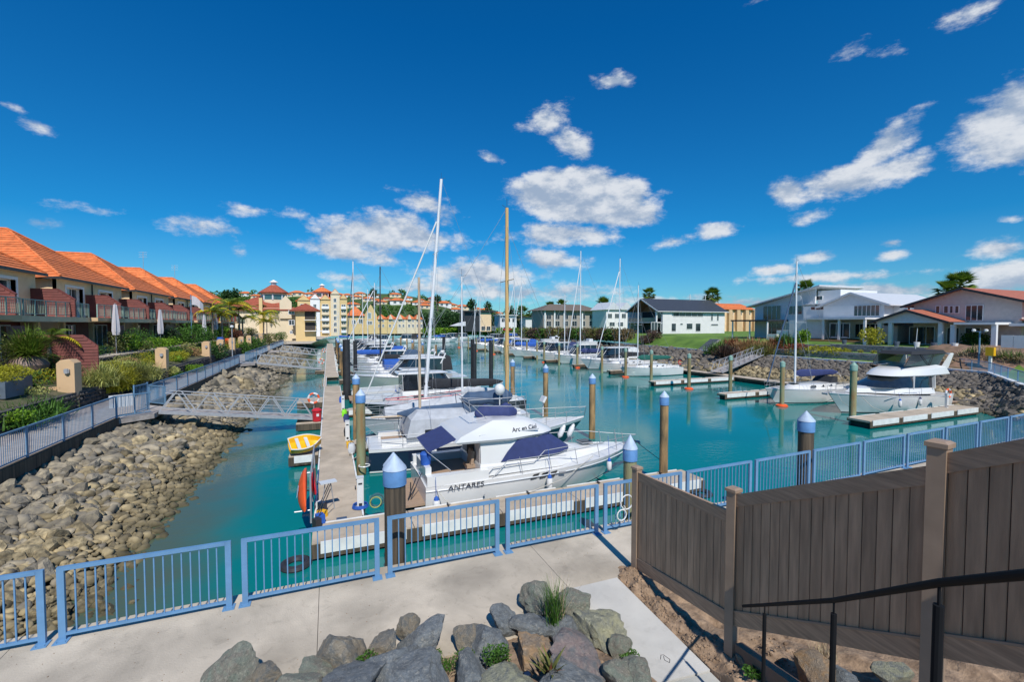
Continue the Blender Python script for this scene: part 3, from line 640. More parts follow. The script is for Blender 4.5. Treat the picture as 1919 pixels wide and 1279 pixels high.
# ------------------------------------------------------------------ brown fence, path, handrail
FP = [(5.28, 6.9, 1.62, 3.76), (5.03, 4.5, 1.9, 4.2), (4.76, 2.18, 2.3, 5.42), (4.49, -.08, 3.4, 6.62)]
for i, (x, y, z0, z1) in enumerate(FP):
    t = T('fence_post', ['far end post of the brown fence standing at the corner by the promenade', 'second brown fence post, between the low and the climbing panels', 'tall thick brown fence post nearest the middle of the handrail', 'last brown fence post at the right edge'][i], 'fence post', (x, y, 0), rad(6), 'brown fence posts')
    q = MB(); q.bb(-.064, .064, -.064, .064, z0, z1 - .03); q.build('post', 'brown_post', t)
    q = MB(); q.bb(-.078, .078, -.078, .078, z1 - .05, z1 - .012); q.loft([[(-.078,-.078,z1-.012),(.078,-.078,z1-.012),(.078,.078,z1-.012),(-.078,.078,z1-.012)],[(-.05,-.05,z1+.006),(.05,-.05,z1+.006),(.05,.05,z1+.006),(-.05,.05,z1+.006)]]); q.build('cap', 'brown_post', t)
def fence_panel(label, a, c, ta, tb, ba, bb_, n=16):
    a = Vector((*a, 0)); c = Vector((*c, 0)); d = (c - a); L = d.length; u = d / L; ang = math.atan2(u.y, u.x)
    t = T('board_fence', label, 'fence', a, ang, 'brown vinyl fence panels'); xa, xb = .07, L - .07
    zt = lambda x: ta + (tb - ta) * x / L; zb = lambda x: ba + (bb_ - ba) * x / L
    def strip(f0, f1, th, nm, m):
        q = MB(); q.add([(xa,-th,f0(xa)),(xb,-th,f0(xb)),(xb,-th,f1(xb)),(xa,-th,f1(xa)),(xa,th,f0(xa)),(xb,th,f0(xb)),(xb,th,f1(xb)),(xa,th,f1(xa))],[(0,1,2,3),(7,6,5,4),(0,4,5,1),(1,5,6,2),(2,6,7,3),(3,7,4,0)]); return q.build(nm, m, t)
    strip(lambda x: zt(x) - .17, zt, .025, 'top_rail', 'brown_rail'); strip(zb, lambda x: zb(x) + .19, .025, 'bottom_rail', 'brown_rail')
    strip(lambda x: zb(x) + .192, lambda x: zb(x) + .215, .034, 'bead', 'brown_post'); strip(lambda x: zb(x) + .2, lambda x: zt(x) - .171, .005, 'tongue', 'black_metal')
    w = (xb - xa) / n
    for i in range(n):
        x0 = xa + i * w + .003; x1 = x0 + w - .006; th = .013 + .0015 * (i % 2); q = MB(); e = .006
        pts = []
        for (x, yy) in ((x0, -th + .006), (x0 + e, -th), (x1 - e, -th), (x1, -th + .006), (x1, th), (x0, th)): pts.append((x, yy))
        k = len(pts); vs = [(x, yy, zb(x) + .2) for x, yy in pts] + [(x, yy, zt(x) - .165) for x, yy in pts]
        q.add(vs, [tuple(range(k-1,-1,-1)), tuple(range(k, 2*k))] + [(j, (j+1) % k, k + (j+1) % k, k + j) for j in range(k)]); q.build('board', 'brown_fence', t)
fence_panel('farthest brown fence panel, nearly level, by the corner post', FP[0], FP[1], 3.66, 3.86, 1.83, 2.26) if False else fence_panel('farthest brown fence panel, nearly level, by the corner post', FP[0][:2], FP[1][:2], 3.66, 3.86, 1.83, 2.26)
fence_panel('middle brown fence panel that climbs with the steps behind the black handrail', FP[1][:2], FP[2][:2], 4.10, 5.22, 2.3, 3.5)
fence_panel('nearest brown fence panel at the right edge, climbing towards the viewer', FP[2][:2], FP[3][:2], 5.30, 6.45, 3.56, 4.7)
sl = MB(); sl.bar((5.02, 4.35, 2.16), (4.78, 2.3, 2.5), .12, .28); o = sl.build('kickboard', 'dirt_brown'); tag(o, 'pale retaining board half buried below the middle fence panel', 'board'); o.location.z = -.16
hr = T('handrail', 'black steel handrail on three posts rising to the right in front of the fence', 'handrail', (0,0,0))
q = MB(); q.path([(4.87,4.18,2.79),(4.35,3.46,3.35),(3.35,2.11,4.41),(2.48,1.12,5.26),(1.75,.27,5.94)], .018, 10); q.build('rail', 'black_metal', hr, smooth=True)
for (x, y, z) in ((4.35,3.46,3.35),(3.35,2.11,4.41),(2.48,1.12,5.26)):
    q = MB(); q.lathe([(.02, 2.0), (.02, z - .10)], (x, y, 0), 10); p_ = q.build('post', 'black_metal', hr, smooth=True)
    q = MB(); q.tube((x, y, z - .10), (x, y, z - .01), .007); q.build('bracket', 'black_metal', p_)
pth = T('path', 'light concrete path running from the promenade up beside the fence', 'path'); del pth['category']; struct(pth)
q = MB(); q.prism([(3.62, 4.62), (4.68, 4.52), (4.83, 6.86), (3.88, 6.87)], 1.3, 1.762, 'z'); q.build('slab', 'path_concrete', pth)
q = MB(); q.prism([(3.3, 2.0), (4.52, 2.0), (4.67, 4.50), (3.61, 4.60)], 1.3, 1.745, 'z'); q.build('slab', 'path_old', pth)
q = MB(); q.path([Vector((4.25+a*.06, 4.9+b*.08, 1.764)) for a, b in ((-1,.2),(0,1),(.6,.9),(1,-.4),(.2,-1),(-.3,-.2),(.3,.6))], .004, 4); q.build('scratch_mark', 'fitting', pth)
def ground_dirt(u, v):
    x = 4.6 + 4.5 * u; y = 7.15 - 6.6 * v
    xl = 4.84 - (6.86 - y) * .07
    x = xl + 4.4 * u * u if True else x
    d = x - xl; z = 1.70 + .9 * max(0, (5.2 - y)) * .16 + (.10 if d < 1.2 else .05) * min(1, d / .25)
    z += .10 * noise.noise((x*3, y*3, 1)) + .05 * noise.noise((x*9, y*9, 4)) * (1 if d > .03 else .2)
    if d < .02: z = 1.72
    return (x, y, z)
gd = gridmesh('dirt_strip', ground_dirt, 70, 120, 'dirt')
CL = [rock_mesh(50 + i, 1, .8) for i in range(5)]
xs_ = []
for _ in range(1500):
    y = R.uniform(1.4, 7.0); xl = 4.84 - (6.86 - y) * .07; x = xl + R.uniform(.02, .42 if y > 4.6 else 1.3); v_ = (7.15 - y) / 6.6; u_ = math.sqrt(max(0, (x - xl) / 4.4)); s = R.choice((.012,.018,.025,.04)) * R.uniform(.6,1.2)
    xs_.append((R.randrange(5), Vector(ground_dirt(u_, v_)), (R.random(),0,R.uniform(0,6)), (s,s,s*.8)))
o = scatter_mesh('soil_clods', CL, xs_, 'dirt'); o['label'] = 'crumbled dry soil clods along the fence foot'
# ------------------------------------------------------------------ rockery of boulders
def bed(u, v):
    x = -2.6 + 6.7 * u; y = 6.75 - 3.2 * v
    z = 1.64 + (6.6 - y) * .2 + .08 * noise.noise((x*2, y*2, 0)); e = (3.75 - x); 
    if e < .35: z -= (.35 - e) * .6
    if x < -1.2 : z -= (-1.2 - x) * .55
    return (x, y, z)
bd = gridmesh('garden_bed', bed, 60, 34, 'dirt')
def bmat(name, c, c2, sc=1.6):
    m = mat(name, c, .85, var=.3, scale=sc, bump=1., bscale=7, col2=c2, detail=12); return name
def boulder_mat(name, c, c2, vein):
    m = bpy.data.materials.new(name); m.use_nodes = True; t = m.node_tree; n = t.nodes; l = t.links; b = n['Principled BSDF']; b.inputs['Roughness'].default_value = .8
    tc_ = n.new('ShaderNodeTexCoord'); oi = n.new('ShaderNodeObjectInfo'); ad = n.new('ShaderNodeVectorMath'); ad.operation = 'ADD'; l.new(tc_.outputs['Object'], ad.inputs[0])
    cx = n.new('ShaderNodeMath'); cx.operation = 'MULTIPLY'; cx.inputs[1].default_value = 50; l.new(oi.outputs['Random'], cx.inputs[0]); l.new(cx.outputs[0], ad.inputs[1])
    n1 = n.new('ShaderNodeTexNoise'); n1.inputs['Scale'].default_value = 2.2; n1.inputs['Detail'].default_value = 12; n1.inputs['Distortion'].default_value = 1.2; l.new(ad.outputs[0], n1.inputs['Vector'])
    n2 = n.new('ShaderNodeTexNoise'); n2.inputs['Scale'].default_value = 6.5; n2.inputs['Detail'].default_value = 12; n2.inputs['Roughness'].default_value = .75; n2.inputs['Distortion'].default_value = 2; l.new(ad.outputs[0], n2.inputs['Vector'])
    r1 = n.new('ShaderNodeMapRange'); l.new(n1.outputs[0], r1.inputs[0]); r1.inputs[1].default_value = .38; r1.inputs[2].default_value = .62
    m1 = n.new('ShaderNodeMix'); m1.data_type = 'RGBA'; l.new(r1.outputs[0], m1.inputs[0]); m1.inputs[6].default_value = (*c, 1); m1.inputs[7].default_value = (*c2, 1)
    r2 = n.new('ShaderNodeMapRange'); l.new(n2.outputs[0], r2.inputs[0]); r2.inputs[1].default_value = .50; r2.inputs[2].default_value = .62; r2.inputs[4].default_value = .6
    m2 = n.new('ShaderNodeMix'); m2.data_type = 'RGBA'; l.new(r2.outputs[0], m2.inputs[0]); l.new(m1.outputs[2], m2.inputs[6]); m2.inputs[7].default_value = (*vein, 1)
    r3 = n.new('ShaderNodeMapRange'); l.new(n2.outputs[0], r3.inputs[0]); r3.inputs[1].default_value = .3; r3.inputs[2].default_value = .44; r3.inputs[3].default_value = .55; r3.inputs[4].default_value = 1
    vm = n.new('ShaderNodeVectorMath'); vm.operation = 'SCALE'; l.new(m2.outputs[2], vm.inputs[0]); l.new(r3.outputs[0], vm.inputs['Scale']); l.new(vm.outputs[0], b.inputs['Base Color'])
    bp = n.new('ShaderNodeBump'); bp.inputs['Strength'].default_value = 1; bp.inputs['Distance'].default_value = .05; l.new(n2.outputs[0], bp.inputs['Height'])
    vo = n.new('ShaderNodeTexVoronoi'); vo.feature = 'DISTANCE_TO_EDGE'; vo.inputs['Scale'].default_value = 2.2; l.new(n1.outputs['Color'], vo.inputs['Vector'])
    l.new(bp.outputs[0], b.inputs['Normal']); MATS[name] = m
boulder_mat('b_slate', (.21,.235,.25), (.13,.145,.155), (.46,.44,.38)); boulder_mat('b_brown', (.30,.25,.18), (.17,.175,.165), (.48,.42,.32)); boulder_mat('b_green', (.22,.25,.20), (.24,.22,.18), (.48,.46,.36))
boulder_mat('b_lichen', (.38,.37,.24), (.20,.21,.19), (.55,.52,.36)); boulder_mat('b_rust', (.42,.26,.13), (.28,.22,.16), (.50,.38,.26)); boulder_mat('b_purple', (.27,.205,.19), (.17,.175,.18), (.42,.35,.29))
BOUL = [(440,1262,85,85,'b_green','greenish rounded boulder, leftmost of the rockery'),(503,1268,55,50,'b_brown','small brown-grey boulder beside the leftmost one'),(640,1232,100,85,'b_brown','large brownish grey boulder with pale streaks where the slab joint meets the rockery'),
 (714,1212,88,72,'b_brown','pointed tan and grey boulder at the promenade edge, left of the blue cleft one'),(765,1185,50,60,'b_brown','narrow brown boulder leaning against the blue-grey cleft boulder'),(795,1200,110,72,'b_slate','big blue-grey boulder with a flat shoulder at the promenade edge'),
 (590,1262,75,50,'b_green','low tan green boulder left of the slab joint'),(570,1290,90,50,'b_green','low green streaked boulder at the bottom edge left'),(745,1245,120,60,'b_slate','wide low bluish boulder behind the leafy weed'),(655,1285,130,50,'b_slate','flat dark slate boulder at the bottom edge'),(770,1290,150,50,'b_slate','long slate boulder at the bottom edge, middle left'),
 (872,1192,60,60,'b_brown','small brownish boulder left of the leafy green weed'),(908,1205,85,70,'b_slate','dark slate boulder behind the leafy green weed'),(945,1160,62,58,'b_slate','slate boulder left of the topmost rock'),(1003,1178,95,55,'b_slate','wide flat blue slate boulder below the topmost rock'),
 (1010,1128,75,70,'b_green','tall topmost boulder behind the grass tuft'),(1080,1138,72,70,'b_green','topmost right boulder beside the pale path'),(1048,1185,62,55,'b_slate','pointed slate boulder right below the grass tuft'),(1125,1190,112,95,'b_lichen','big boulder with yellow lichen patches next to the path'),
 (1000,1228,100,70,'b_rust','flat orange-brown boulder behind the pointed-leaf plant'),(1090,1245,130,80,'b_purple','large purple-grey boulder in the middle of the rockery'),(1150,1262,90,60,'b_green','green grey boulder low beside the path'),(1198,1272,70,62,'b_green','last greenish boulder at the lower right by the path'),
 (875,1262,80,60,'b_slate','blue-black boulder below the weed patch'),(935,1288,130,50,'b_lichen','yellowish flat boulder at the bottom edge'),(1075,1295,150,55,'b_slate','broad grey boulder at the bottom edge behind the solar lamp'),(1160,1210,45,60,'b_green','narrow grey boulder tucked behind the lichen boulder')]
for i, (cx, cy, w, h, m_, lb) in enumerate(BOUL):
    zc = 1.9 + max(0, (cy - 1180)) * .0022; p = at(cx, cy, zc); D = (p - Vector((0,0,CAMH))).length; sw = w * D / FPX / 2 * .89; sh = h * D / FPX / 2 * .80
    me = rock_mesh(100 + i, 4, 1.0, planes=10, rough=.05); me.polygons.foreach_set('use_smooth', [True]*len(me.polygons)); me.set_sharp_from_angle(angle=rad(16)); me.materials.append(M(m_))
    o = inst(me, 'boulder', None, p, (R.uniform(-.2,.2), R.uniform(-.2,.2), R.uniform(0,6.28)), (sw, sw * .95, sh)); tag(o, lb, 'boulder', 'boulders of the rockery')
    for v in me.vertices:
        v.co *= 1 + .06 * noise.noise(v.co * 3.5 + Vector((i*7,0,0))) + .035 * noise.noise(v.co * 8) + .015 * noise.noise(v.co * 19)
xs_ = []
for _ in range(700):
    u_, v_ = R.random(), R.random(); s = R.choice((.01,.02,.03,.05)) * R.uniform(.6,1.3); xs_.append((R.randrange(5), Vector(bed(u_, v_)), (R.random(),0,R.uniform(0,6)), (s,s,s*.8)))
o = scatter_mesh('gravel', CL, xs_, 'dirt'); o['label'] = 'loose pale stones and soil between the boulders'

xs_ = []
for _ in range(420):
    x, y = R.uniform(-4.5, 5.2), 6.3 + 2.5 * R.random() ** 1.8; s = R.choice((.004,.006,.009)) * R.uniform(.7,1.3); xs_.append((R.randrange(5), Vector((x, max(y, 6.75 if x > 3.8 else 6.3), 1.752)), (0,0,R.uniform(0,6)), (s*1.4,s,s*.5)))
o = scatter_mesh('grit', CL, xs_, 'dirt'); o['label'] = 'scattered grit and leaf litter on the promenade'
# ------------------------------------------------------------------ plants
def leaf_cloud(mb, n, rx, ry, rz, c=(0,0,0), s=.1, shell=.55, drop=0.):
    for _ in range(n):
        d = Vector((R.gauss(0,1), R.gauss(0,1), R.gauss(0,1))).normalized(); r = shell + (1 - shell) * R.random()
        r *= 1 + .22 * noise.noise(d * 2.3 + Vector(c) * .7)
        p = Vector((d.x*rx*r + c[0], d.y*ry*r + c[1], d.z*rz*r + c[2]))
        if p.z < c[2] - rz * (1 - drop): continue
        a = Vector((R.gauss(0,1), R.gauss(0,1), R.gauss(0,1))).normalized() * s * R.uniform(.6,1.3); b_ = a.cross(Vector((R.gauss(0,1), R.gauss(0,1), R.gauss(0,1)))).normalized() * s * .45
        mb.add([p - a, p + b_, p + a, p - b_], [(0,1,2,3)])
def shrub(label, loc, r, h, m='leaf_green', n=900, s=.09, name='shrub', cat='shrub', group=None, lumps=4, rx=1., ry=1.):
    t = T(name, label, cat, loc, R.uniform(0, 6) if rx == ry == 1 else 0, group); q = MB()
    for k in range(lumps):
        a = 6.28 * k / lumps + R.random(); rr = r * (.45 if lumps > 1 else 0); leaf_cloud(q, n // lumps, r*.62*rx if lumps > 1 else r*rx, r*.62*ry if lumps > 1 else r*ry, h*.5, (rr*math.cos(a)*rx, rr*math.sin(a)*ry, h*.5*R.uniform(.8,1.15)), s)
    q.build('foliage', m, t, stuff=True)
    q = MB(); [q.tube((0,0,-.05), (R.uniform(-.4,.4)*r, R.uniform(-.4,.4)*r, h*.6), .02*max(1,h), .008, 5) for _ in range(5)]; q.build('stems', 'bark', t, stuff=True)
    return t
def blade(mb, p, az, L, w, lean, droop, k=5):
    pts = []; z = p[2]; x = 0.; a = lean
    d = Vector((math.cos(az), math.sin(az), 0)); s_ = Vector((-math.sin(az), math.cos(az), 0)); cur = Vector(p)
    prev = None
    for i in range(k + 1):
        ww = w * (1 - (i / k) ** 1.6) + .001; l_, r_ = cur + s_ * ww / 2, cur - s_ * ww / 2
        if prev: mb.quad(prev[1], prev[0], l_, r_)
        prev = (l_, r_); cur = cur + (d * math.sin(a) + Vector((0,0,1)) * math.cos(a)) * (L / k); a += droop / k
def tuft(label, loc, n, L, w, m, lean=.5, droop=1., name='grass_tuft', cat='grass plant', group=None, parts=False, base_r=.05):
    t = T(name, label, cat, loc, 0, group)
    if parts:
        for _ in range(n):
            q = MB(); a = R.uniform(0, 6.28); blade(q, (R.gauss(0,base_r*.5), R.gauss(0,base_r*.5), 0), a, L*R.uniform(.6,1.1), w*R.uniform(.8,1.2), R.uniform(.1,lean), R.uniform(.2,droop), 6); q.build('leaf', m if R.random() < .8 else 'leaf_rust', t)
    else:
        q = MB()
        for _ in range(n): blade(q, (R.gauss(0,base_r), R.gauss(0,base_r), 0), R.uniform(0,6.28), L*R.uniform(.6,1.1), w, R.uniform(.0,lean), R.uniform(.2,droop))
        q.build('blades', m, t, stuff=True)
    return t
p = at(1040,1168,2.0); tuft('tall wispy green grass tuft between the topmost boulders', p, 150, .62, .011, 'leaf_green', .35, .7, base_r=.05)
p = at(1050,1168,2.0); tuft('sparse dry straw blades leaning right in the grass tuft', p, 28, .8, .009, 'straw', .5, .5, base_r=.04)
p = at(1032,1268,2.2); tuft('low plant with broad pointed green and maroon leaves in front of the rust boulder', p, 22, .36, .05, 'leaf_olive', .8, .7, 'broadleaf_plant', 'plant', parts=True)
shrub('small glossy green weed in front of the slate boulders', at(930,1245,2.05), .19, .24, 'leaf_green', 700, .022, 'weed', 'plant')
shrub('small green weed between the low left boulders', at(665,1252,2.0), .12, .12, 'leaf_green', 260, .02, 'weed', 'plant'); shrub('tiny green weed right of the low left boulders', at(690,1240,2.0), .12, .12, 'leaf_green', 260, .02, 'weed', 'plant')
for k, (cx, cy) in enumerate(((835,1250),(870,1232),(815,1235),(1180,1230))): shrub('flat creeping weed among rocks, %s from the left' % ordn(k), at(cx, cy, 1.95), .14, .05, 'leaf_green', 300, .018, 'weed', 'plant')
o = MB(); [blade(o, (R.gauss(0,.16), R.gauss(0,.1), 0), R.uniform(0,6.28), .14, .006, 1.3, .4, 3) for _ in range(160)]; o = o.build('dry_grass', 'straw', loc=at(850,1245,1.93)); tag(o, 'patch of dead straw grass between boulders', 'grass'); o['kind'] = 'stuff'
sl = T('solar_lamp', 'small round dark solar lamp sunk among the boulders', 'lamp', at(988,1270,2.14)); q = MB(); q.lathe([(.055,0),(.06,.02),(.055,.035)], n=20); q.build('housing', 'black_metal', sl); q = MB(); q.bb(-.035,.035,-.035,.035,.036,.04); q.build('solar_cell', 'hull_navy', sl)
for k in range(5):
    p = Vector((5.35 + .3*k, 4.0 - .5*k, 2.0)); 
tuft('dead straw tuft on the soil below the middle fence panel', at(1545,1240,2.25), 60, .25, .01, 'straw', .8, .5); shrub('small green weed at the foot of the second fence post', at(1412,1268,2.0), .12, .1, 'leaf_green', 200, .03, 'weed', 'plant')
for (cx, cy, w, lb, m_) in ((1392,1240,26,'small round pale stone in the soil at the fence foot','b_lichen'),(1570,1268,46,'flat grey stone under the fence','b_slate'),(1520,1262,60,'clod-like tan rock under the fence','b_rust'),(1665,1262,50,'pale flat stone beneath the tall fence post','b_lichen')):
    p = at(cx, cy, 2.2 if cx > 1400 else 1.98); D = (p - Vector((0,0,CAMH))).length; s = w*D/FPX/2; me = rock_mesh(cx, 3); me.materials.append(M(m_)); o = inst(me, 'stone', None, p, (0,0,cx), (s,s,s*.8)); tag(o, lb, 'stone')

# ------------------------------------------------------------------ boats
def RG(xa, xf, wa, wf, za, zf=None, r=.5):
    zf = za if zf is None else zf; w2 = max(wa, wf); xm = (xa + xf) / 2
    P = [(xa,wa),(xm,w2),(xf-r,wf),(xf-.3*r,wf*.72),(xf,wf*.3)]; P = P + [(x,-y) for x, y in reversed(P)]
    return [(x, y, za + (zf - za) * (x - xa) / (xf - xa)) for x, y in P]
def hullparts(t, L, B, zs, zb, mh, md='gelcoat', stripe=None, stern=.82, rake=.1, flare=1.0, power=2.1, white_top=False):
    ns = 16; S = []
    for i in range(ns + 1):
        u = i / ns; b_ = B/2 * (stern + (1-stern) * math.sin(min(1, u/.42) * math.pi/2)) if u < .42 else B/2 * max(.012, (1 - ((u-.42)/.58) ** power))
        z = zs + (zb - zs) * u ** 1.7; xs_ = u * L; xw = u * L * (1 - rake * u * u)
        S.append([(xw, 0, -.45*(1-u**6)), (xw, b_*.6, -.3*(1-u**6)), (xw, b_*(.92 - .28*flare*u*u), .03), (xw + (xs_-xw)*.5, b_*(.97 - .12*flare*u*u), z*.5), (xs_, b_, z)])
    q = MB()
    for s in (1, -1):
        vs = [(x, y*s, z) for r in S for (x, y, z) in r]; fs = [(k*5+j, (k+1)*5+j, (k+1)*5+j+1, k*5+j+1) for k in range(ns) for j in range(4)]; q.add(vs, fs)
    r0 = S[0]; q.add([(x,y,z) for x,y,z in r0] + [(x,-y,z) for x,y,z in reversed(r0)], [tuple(range(10))])
    h = q.build('hull', mh, t, smooth=True)
    def band(f0, f1, out, nm, m):
        q = MB()
        for s in (1, -1):
            vs = []
            for r in S:
                for f in (f0, f1):
                    a, c = (r[2], r[3]) if f < .5 else (r[3], r[4]); g = f*2 if f < .5 else f*2-1
                    vs.append((a[0]+(c[0]-a[0])*g, (a[1]+(c[1]-a[1])*g + out)*s, a[2]+(c[2]-a[2])*g))
            q.add(vs, [(2*k, 2*k+2, 2*k+3, 2*k+1) for k in range(ns)])
        return q.build(nm, m, h)
    band(.0, .07, .006, 'boot_stripe', stripe or 'hull_dark')
    if white_top: band(.88, .995, .008, 'sheer_band', 'gelcoat')
    q = MB(); vs = []
    for r in S: x, y, z = r[4]; vs += [(x, y*.985, z-.005), (x, 0, z+.05), (x, -y*.985, z-.005)]
    q.add(vs, [(3*k+j, 3*k+j+1, 3*k+4+j, 3*k+3+j) for k in range(ns) for j in range(2)]); q.build('deck', md, t, smooth=True)
    q = MB(); [q.tube(S[k][4], S[k+1][4], .022, n=5, cap=False) or q.tube((S[k][4][0],-S[k][4][1],S[k][4][2]), (S[k+1][4][0],-S[k+1][4][1],S[k+1][4][2]), .022, n=5, cap=False) for k in range(ns)]; q.build('toe_rail', 'steel' if mh != 'gelcoat' else 'gelcoat_grey', t)
    return S
def rails(t, S, k0, k1, h, inset=.06, step=2, mid=True, bowext=.15):
    q = MB(); 
    for s in (1, -1):
        pts = [Vector((S[k][4][0], (S[k][4][1]-inset if S[k][4][1] > inset else 0)*s, S[k][4][2])) for k in range(k0, k1+1)]
        top = [p + Vector((0,0,h)) for p in pts]
        if k1 >= 15: top[-1].x += bowext
        q.path(top, .014, 5)
        if mid: q.path([p + Vector((0,0,h*.5)) for p in pts], .008, 4)
        for j in range(0, len(pts), step): q.tube(pts[j], top[j], .012, n=5)
    q.build('guard_rail', 'steel', t)
def blob(mb, c, r, n=10, sc=(1,1,1)):
    prof = [(max(.001, math.sin(math.pi*i/8)), -math.cos(math.pi*i/8)) for i in range(9)]
    o = len(mb.v); mb.lathe(prof, (0,0,0), n); mb.v[o:] = [(c[0]+v[0]*r*sc[0], c[1]+v[1]*r*sc[1], c[2]+v[2]*r*sc[2]) for v in mb.v[o:]]
def cover(mb, a, c, r0, r1, sag=0., n=8, k=8, lump=.15, flat=1.5):
    a = Vector(a); c = Vector(c); rings = []; d = (c-a).normalized(); side = Vector((-d.y, d.x, 0)).normalized()
    for i in range(k+1):
        u = i/k; p = a.lerp(c, u); r = (r0 + (r1-r0)*u) * (1 + lump * noise.noise((u*6, a.x, a.y))) * (.35 if i in (0,k) else 1)
        rings.append([p + side*math.cos(6.283*j/n)*r*.62 + Vector((0,0,1))*(math.sin(6.283*j/n)*r*flat*.7) for j in range(n)])
    mb.loft(rings)
def sailboat(label, X, Y, L=10., B=3.2, bow=1, zs=.95, zb=1.25, mh='gelcoat', cov='canvas_navy', mx=None, mtop=13., mrake=0., mm='mast_white', mr_=.075, furl=True, furlm='mast_white', stripe=None, dodger=None, group='moored sailing yachts', rig=True, boom=True, mizzen=None, detail=2, white_top=False, coach='gelcoat', stern=.75, fs=.92):
    """X is the stern end; bow=+1 points to +X, -1 to -X"""
    t = T('sailing_yacht', label, 'sailing boat', (X, Y, 0), 0 if bow > 0 else math.pi, group)
    S = hullparts(t, L, B, zs, zb, mh, 'gelcoat', stripe, stern, .12, white_top=white_top)
    mx = L*.58 if mx is None else mx; zc = zs + .1
    c0 = L*.28; c1 = L*.74
    q = MB(); q.loft([RG(c0, c1, B*.30, B*.2, zc-.1, zc+.05, .5), RG(c0+.02, c1-.25, B*.28, B*.17, zc+.34, zc+.28, .6), RG(c0+.15, c1-.5, B*.2, B*.12, zc+.40, zc+.33, .6)]); co = q.build('coachroof', coach, t, smooth=True)
    for s in (1, -1):
        for a, c in ((.33,.41),(.43,.50),(.53,.58)):
            q = MB(); yy = s*(B*.295 - .0*a); q.add([(L*a, s*B*.302, zc+.1), (L*c, s*B*(.302-.02), zc+.12), (L*c, s*B*(.283-.02), zc+.27), (L*a, s*B*.286, zc+.27)], [(0,1,2,3)]); q.build('window', 'glass_dark', co)
    q = MB(); q.bb(L*.06, L*.27, -B*.2, B*.2, zs+.02, zs+.07); q.build('cockpit_sole', 'teak', t)
    q = MB(); q.bb(L*.05, L*.27, B*.2, B*.27, zs, zs+.28); q.build('coaming', 'gelcoat', t); q = MB(); q.bb(L*.05, L*.27, -B*.27, -B*.2, zs, zs+.28); q.build('coaming', 'gelcoat', t)
    if detail > 1:
        q = MB(); q.torus((L*.13, 0, zs+.75), .38, .018, 16, 5, 'x'); q.tube((L*.15,0,zs),(L*.14,0,zs+.75),.04); q.build('wheel', 'steel', t)
        q = MB(); q.bb(L*.64, L*.70, -.25, .25, zc+.36, zc+.42); q.build('hatch', 'glass_dark', t)
        q = MB(); [q.lathe([(.06,0),(.05,.16)], (L*.27, s*B*.24, zs+.28), 8) for s in (1,-1)]; q.build('winches', 'steel', t)
    mb_ = Vector((mx, 0, zc+.3)); mt = Vector((mx - mrake, 0, mtop))
    q = MB(); q.tube(mb_, mt, mr_, mr_*.75, 10); ms = q.build('mast', mm, t, smooth=True)
    q = MB(); hh = mtop - zc
    for f in ((.5,) if hh < 11 else (.36,.66)):
        p = mb_.lerp(mt, f); q.tube(p + Vector((0,-B*.27,.05)), p + Vector((0,B*.27,.05)), .02, n=5)
    q.build('spreader', mm, ms)
    q = MB(); q.tube(mt, mt+Vector((-.25,0,.12)), .01); q.tube(mt, mt+Vector((0,0,.45)), .008); q.build('masthead_gear', 'fitting', ms)
    if rig:
        q = MB(); w = .0075 if math.hypot(X,Y) < 45 else .013
        fstop = mb_.lerp(mt, fs)
        q.tube(fstop, (L-.1, 0, zb+.15), w, n=4); q.tube(mt, (.1, 0, zs+.4), w, n=4)
        for s in (1,-1):
            sp = mb_.lerp(mt, .5 if hh < 11 else .66) + Vector((0, s*B*.27, .05)); q.tube(mt.lerp(mb_,.06), sp, w*.8, n=4); q.tube(sp, (mx-.1, s*B*.44, zs+.1), w*.8, n=4); q.tube(mb_.lerp(mt,.5 if hh < 11 else .36), (mx-.5, s*B*.43, zs+.1), w*.8, n=4)
        q.build('standing_rigging', 'wire', t)
        if furl: q = MB(); q.tube(fstop.lerp(Vector((L-.1,0,zb+.15)),.03), Vector((L-.1,0,zb+.15)).lerp(fstop,.04), .055 if detail > 1 else .07, .045, 8); q.build('furled_headsail', furlm, t, smooth=True)
    if boom:
        bz = zc + 1.0; q = MB(); q.tube((mx-.1,0,bz), (L*.12,0,bz+.05), .05); q.build('boom', mm, t)
        if cov: q = MB(); cover(q, (mx+.05,0,bz+.22), (L*.12,0,bz+.12), .36, .2); q.build('sail_cover', cov, t, smooth=True)
    if dodger:
        q = MB(); q.loft([[(L*.26,-B*.28,zc+.25),(L*.26,B*.28,zc+.25),(L*.34,B*.26,zc+.3),(L*.34,-B*.26,zc+.3)],[(L*.24,-B*.25,zc+.85),(L*.24,B*.25,zc+.85),(L*.28,B*.22,zc+.88),(L*.28,-B*.22,zc+.88)]]); q.build('spray_hood', dodger, t)
    rails(t, S, 0, 16, .55)
    if mizzen:
        x_, top_, m_ = mizzen; q = MB(); q.tube((x_,0,zs),(x_,0,top_),.07,.055,10); mz = q.build('mizzen_mast', m_, t, smooth=True)
        q = MB(); q.tube((x_,-.5,top_*.6),(x_,.5,top_*.6),.015); q.tube((x_,0,zs+1.1),(x_-2.2,0,zs+1.15),.04); q.build('spreader', m_, mz); q = MB(); [q.tube((x_,0,top_),(x_+.3,s*B*.42,zs),.007,n=4) for s in (1,-1)]; q.build('rigging', 'wire', mz)
    return t, S
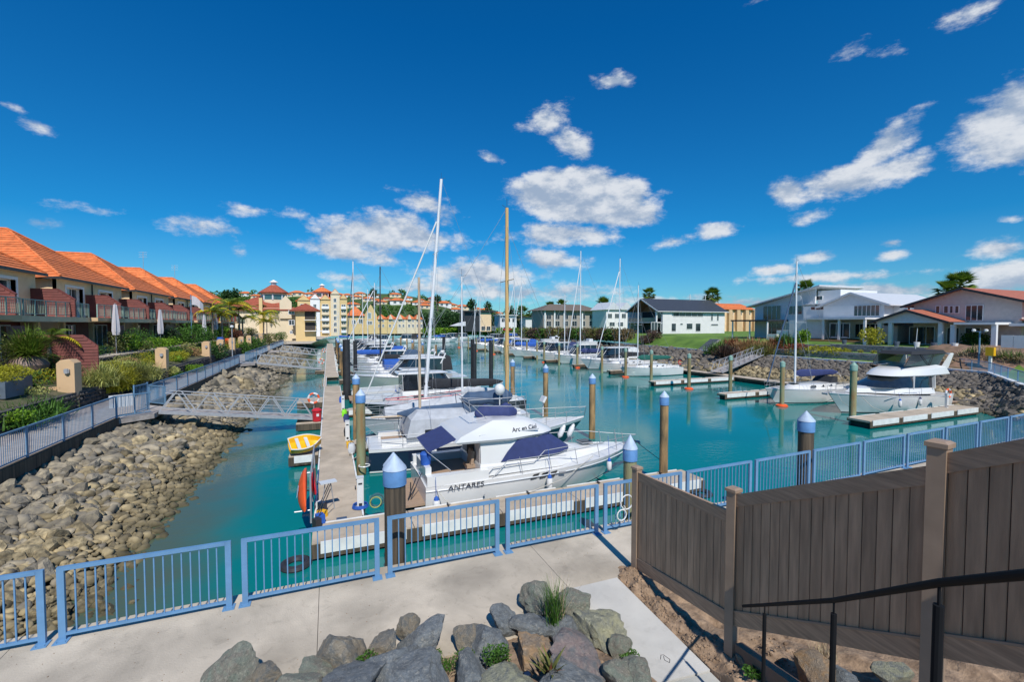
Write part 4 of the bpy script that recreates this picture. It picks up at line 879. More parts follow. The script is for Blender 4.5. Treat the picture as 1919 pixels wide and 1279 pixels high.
def motorboat(label, X, Y, L=9., B=3., bow=1, zs=.95, zb=1.35, mh='gelcoat', roof=2.4, cab=(.28,.68), glass='glass_dark', fly=False, arch=False, canopy=None, rail=True, stripe=None, outboard=False, hardtop=True, group='moored motor cruisers', rake=.14, open_=False):
    t = T('motor_cruiser', label, 'motor boat', (X, Y, 0), 0 if bow > 0 else math.pi, group)
    S = hullparts(t, L, B, zs, zb, mh, 'gelcoat', stripe, .9, rake, 1.3)
    a, c = cab[0]*L, cab[1]*L; w = B*.40
    q = MB(); q.loft([RG(a, c+.18*L, w*.97, w*.5, zs+.0, zs+.2, .9), RG(a, c+.15*L, w*.94, w*.42, zs+.28, zs+.42, .9), RG(a, c+.05*L, w*.86, w*.6, zs+.45, zs+.5, .6)]); q.build('cabin_trunk', 'gelcoat', t, smooth=True)
    if not open_:
        q = MB(); q.loft([RG(a+.05, c+.04*L, w*.88, w*.78, zs+.42, zs+.46, .55), RG(a+.02, c-.09*L, w*.82, w*.7, roof-.12, roof-.12, .4)]); dh = q.build('deckhouse_glass', glass, t, smooth=True)
        q = MB(); 
        for s in (1,-1):
            for f in (0, .33, .66): x0 = a + (c-a)*f*.85; q.bar((x0+.08, s*w*.885, zs+.44), (x0+.03, s*w*.835, roof-.1), .03, .14 if f == 0 else .05)
        for f in (-.5, 0, .5): q.bar((c+.035*L, w*f, zs+.46), (c-.085*L, w*f*.9, roof-.1), .05, .05)
        q.build('pillar', 'gelcoat', t)
        q = MB(); q.loft([RG(a-.25, c-.05*L, w*.86, w*.72, roof-.12, roof-.14, .4), RG(a-.3, c-.04*L, w*.9, w*.75, roof-.06, roof-.08, .4), RG(a-.2, c-.08*L, w*.8, w*.6, roof+.03, roof, .4)]); q.build('roof', 'gelcoat', t, smooth=True)
    if fly:
        q = MB(); q.loft([RG(a-.1, c-.12*L, w*.84, w*.66, roof+.02, roof, .4), RG(a-.15, c-.1*L, w*.9, w*.68, roof+.5, roof+.42, .4), RG(a+.05, c-.2*L, w*.78, w*.5, roof+.52, roof+.45, .4)]); q.build('flybridge', 'gelcoat', t, smooth=True)
        q = MB(); q.bb(a+.3, a+1.0, -.5, .5, roof+.45, roof+.9); q.build('helm_seat', 'gelcoat_grey', t)
    if arch:
        q = MB(); zz = roof + (.5 if fly else 0); q.path([(a+.2,-w*.88,zz-.6),(a-.3,-w*.8,zz+.35),(a-.3,w*.8,zz+.35),(a+.2,w*.88,zz-.6)], .07, 6); q.build('radar_arch', 'gelcoat', t)
        q = MB(); q.lathe([(.22,0),(.24,.1),(.15,.2)], (a-.3,0,zz+.42), 12); q.tube((a-.3,.4,zz+.4),(a-.6,.5,zz+2.2),.012); q.build('radar', 'gelcoat', t)
    if canopy:
        z1 = (zs + 1.35) if open_ else roof; x0 = .05*L if not open_ else .15*L; x1 = a if not open_ else c
        q = MB(); q.loft([[(x0,-w,zs+.35),(x0,w,zs+.35),(x1,w*.9,zs+.35),(x1,-w*.9,zs+.35)],[(x0+.2,-w*.85,z1-.15),(x0+.2,w*.85,z1-.15),(x1,w*.82,z1-.1),(x1,-w*.82,z1-.1)],[(x0+.5,-w*.5,z1+.0),(x0+.5,w*.5,z1+.0),(x1,w*.6,z1-.0),(x1,-w*.6,z1-.0)]]); q.build('canopy', canopy, t, smooth=False)
    q = MB(); q.bb(-.55, .02, -B*.38, B*.38, .28, .36); q.build('swim_platform', 'teak', t)
    if outboard: q = MB(); q.loft([RG(-.65,-.2,.15,.13,.75,None,.1),RG(-.7,-.15,.2,.18,1.0,None,.1),RG(-.6,-.2,.15,.12,1.25,None,.1)]); q.bb(-.5,-.35,-.06,.06,-.3,.75); q.build('outboard_motor', 'fitting', t)
    if rail: rails(t, S, 7, 16, .6)
    return t, S
def text(body, size, parent, loc, rot, m, shear=0., ext=.004):
    cu = bpy.data.curves.new('lettering', 'FONT'); cu.body = body; cu.size = size; cu.extrude = ext; cu.shear = shear; cu.align_x = 'CENTER'; cu.materials.append(M(m)); cu.resolution_u = 3
    tmp = bpy.data.objects.new('tmp', cu); COL.objects.link(tmp); bpy.context.view_layer.update(); me = bpy.data.meshes.new_from_object(tmp.evaluated_get(bpy.context.evaluated_depsgraph_get())); bpy.data.objects.remove(tmp); me.name = 'lettering'
    o = bpy.data.objects.new('lettering', me); COL.objects.link(o); o.parent = parent; o.location = loc; o.rotation_euler = rot; return o
# --- the white cruiser in front
def arc():
    t = T('motor_cruiser', 'white cabin cruiser with navy window covers lying along the nearest finger', 'motor boat', (2.9, 16.35, 0), 0, 'moored motor cruisers')
    L = 9.3; B = 3.25
    S = hullparts(t, L, B, .98, 1.22, 'gelcoat', 'gelcoat', 'hull_navy', .93, .15, 1.4, 2.4)
    # rubbing strake
    q = MB(); [q.tube(Vector(S[k][4]) - Vector((0, -.0*s, .14)) if s > 0 else Vector((S[k][4][0], -S[k][4][1], S[k][4][2]-.14)), Vector(S[k+1][4]) - Vector((0,0,.14)) if s > 0 else Vector((S[k+1][4][0], -S[k+1][4][1], S[k+1][4][2]-.14)), .026, n=5, cap=False) for k in range(16) for s in (1,-1)]; q.build('rubbing_strake', 'gelcoat_grey', t)
    q = MB(); q.bb(.25, 2.1, -1.15, 1.15, 1.0, 1.045); q.build('cockpit_sole', 'teak', t)
    q = MB(); q.bb(.05, 2.2, -1.5, -1.2, .98, 1.32); q.bb(.05, 2.2, 1.2, 1.5, .98, 1.32); q.bb(.05, .25, -1.2, .5, .98, 1.55); q.build('coaming', 'gelcoat', t)
    q = MB(); q.loft([RG(1.95, 8.3, 1.36, .55, 1.05, 1.12, 1.6), RG(1.95, 7.9, 1.32, .45, 1.38, 1.30, 1.6), RG(2.0, 6.2, 1.2, .8, 1.48, 1.46, .9)]); q.build('foredeck_trunk', 'gelcoat', t, smooth=True)
    q = MB(); q.loft([RG(2.0, 5.95, 1.24, 1.02, 1.44, 1.5, .8), RG(2.0, 5.55, 1.22, .98, 1.8, 1.8, .7), RG(2.0, 4.95, 1.16, .92, 2.28, 2.24, .5)]); h = q.build('deckhouse', 'gelcoat', t, smooth=True)
    q = MB(); q.loft([RG(2.75, 5.99, 1.265, 1.05, 1.47, 1.52, .8), RG(3.0, 5.59, 1.245, 1.01, 1.8, 1.8, .7), RG(3.45, 4.99, 1.185, .95, 2.23, 2.2, .5)], False, False); q.build('window_cover', 'canvas_navy', h, smooth=True)
    q = MB(); q.bb(1.97, 2.0, -.45, .45, 1.08, 2.18); q.build('saloon_door', 'interior', h); q = MB(); q.bb(1.985, 1.998, .55, 1.1, 1.45, 2.15); q.bb(1.985, 1.998, -1.1, -.55, 1.45, 2.15); q.build('curtain', 'taupe', h)
    q = MB(); q.loft([RG(1.15, 5.1, 1.32, 1.0, 2.26, 2.2, .7), RG(1.05, 5.2, 1.38, 1.04, 2.34, 2.3, .7), RG(1.25, 5.0, 1.34, 1.0, 2.52, 2.42, .7), RG(2.3, 4.4, 1.05, .8, 2.86, 2.70, .5), RG(2.55, 4.1, .95, .7, 2.93, 2.82, .4)]); r = q.build('flybridge', 'gelcoat', t, smooth=True)
    q = MB(); q.bar((1.9,-1.33,2.50),(4.3,-1.10,2.50),.03,.05); q.build('moulding', 'gelcoat_grey', r)
    text('Arc en Ciel', .25, r, (3.72, -1.165, 2.525) , (rad(47), 0, rad(16)), 'gold_text', .35)
    tt = text('ANTARES', .22, t, (1.35, -1.628, .84), (rad(84), 0, 0), 'gold_text', .1); tt.scale = (1.35, 1, 1)
    q = MB(); cover(q, (2.2,.1,3.0), (3.9,.1,2.95), .34, .42, n=10, k=8, lump=.6, flat=1.1); q.build('folded_canopy', 'canvas_navy', r, smooth=True)
    q = MB(); [q.path([(2.3,s*.95,3.0),(1.8,s*.9,3.5),(3.6,s*.9,3.35)], .014, 5) for s in (1,-1)]; q.tube((1.8,-.9,3.5),(1.8,.9,3.5),.014); q.build('canopy_frame', 'steel', r)
    q = MB(); q.add([(1.2,-1.15,2.44),(1.2,1.15,2.44),(.15,1.1,2.05),(.15,-1.1,2.05),(1.2,-1.15,2.42),(1.2,1.15,2.42),(.15,1.1,2.03),(.15,-1.1,2.03)],[(0,1,2,3),(7,6,5,4),(0,3,7,4),(1,5,6,2),(2,6,7,3),(0,4,5,1)]); q.build('cockpit_awning', 'canvas_navy', t)
    q = MB(); q.path([(.15,-1.1,2.05),(.9,-1.3,1.4)], .013, 5); q.path([(.15,1.1,2.05),(.9,1.3,1.4)], .013, 5); q.tube((.15,-1.1,2.05),(.15,1.1,2.05),.013); q.build('awning_frame', 'steel', t)
    # louvres
    for i in range(3):
        x = 3.75 + i*.36; q = MB(); yb = -1.615
        q.add([(x,yb,.80),(x+.24,yb,.83),(x+.36,yb-.012,1.02),(x+.12,yb-.012,.99),(x,yb+.05,.80),(x+.24,yb+.05,.83),(x+.36,yb+.05,1.02),(x+.12,yb+.05,.99)],[(0,1,2,3),(4,7,6,5),(0,4,5,1),(1,5,6,2),(2,6,7,3),(3,7,4,0)]); q.build('air_vent', 'glass_dark', t)
    q = MB(); q.bb(4.9,5.15,-1.66,-1.62,.92,.97); q.lathe([(.035,0),(.035,.02)],(2.0,-1.62,.5),8); q.build('skin_fitting', 'steel', t)
    # side and bow rails
    q = MB(); pts = []
    def P(k, s, up, ins=.12): r_ = S[k][4]; return Vector((r_[0], (r_[1]-ins)*s if r_[1] > ins else 0, r_[2]+up))
    for s in (1,-1):
        top = [P(k, s, .0 if k == 4 else (.55 if k < 14 else .55 - .07*(k-13))) for k in range(4, 17)]; top[-1].x += .25; top[-2].x += .1
        q.path(top, .013, 6)
        for k in (6, 8, 10, 12, 14, 15): q.tube(P(k, s, 0), P(k, s, .62) - Vector((.12,0,0)), .013, n=5)
        q.path([Vector((2.1, s*1.42, 1.05)), Vector((2.4, s*1.42, 1.35)), Vector((4.0, s*1.42, 1.40)), Vector((4.4, s*1.42, 1.75)), Vector((5.5, s*1.36, 1.8))], .014, 5)
    q.tube(P(16,1,.34)+Vector((.25,0,0)), P(16,-1,.34)+Vector((.25,0,0)), .013); q.build('guard_rail', 'steel', t)
    q = MB(); q.bb(8.9, 9.65, -.11, .11, 1.22, 1.27); q.build('bow_roller', 'steel', t)
    q = MB(); q.bar((9.2,0,1.32),(9.75,0,1.22),.05,.05); q.bar((9.6,-.2,1.2),(9.8,.2,1.2),.04,.1); q.build('anchor', 'galv', t)
    q = MB(); q.bb(6.7,7.15,-.22,.22,1.52,1.56); q.build('deck_hatch', 'glass_dark', t); q = MB(); q.bb(6.66,7.19,-.26,.26,1.49,1.53); q.build('hatch_frame', 'steel', t)
    q = MB(); q.bb(-.75, .02, -1.35, 1.35, .34, .42); q.build('swim_platform', 'teak', t)
    q = MB(); q.path([(-.7,-1.2,.42),(-.7,-1.2,.95),(-.7,-.5,.95),(-.7,-.5,.42)], .016); q.path([(-.7,.3,.42),(-.7,.3,.9),(-.7,1.2,.9),(-.7,1.2,.42)], .016); q.build('stern_rail', 'steel', t)
    q = MB(); q.path([(-.4,-.9,.42),(-.1,-.7,1.0),(.3,-.3,1.5)], .015); q.path([(-.5,-1.0,.5),(-.1,-.2,.9)], .02); q.lathe([(.02,0),(.02,.5)],(-.35,-.6,.42),6); q.build('fishing_rods', 'fitting', t)
    return t
arc()
def fender(x, y, z, lb, L=.5, r=.10, tilt=0., top='canvas_blue', hang=.9):
    t = T('fender', lb, 'boat fender', (x, y, z), 0, 'fenders of the front cruiser'); t.rotation_euler = (0, tilt, 0)
    q = MB(); q.lathe([(.02,-L/2-.03),(r*.7,-L/2+.03),(r,-L/2+.1),(r,L/2-.1),(r*.7,L/2-.04)], n=14); q.build('body', 'gelcoat', t, smooth=True)
    q = MB(); q.lathe([(r*.75,L/2-.045),(r*.62,L/2+.03),(.02,L/2+.09)], n=12); q.build('end_cap', top, t, smooth=True)
    if hang: q = MB(); q.tube((0,0,L/2+.08),(0,.1,L/2+.08+hang),.008); q.build('line', top, t)
fender(7.35, 14.62, .62, 'white blue-topped fender hanging amidships on the cruiser side', .5, .11); fender(10.15, 15.0, .85, 'white blue-topped fender hanging near the cruiser bow', .42, .1, hang=.85); fender(3.2, 14.62, .45, 'white fender at the cruiser stern corner', .42, .12, hang=.6)
fender(9.15, 17.1, 1.8, 'left one of two white fenders lashed upright to the foredeck rail', .5, .11, .5, 'gelcoat', 0); fender(9.6, 17.1, 1.8, 'right one of two white fenders lashed upright to the foredeck rail', .5, .11, .5, 'gelcoat', 0)
for k,(x,y,z,lb) in enumerate(((4.2,19.55,.75,'white fender hanging on the ketch side, aft'),(6.6,19.5,.8,'white fender hanging on the ketch side, amidships'),(4.5,24.6,.7,'white fender on the grey covered sloop'),(8.0,28.85,.75,'white fender on the black racing yacht'),(4.6,33.6,.75,'white fender on the dark grey launch'),(5.0,37.9,.7,'white fender on the launch with green tinted screen'),(7.0,42.5,.9,'white fender on the sage hulled cruiser, aft'),(9.5,42.5,.9,'white fender on the sage hulled cruiser, forward'),(39.5,19.3,.8,'white fender on the flybridge cruiser, aft'),(37,19.25,.85,'white fender on the flybridge cruiser, forward'))):
    fender(x, y, z, lb, .5, .11, 0, 'canvas_blue' if k % 2 else 'canvas_navy', .4)
bk = T('bucket', 'bright blue bucket upended in the cruiser cockpit', 'bucket', (3.05, 15.6, 1.55)); q = MB(); q.lathe([(.17,0),(.20,.36),(.15,.42)], n=14); q.build('pail', 'canvas_blue', bk, smooth=True)
for (x,y,lb) in ((4.75,15.9,'cushioned brown seat at the cruiser cabin door'),): 
    s_ = T('seat', lb, 'seat', (x,y,1.05)); q = MB(); q.box((0,0,.2),(.4,.5,.12)); q.build('cushion','teak',s_); q = MB(); q.box((.02,0,.5),(.1,.5,.5),ry=.15); q.build('backrest','teak',s_); q = MB(); q.box((0,0,.07),(.3,.4,.14)); q.build('base','gelcoat_grey',s_)
# --- navy ketch
p = atY(950,390,21.2); pz = atY(785,520,21.2)
ket, S = sailboat('navy hulled ketch with tall golden wooden mast and slate blue sail cover', 1.5, 21.2, 11.2, 3.4, 1, 1.05, 1.4, 'hull_navy', 'canvas_slate', p.x-1.5, p.z, 0, 'mast_gold', .11, False, stripe='gelcoat', mizzen=(pz.x-1.5, pz.z, 'mast_tan'), white_top=True, stern=.7)
q = MB(); q.loft([RG(1.6,5.2,1.15,1.0,1.4,1.45,.6), RG(1.8,4.8,1.05,.9,2.15,2.1,.5), RG(2.2,4.4,.5,.5,2.45,2.4,.3)]); q.build('cockpit_cover', 'canvas_grey', ket, smooth=True)
q = MB(); q.bb(2.4,3.6,-1.16,-1.14,1.5,1.7); q.build('tinted_window','glass_dark',ket)
q = MB(); q.tube((6.1,-.7,1.5),(6.1,-.7,3.0),.03); blob(q, (6.1,-.7,3.25), .26, 12, (1,1,1.1)); q.build('radome', 'gelcoat', ket, smooth=True)
q = MB(); q.tube((9.2,.9,1.4),(9.2,.9,2.2),.03); q.box((9.2,.9,2.35),(.12,.45,.35),ry=.5); q.build('outboard_bracket','gelcoat',ket)
q = MB(); [q.path([(4.6,s*1.3,1.4),(4.4,s*1.2,2.9),(7.2,s*1.1,2.9),(7.4,s*1.2,1.5)],.02) for s in (1,-1)]; q.tube((4.4,-1.2,2.9),(4.4,1.2,2.9),.02); q.build('bimini_frame','steel',ket)
q = MB(); cover(q,(4.4,0,2.75),(7.0,0,2.8),.55,.6,n=12,k=8,lump=.2,flat=.9); q.build('bimini','canvas_slate',ket,smooth=True)
# --- grey covered sloop
b3, S = sailboat('white sloop wrapped in pale grey canvas covers beside the navy ketch', 11.2, 26.1, 9.8, 3.1, -1, 1.0, 1.25, 'gelcoat_grey', 'canvas_grey', 3.9, 9.2, 0, 'mast_white', .06, False, rig=True)
q = MB(); q.loft([[(3.2,-1.3,1.2),(3.2,1.3,1.2),(3.2,.05,2.3),(3.2,-.05,2.3)],[(8.4,-.7,1.3),(8.4,.7,1.3),(8.4,.05,1.75),(8.4,-.05,1.75)]]); q.build('boom_tent', 'canvas_grey', b3)
# --- racing yacht with the tall raked white mast
Y4 = 30.6; pb = atY(797,740,Y4); pt = atY(827,336,Y4); bowX = 1.9; sx = 12.9
b4, S = sailboat('black hulled racing yacht with the tallest white mast and black boom cover', sx, Y4, sx-bowX, 3.4, -1, 1.05, 1.3, 'hull_dark', 'canvas_dark', sx-pb.x, pt.z, pt.x-pb.x, 'mast_white', .125, True, 'gelcoat', fs=.83, coach='gelcoat_grey')
q = MB(); q.path([(4,-1.2,1.6),(6.5,-.9,1.5),(9.5,-.3,1.45)], .03); q.path([(4,1.0,1.7),(7,.7,1.5),(9.5,.3,1.45)], .03); q.build('red_line', 'red', b4)
# --- others on the left side
m5, S = motorboat('dark grey cabin launch with black framed windows behind the racing yacht', 2.2, 35.2, 9.2, 3., 1, 1.0, 1.3, 'gelcoat_grey', 2.75, (.30,.74), 'glass_dark', canopy=None)
m6, S = motorboat('white launch with green tinted three pane windscreen', 2.0, 39.4, 8.6, 2.9, 1, .95, 1.25, 'gelcoat', 2.6, (.45,.75), 'glass_teal')
m7, S = motorboat('big white express cruiser with sage green hull, bow towards the pontoon', 12.6, 44.4, 11.2, 3.6, -1, 1.25, 1.75, 'hull_sage', 3.2, (.22,.62), 'glass_dark', arch=True)
m8, S = motorboat('white cruiser with black cockpit canopy, third beyond the racing yacht', 12.8, 48.9, 10.5, 3.4, -1, 1.15, 1.6, 'gelcoat', 3.1, (.25,.6), canopy='canvas_dark', arch=True)
m9, S = motorboat('white runabout with bright blue windscreen cover', 11.0, 53.7, 8.5, 3., -1, 1., 1.4, 'gelcoat', 2.5, (.3,.62), canopy='canvas_blue', open_=True)
pb_ = atY(711,500,58); 
b10, S = sailboat('black masted yacht behind the blue covered runabout', 12.4, 58.2, 10.5, 3.2, -1, 1.05, 1.3, 'gelcoat', 'canvas_dark', 12.4-pb_.x, pb_.z, .1, 'fitting', .09, False, rig=True)
m11, S = motorboat('white cruiser with teal canopy, near the dark blue hulled yacht', 12.0, 63, 9.5, 3.2, -1, 1.1, 1.5, 'gelcoat', 2.9, (.28,.62), canopy='canvas_slate', arch=True)
pb_ = atY(660,490,67.4)
b12, S = sailboat('dark blue hulled yacht with tall white mast, bow at the pontoon', 13.0, 67.4, 11.0, 3.4, -1, 1.15, 1.45, 'hull_navy', 'canvas_blue', 13.0-pb_.x, pb_.z, .1, 'mast_white', .10, True, 'canvas_slate', white_top=True)
far = [('m','white hull with sky blue canopy',72.2,'canvas_blue'),('s','white yacht with thin mast close left of the others',76.6,'canvas_blue'),('m','white cruiser with black canopy',81.4,'canvas_dark'),('m','white flybridge cruiser, tallest of the far left group',85.8,None),('s','white yacht with blue sail cover, far left',90.6,'canvas_blue'),('m','white launch with navy canopy, far left',95,'canvas_navy'),('m','white cruiser with plain roof, far left',99.8,None),('s','last yacht of the left side',104.2,'canvas_navy'),('m','white launch beyond all other left-hand boats',109,'canvas_navy'),('m','little white cruiser at the pontoon end',118,None)]
for k, (ty, lb, yv, cv) in enumerate(far):
    if ty == 'm': motorboat(lb, 11.5, yv, 9.5, 3.2, -1, 1.1, 1.55, 'gelcoat', 2.8 if k % 2 else 3.0, (.28,.66), fly=(k == 3), canopy=cv, arch=k % 2 == 0)
    else: sailboat(lb, 12, yv, 10.5, 3.2, -1, 1.05, 1.3, 'gelcoat', cv, 5.2, 13 if k != 1 else atY(683,530,yv).z, .1, 'mast_white', .08, k == 1, detail=1)
# --- right side
def flybridge_cruiser():
    t = T('motor_cruiser', 'large white flybridge cruiser with black canopy beside the wide right-hand finger', 'motor boat', (44.2, 21.3, 0), math.pi, 'moored motor cruisers')
    t.scale = (1,1,.84); S = hullparts(t, 11.6, 3.9, 1.3, 1.85, 'gelcoat', 'gelcoat', 'hull_dark', .92, .13, 1.3, 2.3)
    q = MB(); q.loft([RG(2.0,9.6,1.6,.5,1.4,1.8,1.6), RG(2.0,9.0,1.5,.5,1.9,2.15,1.6), RG(2.1,7.6,1.4,.9,2.1,2.25,1)]); q.build('foredeck_trunk','gelcoat',t,smooth=True)
    q = MB(); q.loft([RG(2.1,7.9,1.5,1.2,1.95,2.2,1.0), RG(2.1,5.9,1.35,1.1,3.05,3.02,.7)]); h = q.build('deckhouse','glass_dark',t,smooth=True)
    for s in (1,-1): q = MB(); q.bar((2.2,s*1.52,1.9),(2.0,s*1.38,3.05),.06,.35); q.bar((4.6,s*1.5,2.0),(4.3,s*1.37,3.05),.05,.12); q.build('pillar','gelcoat',h)
    q = MB(); q.loft([RG(.4,6.1,1.5,1.15,3.0,2.98,.9), RG(.2,6.3,1.62,1.2,3.12,3.08,.9), RG(.6,5.9,1.55,1.1,3.75,3.45,.9), RG(1.4,5.0,1.3,.9,3.95,3.7,.6)]); f = q.build('flybridge','gelcoat',t,smooth=True)
    for s in (1,-1): q = MB(); q.prism([(.2,3.6),(1.0,3.7),(-.1,4.9),(-.5,4.95)], s*1.45-.05, s*1.45+.05); q.build('arch_leg','gelcoat',f)
    q = MB(); q.bb(-.5,-.1,-1.45,1.45,4.85,4.97); q.build('arch_top','gelcoat',f)
    q = MB(); q.loft([[(.0,-1.3,4.95),(.0,1.3,4.95),(4.2,1.1,4.9),(4.2,-1.1,4.9)],[(.3,-1.2,5.25),(.3,1.2,5.25),(3.9,1.0,5.2),(3.9,-1.0,5.2)]]); q.build('canopy_top','canvas_dark',f)
    for s in (1,-1):
        q = MB(); q.add([(.2,s*1.3,4.95),(4.2,s*1.1,4.9),(4.9,s*1.05,3.9),(1.0,s*1.3,3.9)],[(0,1,2,3)]); q.build('clear_panel','window_glass',f); q = MB(); q.path([(0,s*1.32,4.95),(4.2,s*1.12,4.92),(4.95,s*1.07,3.85)],.03); q.path([(1.6,s*1.28,4.95),(2.2,s*1.28,3.9),(3.2,s*1.2,4.95)],.025); q.build('canopy_frame','canvas_dark',f)
    q = MB(); q.tube((-.3,-.9,4.97),(-.5,-.9,7.2),.02); q.build('aerial','gelcoat',f)
    for s in (1,-1):
        q = MB(); q.add([(3.2,s*1.925,1.35),(5.6,s*1.94,1.55),(5.0,s*1.93,1.62),(3.4,s*1.92,1.5)],[(0,1,2,3)]); q.build('hull_window','glass_dark',t)
        q = MB(); q.bar((1.0,s*1.9,1.2),(8,s*1.75,1.5),.03,.04); q.build('moulding','gelcoat_grey',t)
    rails(t, S, 6, 16, .65)
    q = MB(); q.bb(-1.0,.02,-1.6,1.6,.4,.5); q.build('swim_platform','teak',t)
    q = MB(); q.bar((11.3,0,1.95),(12.1,0,1.85),.16,.06); q.bar((11.9,-.25,1.8),(12.05,.25,1.8),.05,.12); q.build('anchor','galv',t)
    q = MB(); q.path([(10.2,1.3,1.7),(10.0,1.9,.9),(9.7,2.7,.55)],.02); q.build('mooring_line','rope',t)
flybridge_cruiser()
px_ = atY(1490,700,25.9); pm = atY(1495,490,25.9)
sailboat('white sloop with navy sail cover moored behind the flybridge cruiser', 41.9, 25.9, 9.8, 3.2, -1, 1.05, 1.3, 'gelcoat', 'canvas_navy', 41.9-px_.x, pm.z, -.1, 'mast_white', .085, True, 'canvas_slate', dodger='canvas_dark', detail=2, fs=.85)
pm = atY(1197,535,46.3)
sl5, S = sailboat('small white sloop with a green sail cover and lifebuoy at its stern', 41.6, 46.3, 8.9, 2.9, -1, .95, 1.2, 'gelcoat', 'canvas_green', 41.6-atY(1195,670,46.3).x, pm.z, .0, 'mast_white', .07, False, 'canvas_green')
lb = T('lifebuoy', 'red and white horseshoe buoy on the green covered sloop stern', 'lifebuoy', (41.7, 46.0, 1.5), 0); q = MB(); q.torus((0,0,0),.22,.06,12,6,'y',.6,5.7); q.build('ring','red',lb)
R2 = [('s','white yacht with bare mast right of the pale cabin boat',51.2,(1162,485),'canvas_dark'),('m','white trawler with enclosed wheelhouse and rear canopy',55.4,None,'gelcoat'),('s','white yacht with paired furled headsails, mast left of the trawler',60.4,(1078,470),'canvas_navy'),
      ('m','white motor boat with pale flybridge behind green piles',65,None,None),('s','white yacht with slate cover and bow pulpit, mid right row',69.6,None,'canvas_slate'),('m','white runabout with navy canopy, mid right row',74.2,None,'canvas_navy'),('m','white flybridge boat with radar arch, further right row',78.6,None,None),
      ('s','thin masted yacht close right of the golden mast',83.2,(975,520),'canvas_blue'),('s','thin masted yacht hidden mostly by the golden mast',87.8,(964,518),'canvas_blue'),('m','white hull with bright blue canopy, far right row',92,None,'canvas_blue'),('s','yacht with bright blue sail cover, far right row',97,None,'canvas_blue'),
      ('m','white launch with bright blue tarpaulin, far right row',101,None,'canvas_blue'),('s','slim masted yacht standing before the tan block house',110,(893,523),'canvas_blue'),('m','pale motor boat at the far end of the right row',116,None,None),('s','last yacht of the right row',122,None,'canvas_navy')]
for k, (ty, lb, yv, mp_, cv) in enumerate(R2):
    x0 = 42.2 if yv < 60 else 43
    if ty == 'm': motorboat(lb, x0, yv, 9.6, 3.4, -1, 1.15, 1.55, ('gelcoat','gelcoat_grey')[k % 3 == 1], 3.1, (.25,.66), fly=k in (3,6), canopy=cv, arch=k % 2 == 0)
    else:
        if mp_: q_ = atY(*mp_, yv); mx_ = x0 - q_.x; mt_ = q_.z
        else: mx_ = 5.2; mt_ = 11.5
        sailboat(lb, x0, yv, 10, 3.2, -1, 1.05, 1.35, 'gelcoat', cv, max(2.5, min(7.5, mx_)), mt_, 0, 'mast_white', .085, bool(mp_), detail=1, fs=.9)
# far cluster of boats beyond
for k in range(13):
    x = 8 + 5.2 * k + R.uniform(-1,1); y = 158 + R.uniform(-4, 18)
    (motorboat if k % 3 else sailboat)('distant white %s in the far basin, %s from the left' % ('motor boat' if k % 3 else 'yacht', ordn(k)), x, y, 9, 3.2, 1 if k % 2 else -1, **({'roof':2.9,'canopy':('canvas_navy','canvas_dark',None)[k % 3]} if k % 3 else {'mtop':R.uniform(10,14),'detail':1,'cov':'canvas_blue'}))

# --- things on the pontoon
t = T('dinghy', 'bright yellow dinghy with white rim resting on its small float', 'dinghy', (-1.1, 22.75, .66), rad(14)); t.scale = (.7, .98, 1.05); t.rotation_euler = (rad(22), 0, rad(14)); S_ = []
q = MB(); rings = []
for i in range(11):
    u = i/10; b_ = .55*(.8 + .2*math.sin(min(1,u/.4)*1.57)) if u < .4 else .55*max(.12, 1-((u-.4)/.6)**2.4); x = (u-.5)*1.9; z = .38+.14*u*u
    rings.append([(x,-b_,z),(x,-b_*.8,.12+.08*u*u),(x,0,.02+.12*u**3),(x,b_*.8,.12+.08*u*u),(x,b_,z),(x,b_*.86,z),(x,b_*.66,.2+.1*u*u),(x,0,.12+.12*u**3),(x,-b_*.66,.2+.1*u*u),(x,-b_*.86,z)])
q.loft(rings); q.build('hull', 'yellow', t, smooth=True)
q = MB(); [q.tube(a[k], b_[k], .028, n=6) for a, b_ in zip(rings[:-1], rings[1:]) for k in (0, 4)]; q.tube(rings[0][0], rings[0][4], .028); q.build('gunwale', 'gelcoat', t)
for x in (-.45, .1): q = MB(); q.box((x,0,.34),(.2,.86,.03)); q.build('thwart', 'gelcoat_grey', t)
def lifebuoy(x, y, z, lb, axis='y', post=True):
    t = T('lifebuoy', lb, 'lifebuoy', (x, y, z), 0)
    for k in range(8): q = MB(); q.torus((0,0,0), .30, .065, 4, 8, axis, k*math.pi/4, (k+1)*math.pi/4); q.build('segment', 'orange' if k % 2 == 0 else 'gelcoat', t, smooth=True)
    if post: s = T('buoy_stand', 'slim grey stand that carries a lifebuoy' + lb[len('orange'):][:0] + ' at ' + lb.split(' at ')[-1], 'stand', (x, y+.09, 0)); q = MB(); q.tube((0,0,.5),(0,0,z+.3),.025); q.build('post','galv',s); q = MB(); q.box((0,-.03,z+.05),(.12,.02,.5)); q.build('backplate','galv',s)
lifebuoy(-.95, 31.0, 1.75, 'orange and white lifebuoy at the foot of the first gangway'); lifebuoy(-.95, 63.0, 1.65, 'orange and white lifebuoy at the foot of the second gangway'); lifebuoy(41.0, 18.4, 1.45, 'orange lifebuoy at the inner end of the right-hand finger'); lifebuoy(-.9, 89.5, 1.65, 'orange lifebuoy at the foot of the third gangway')
t = T('bin', 'red round topped bin by the gangway foot', 'bin', (-.75, 30.0, .5)); q = MB(); q.lathe([(.24,0),(.27,.62)], n=14); q.build('drum','red',t,smooth=True); q = MB(); q.lathe([(.30,.62),(.30,.68),(.16,.78)], n=14); q.build('lid','red',t,smooth=True); q = MB(); q.box((.05,-.255,.40),(.14,.02,.16)); q.build('sticker','gelcoat',t)
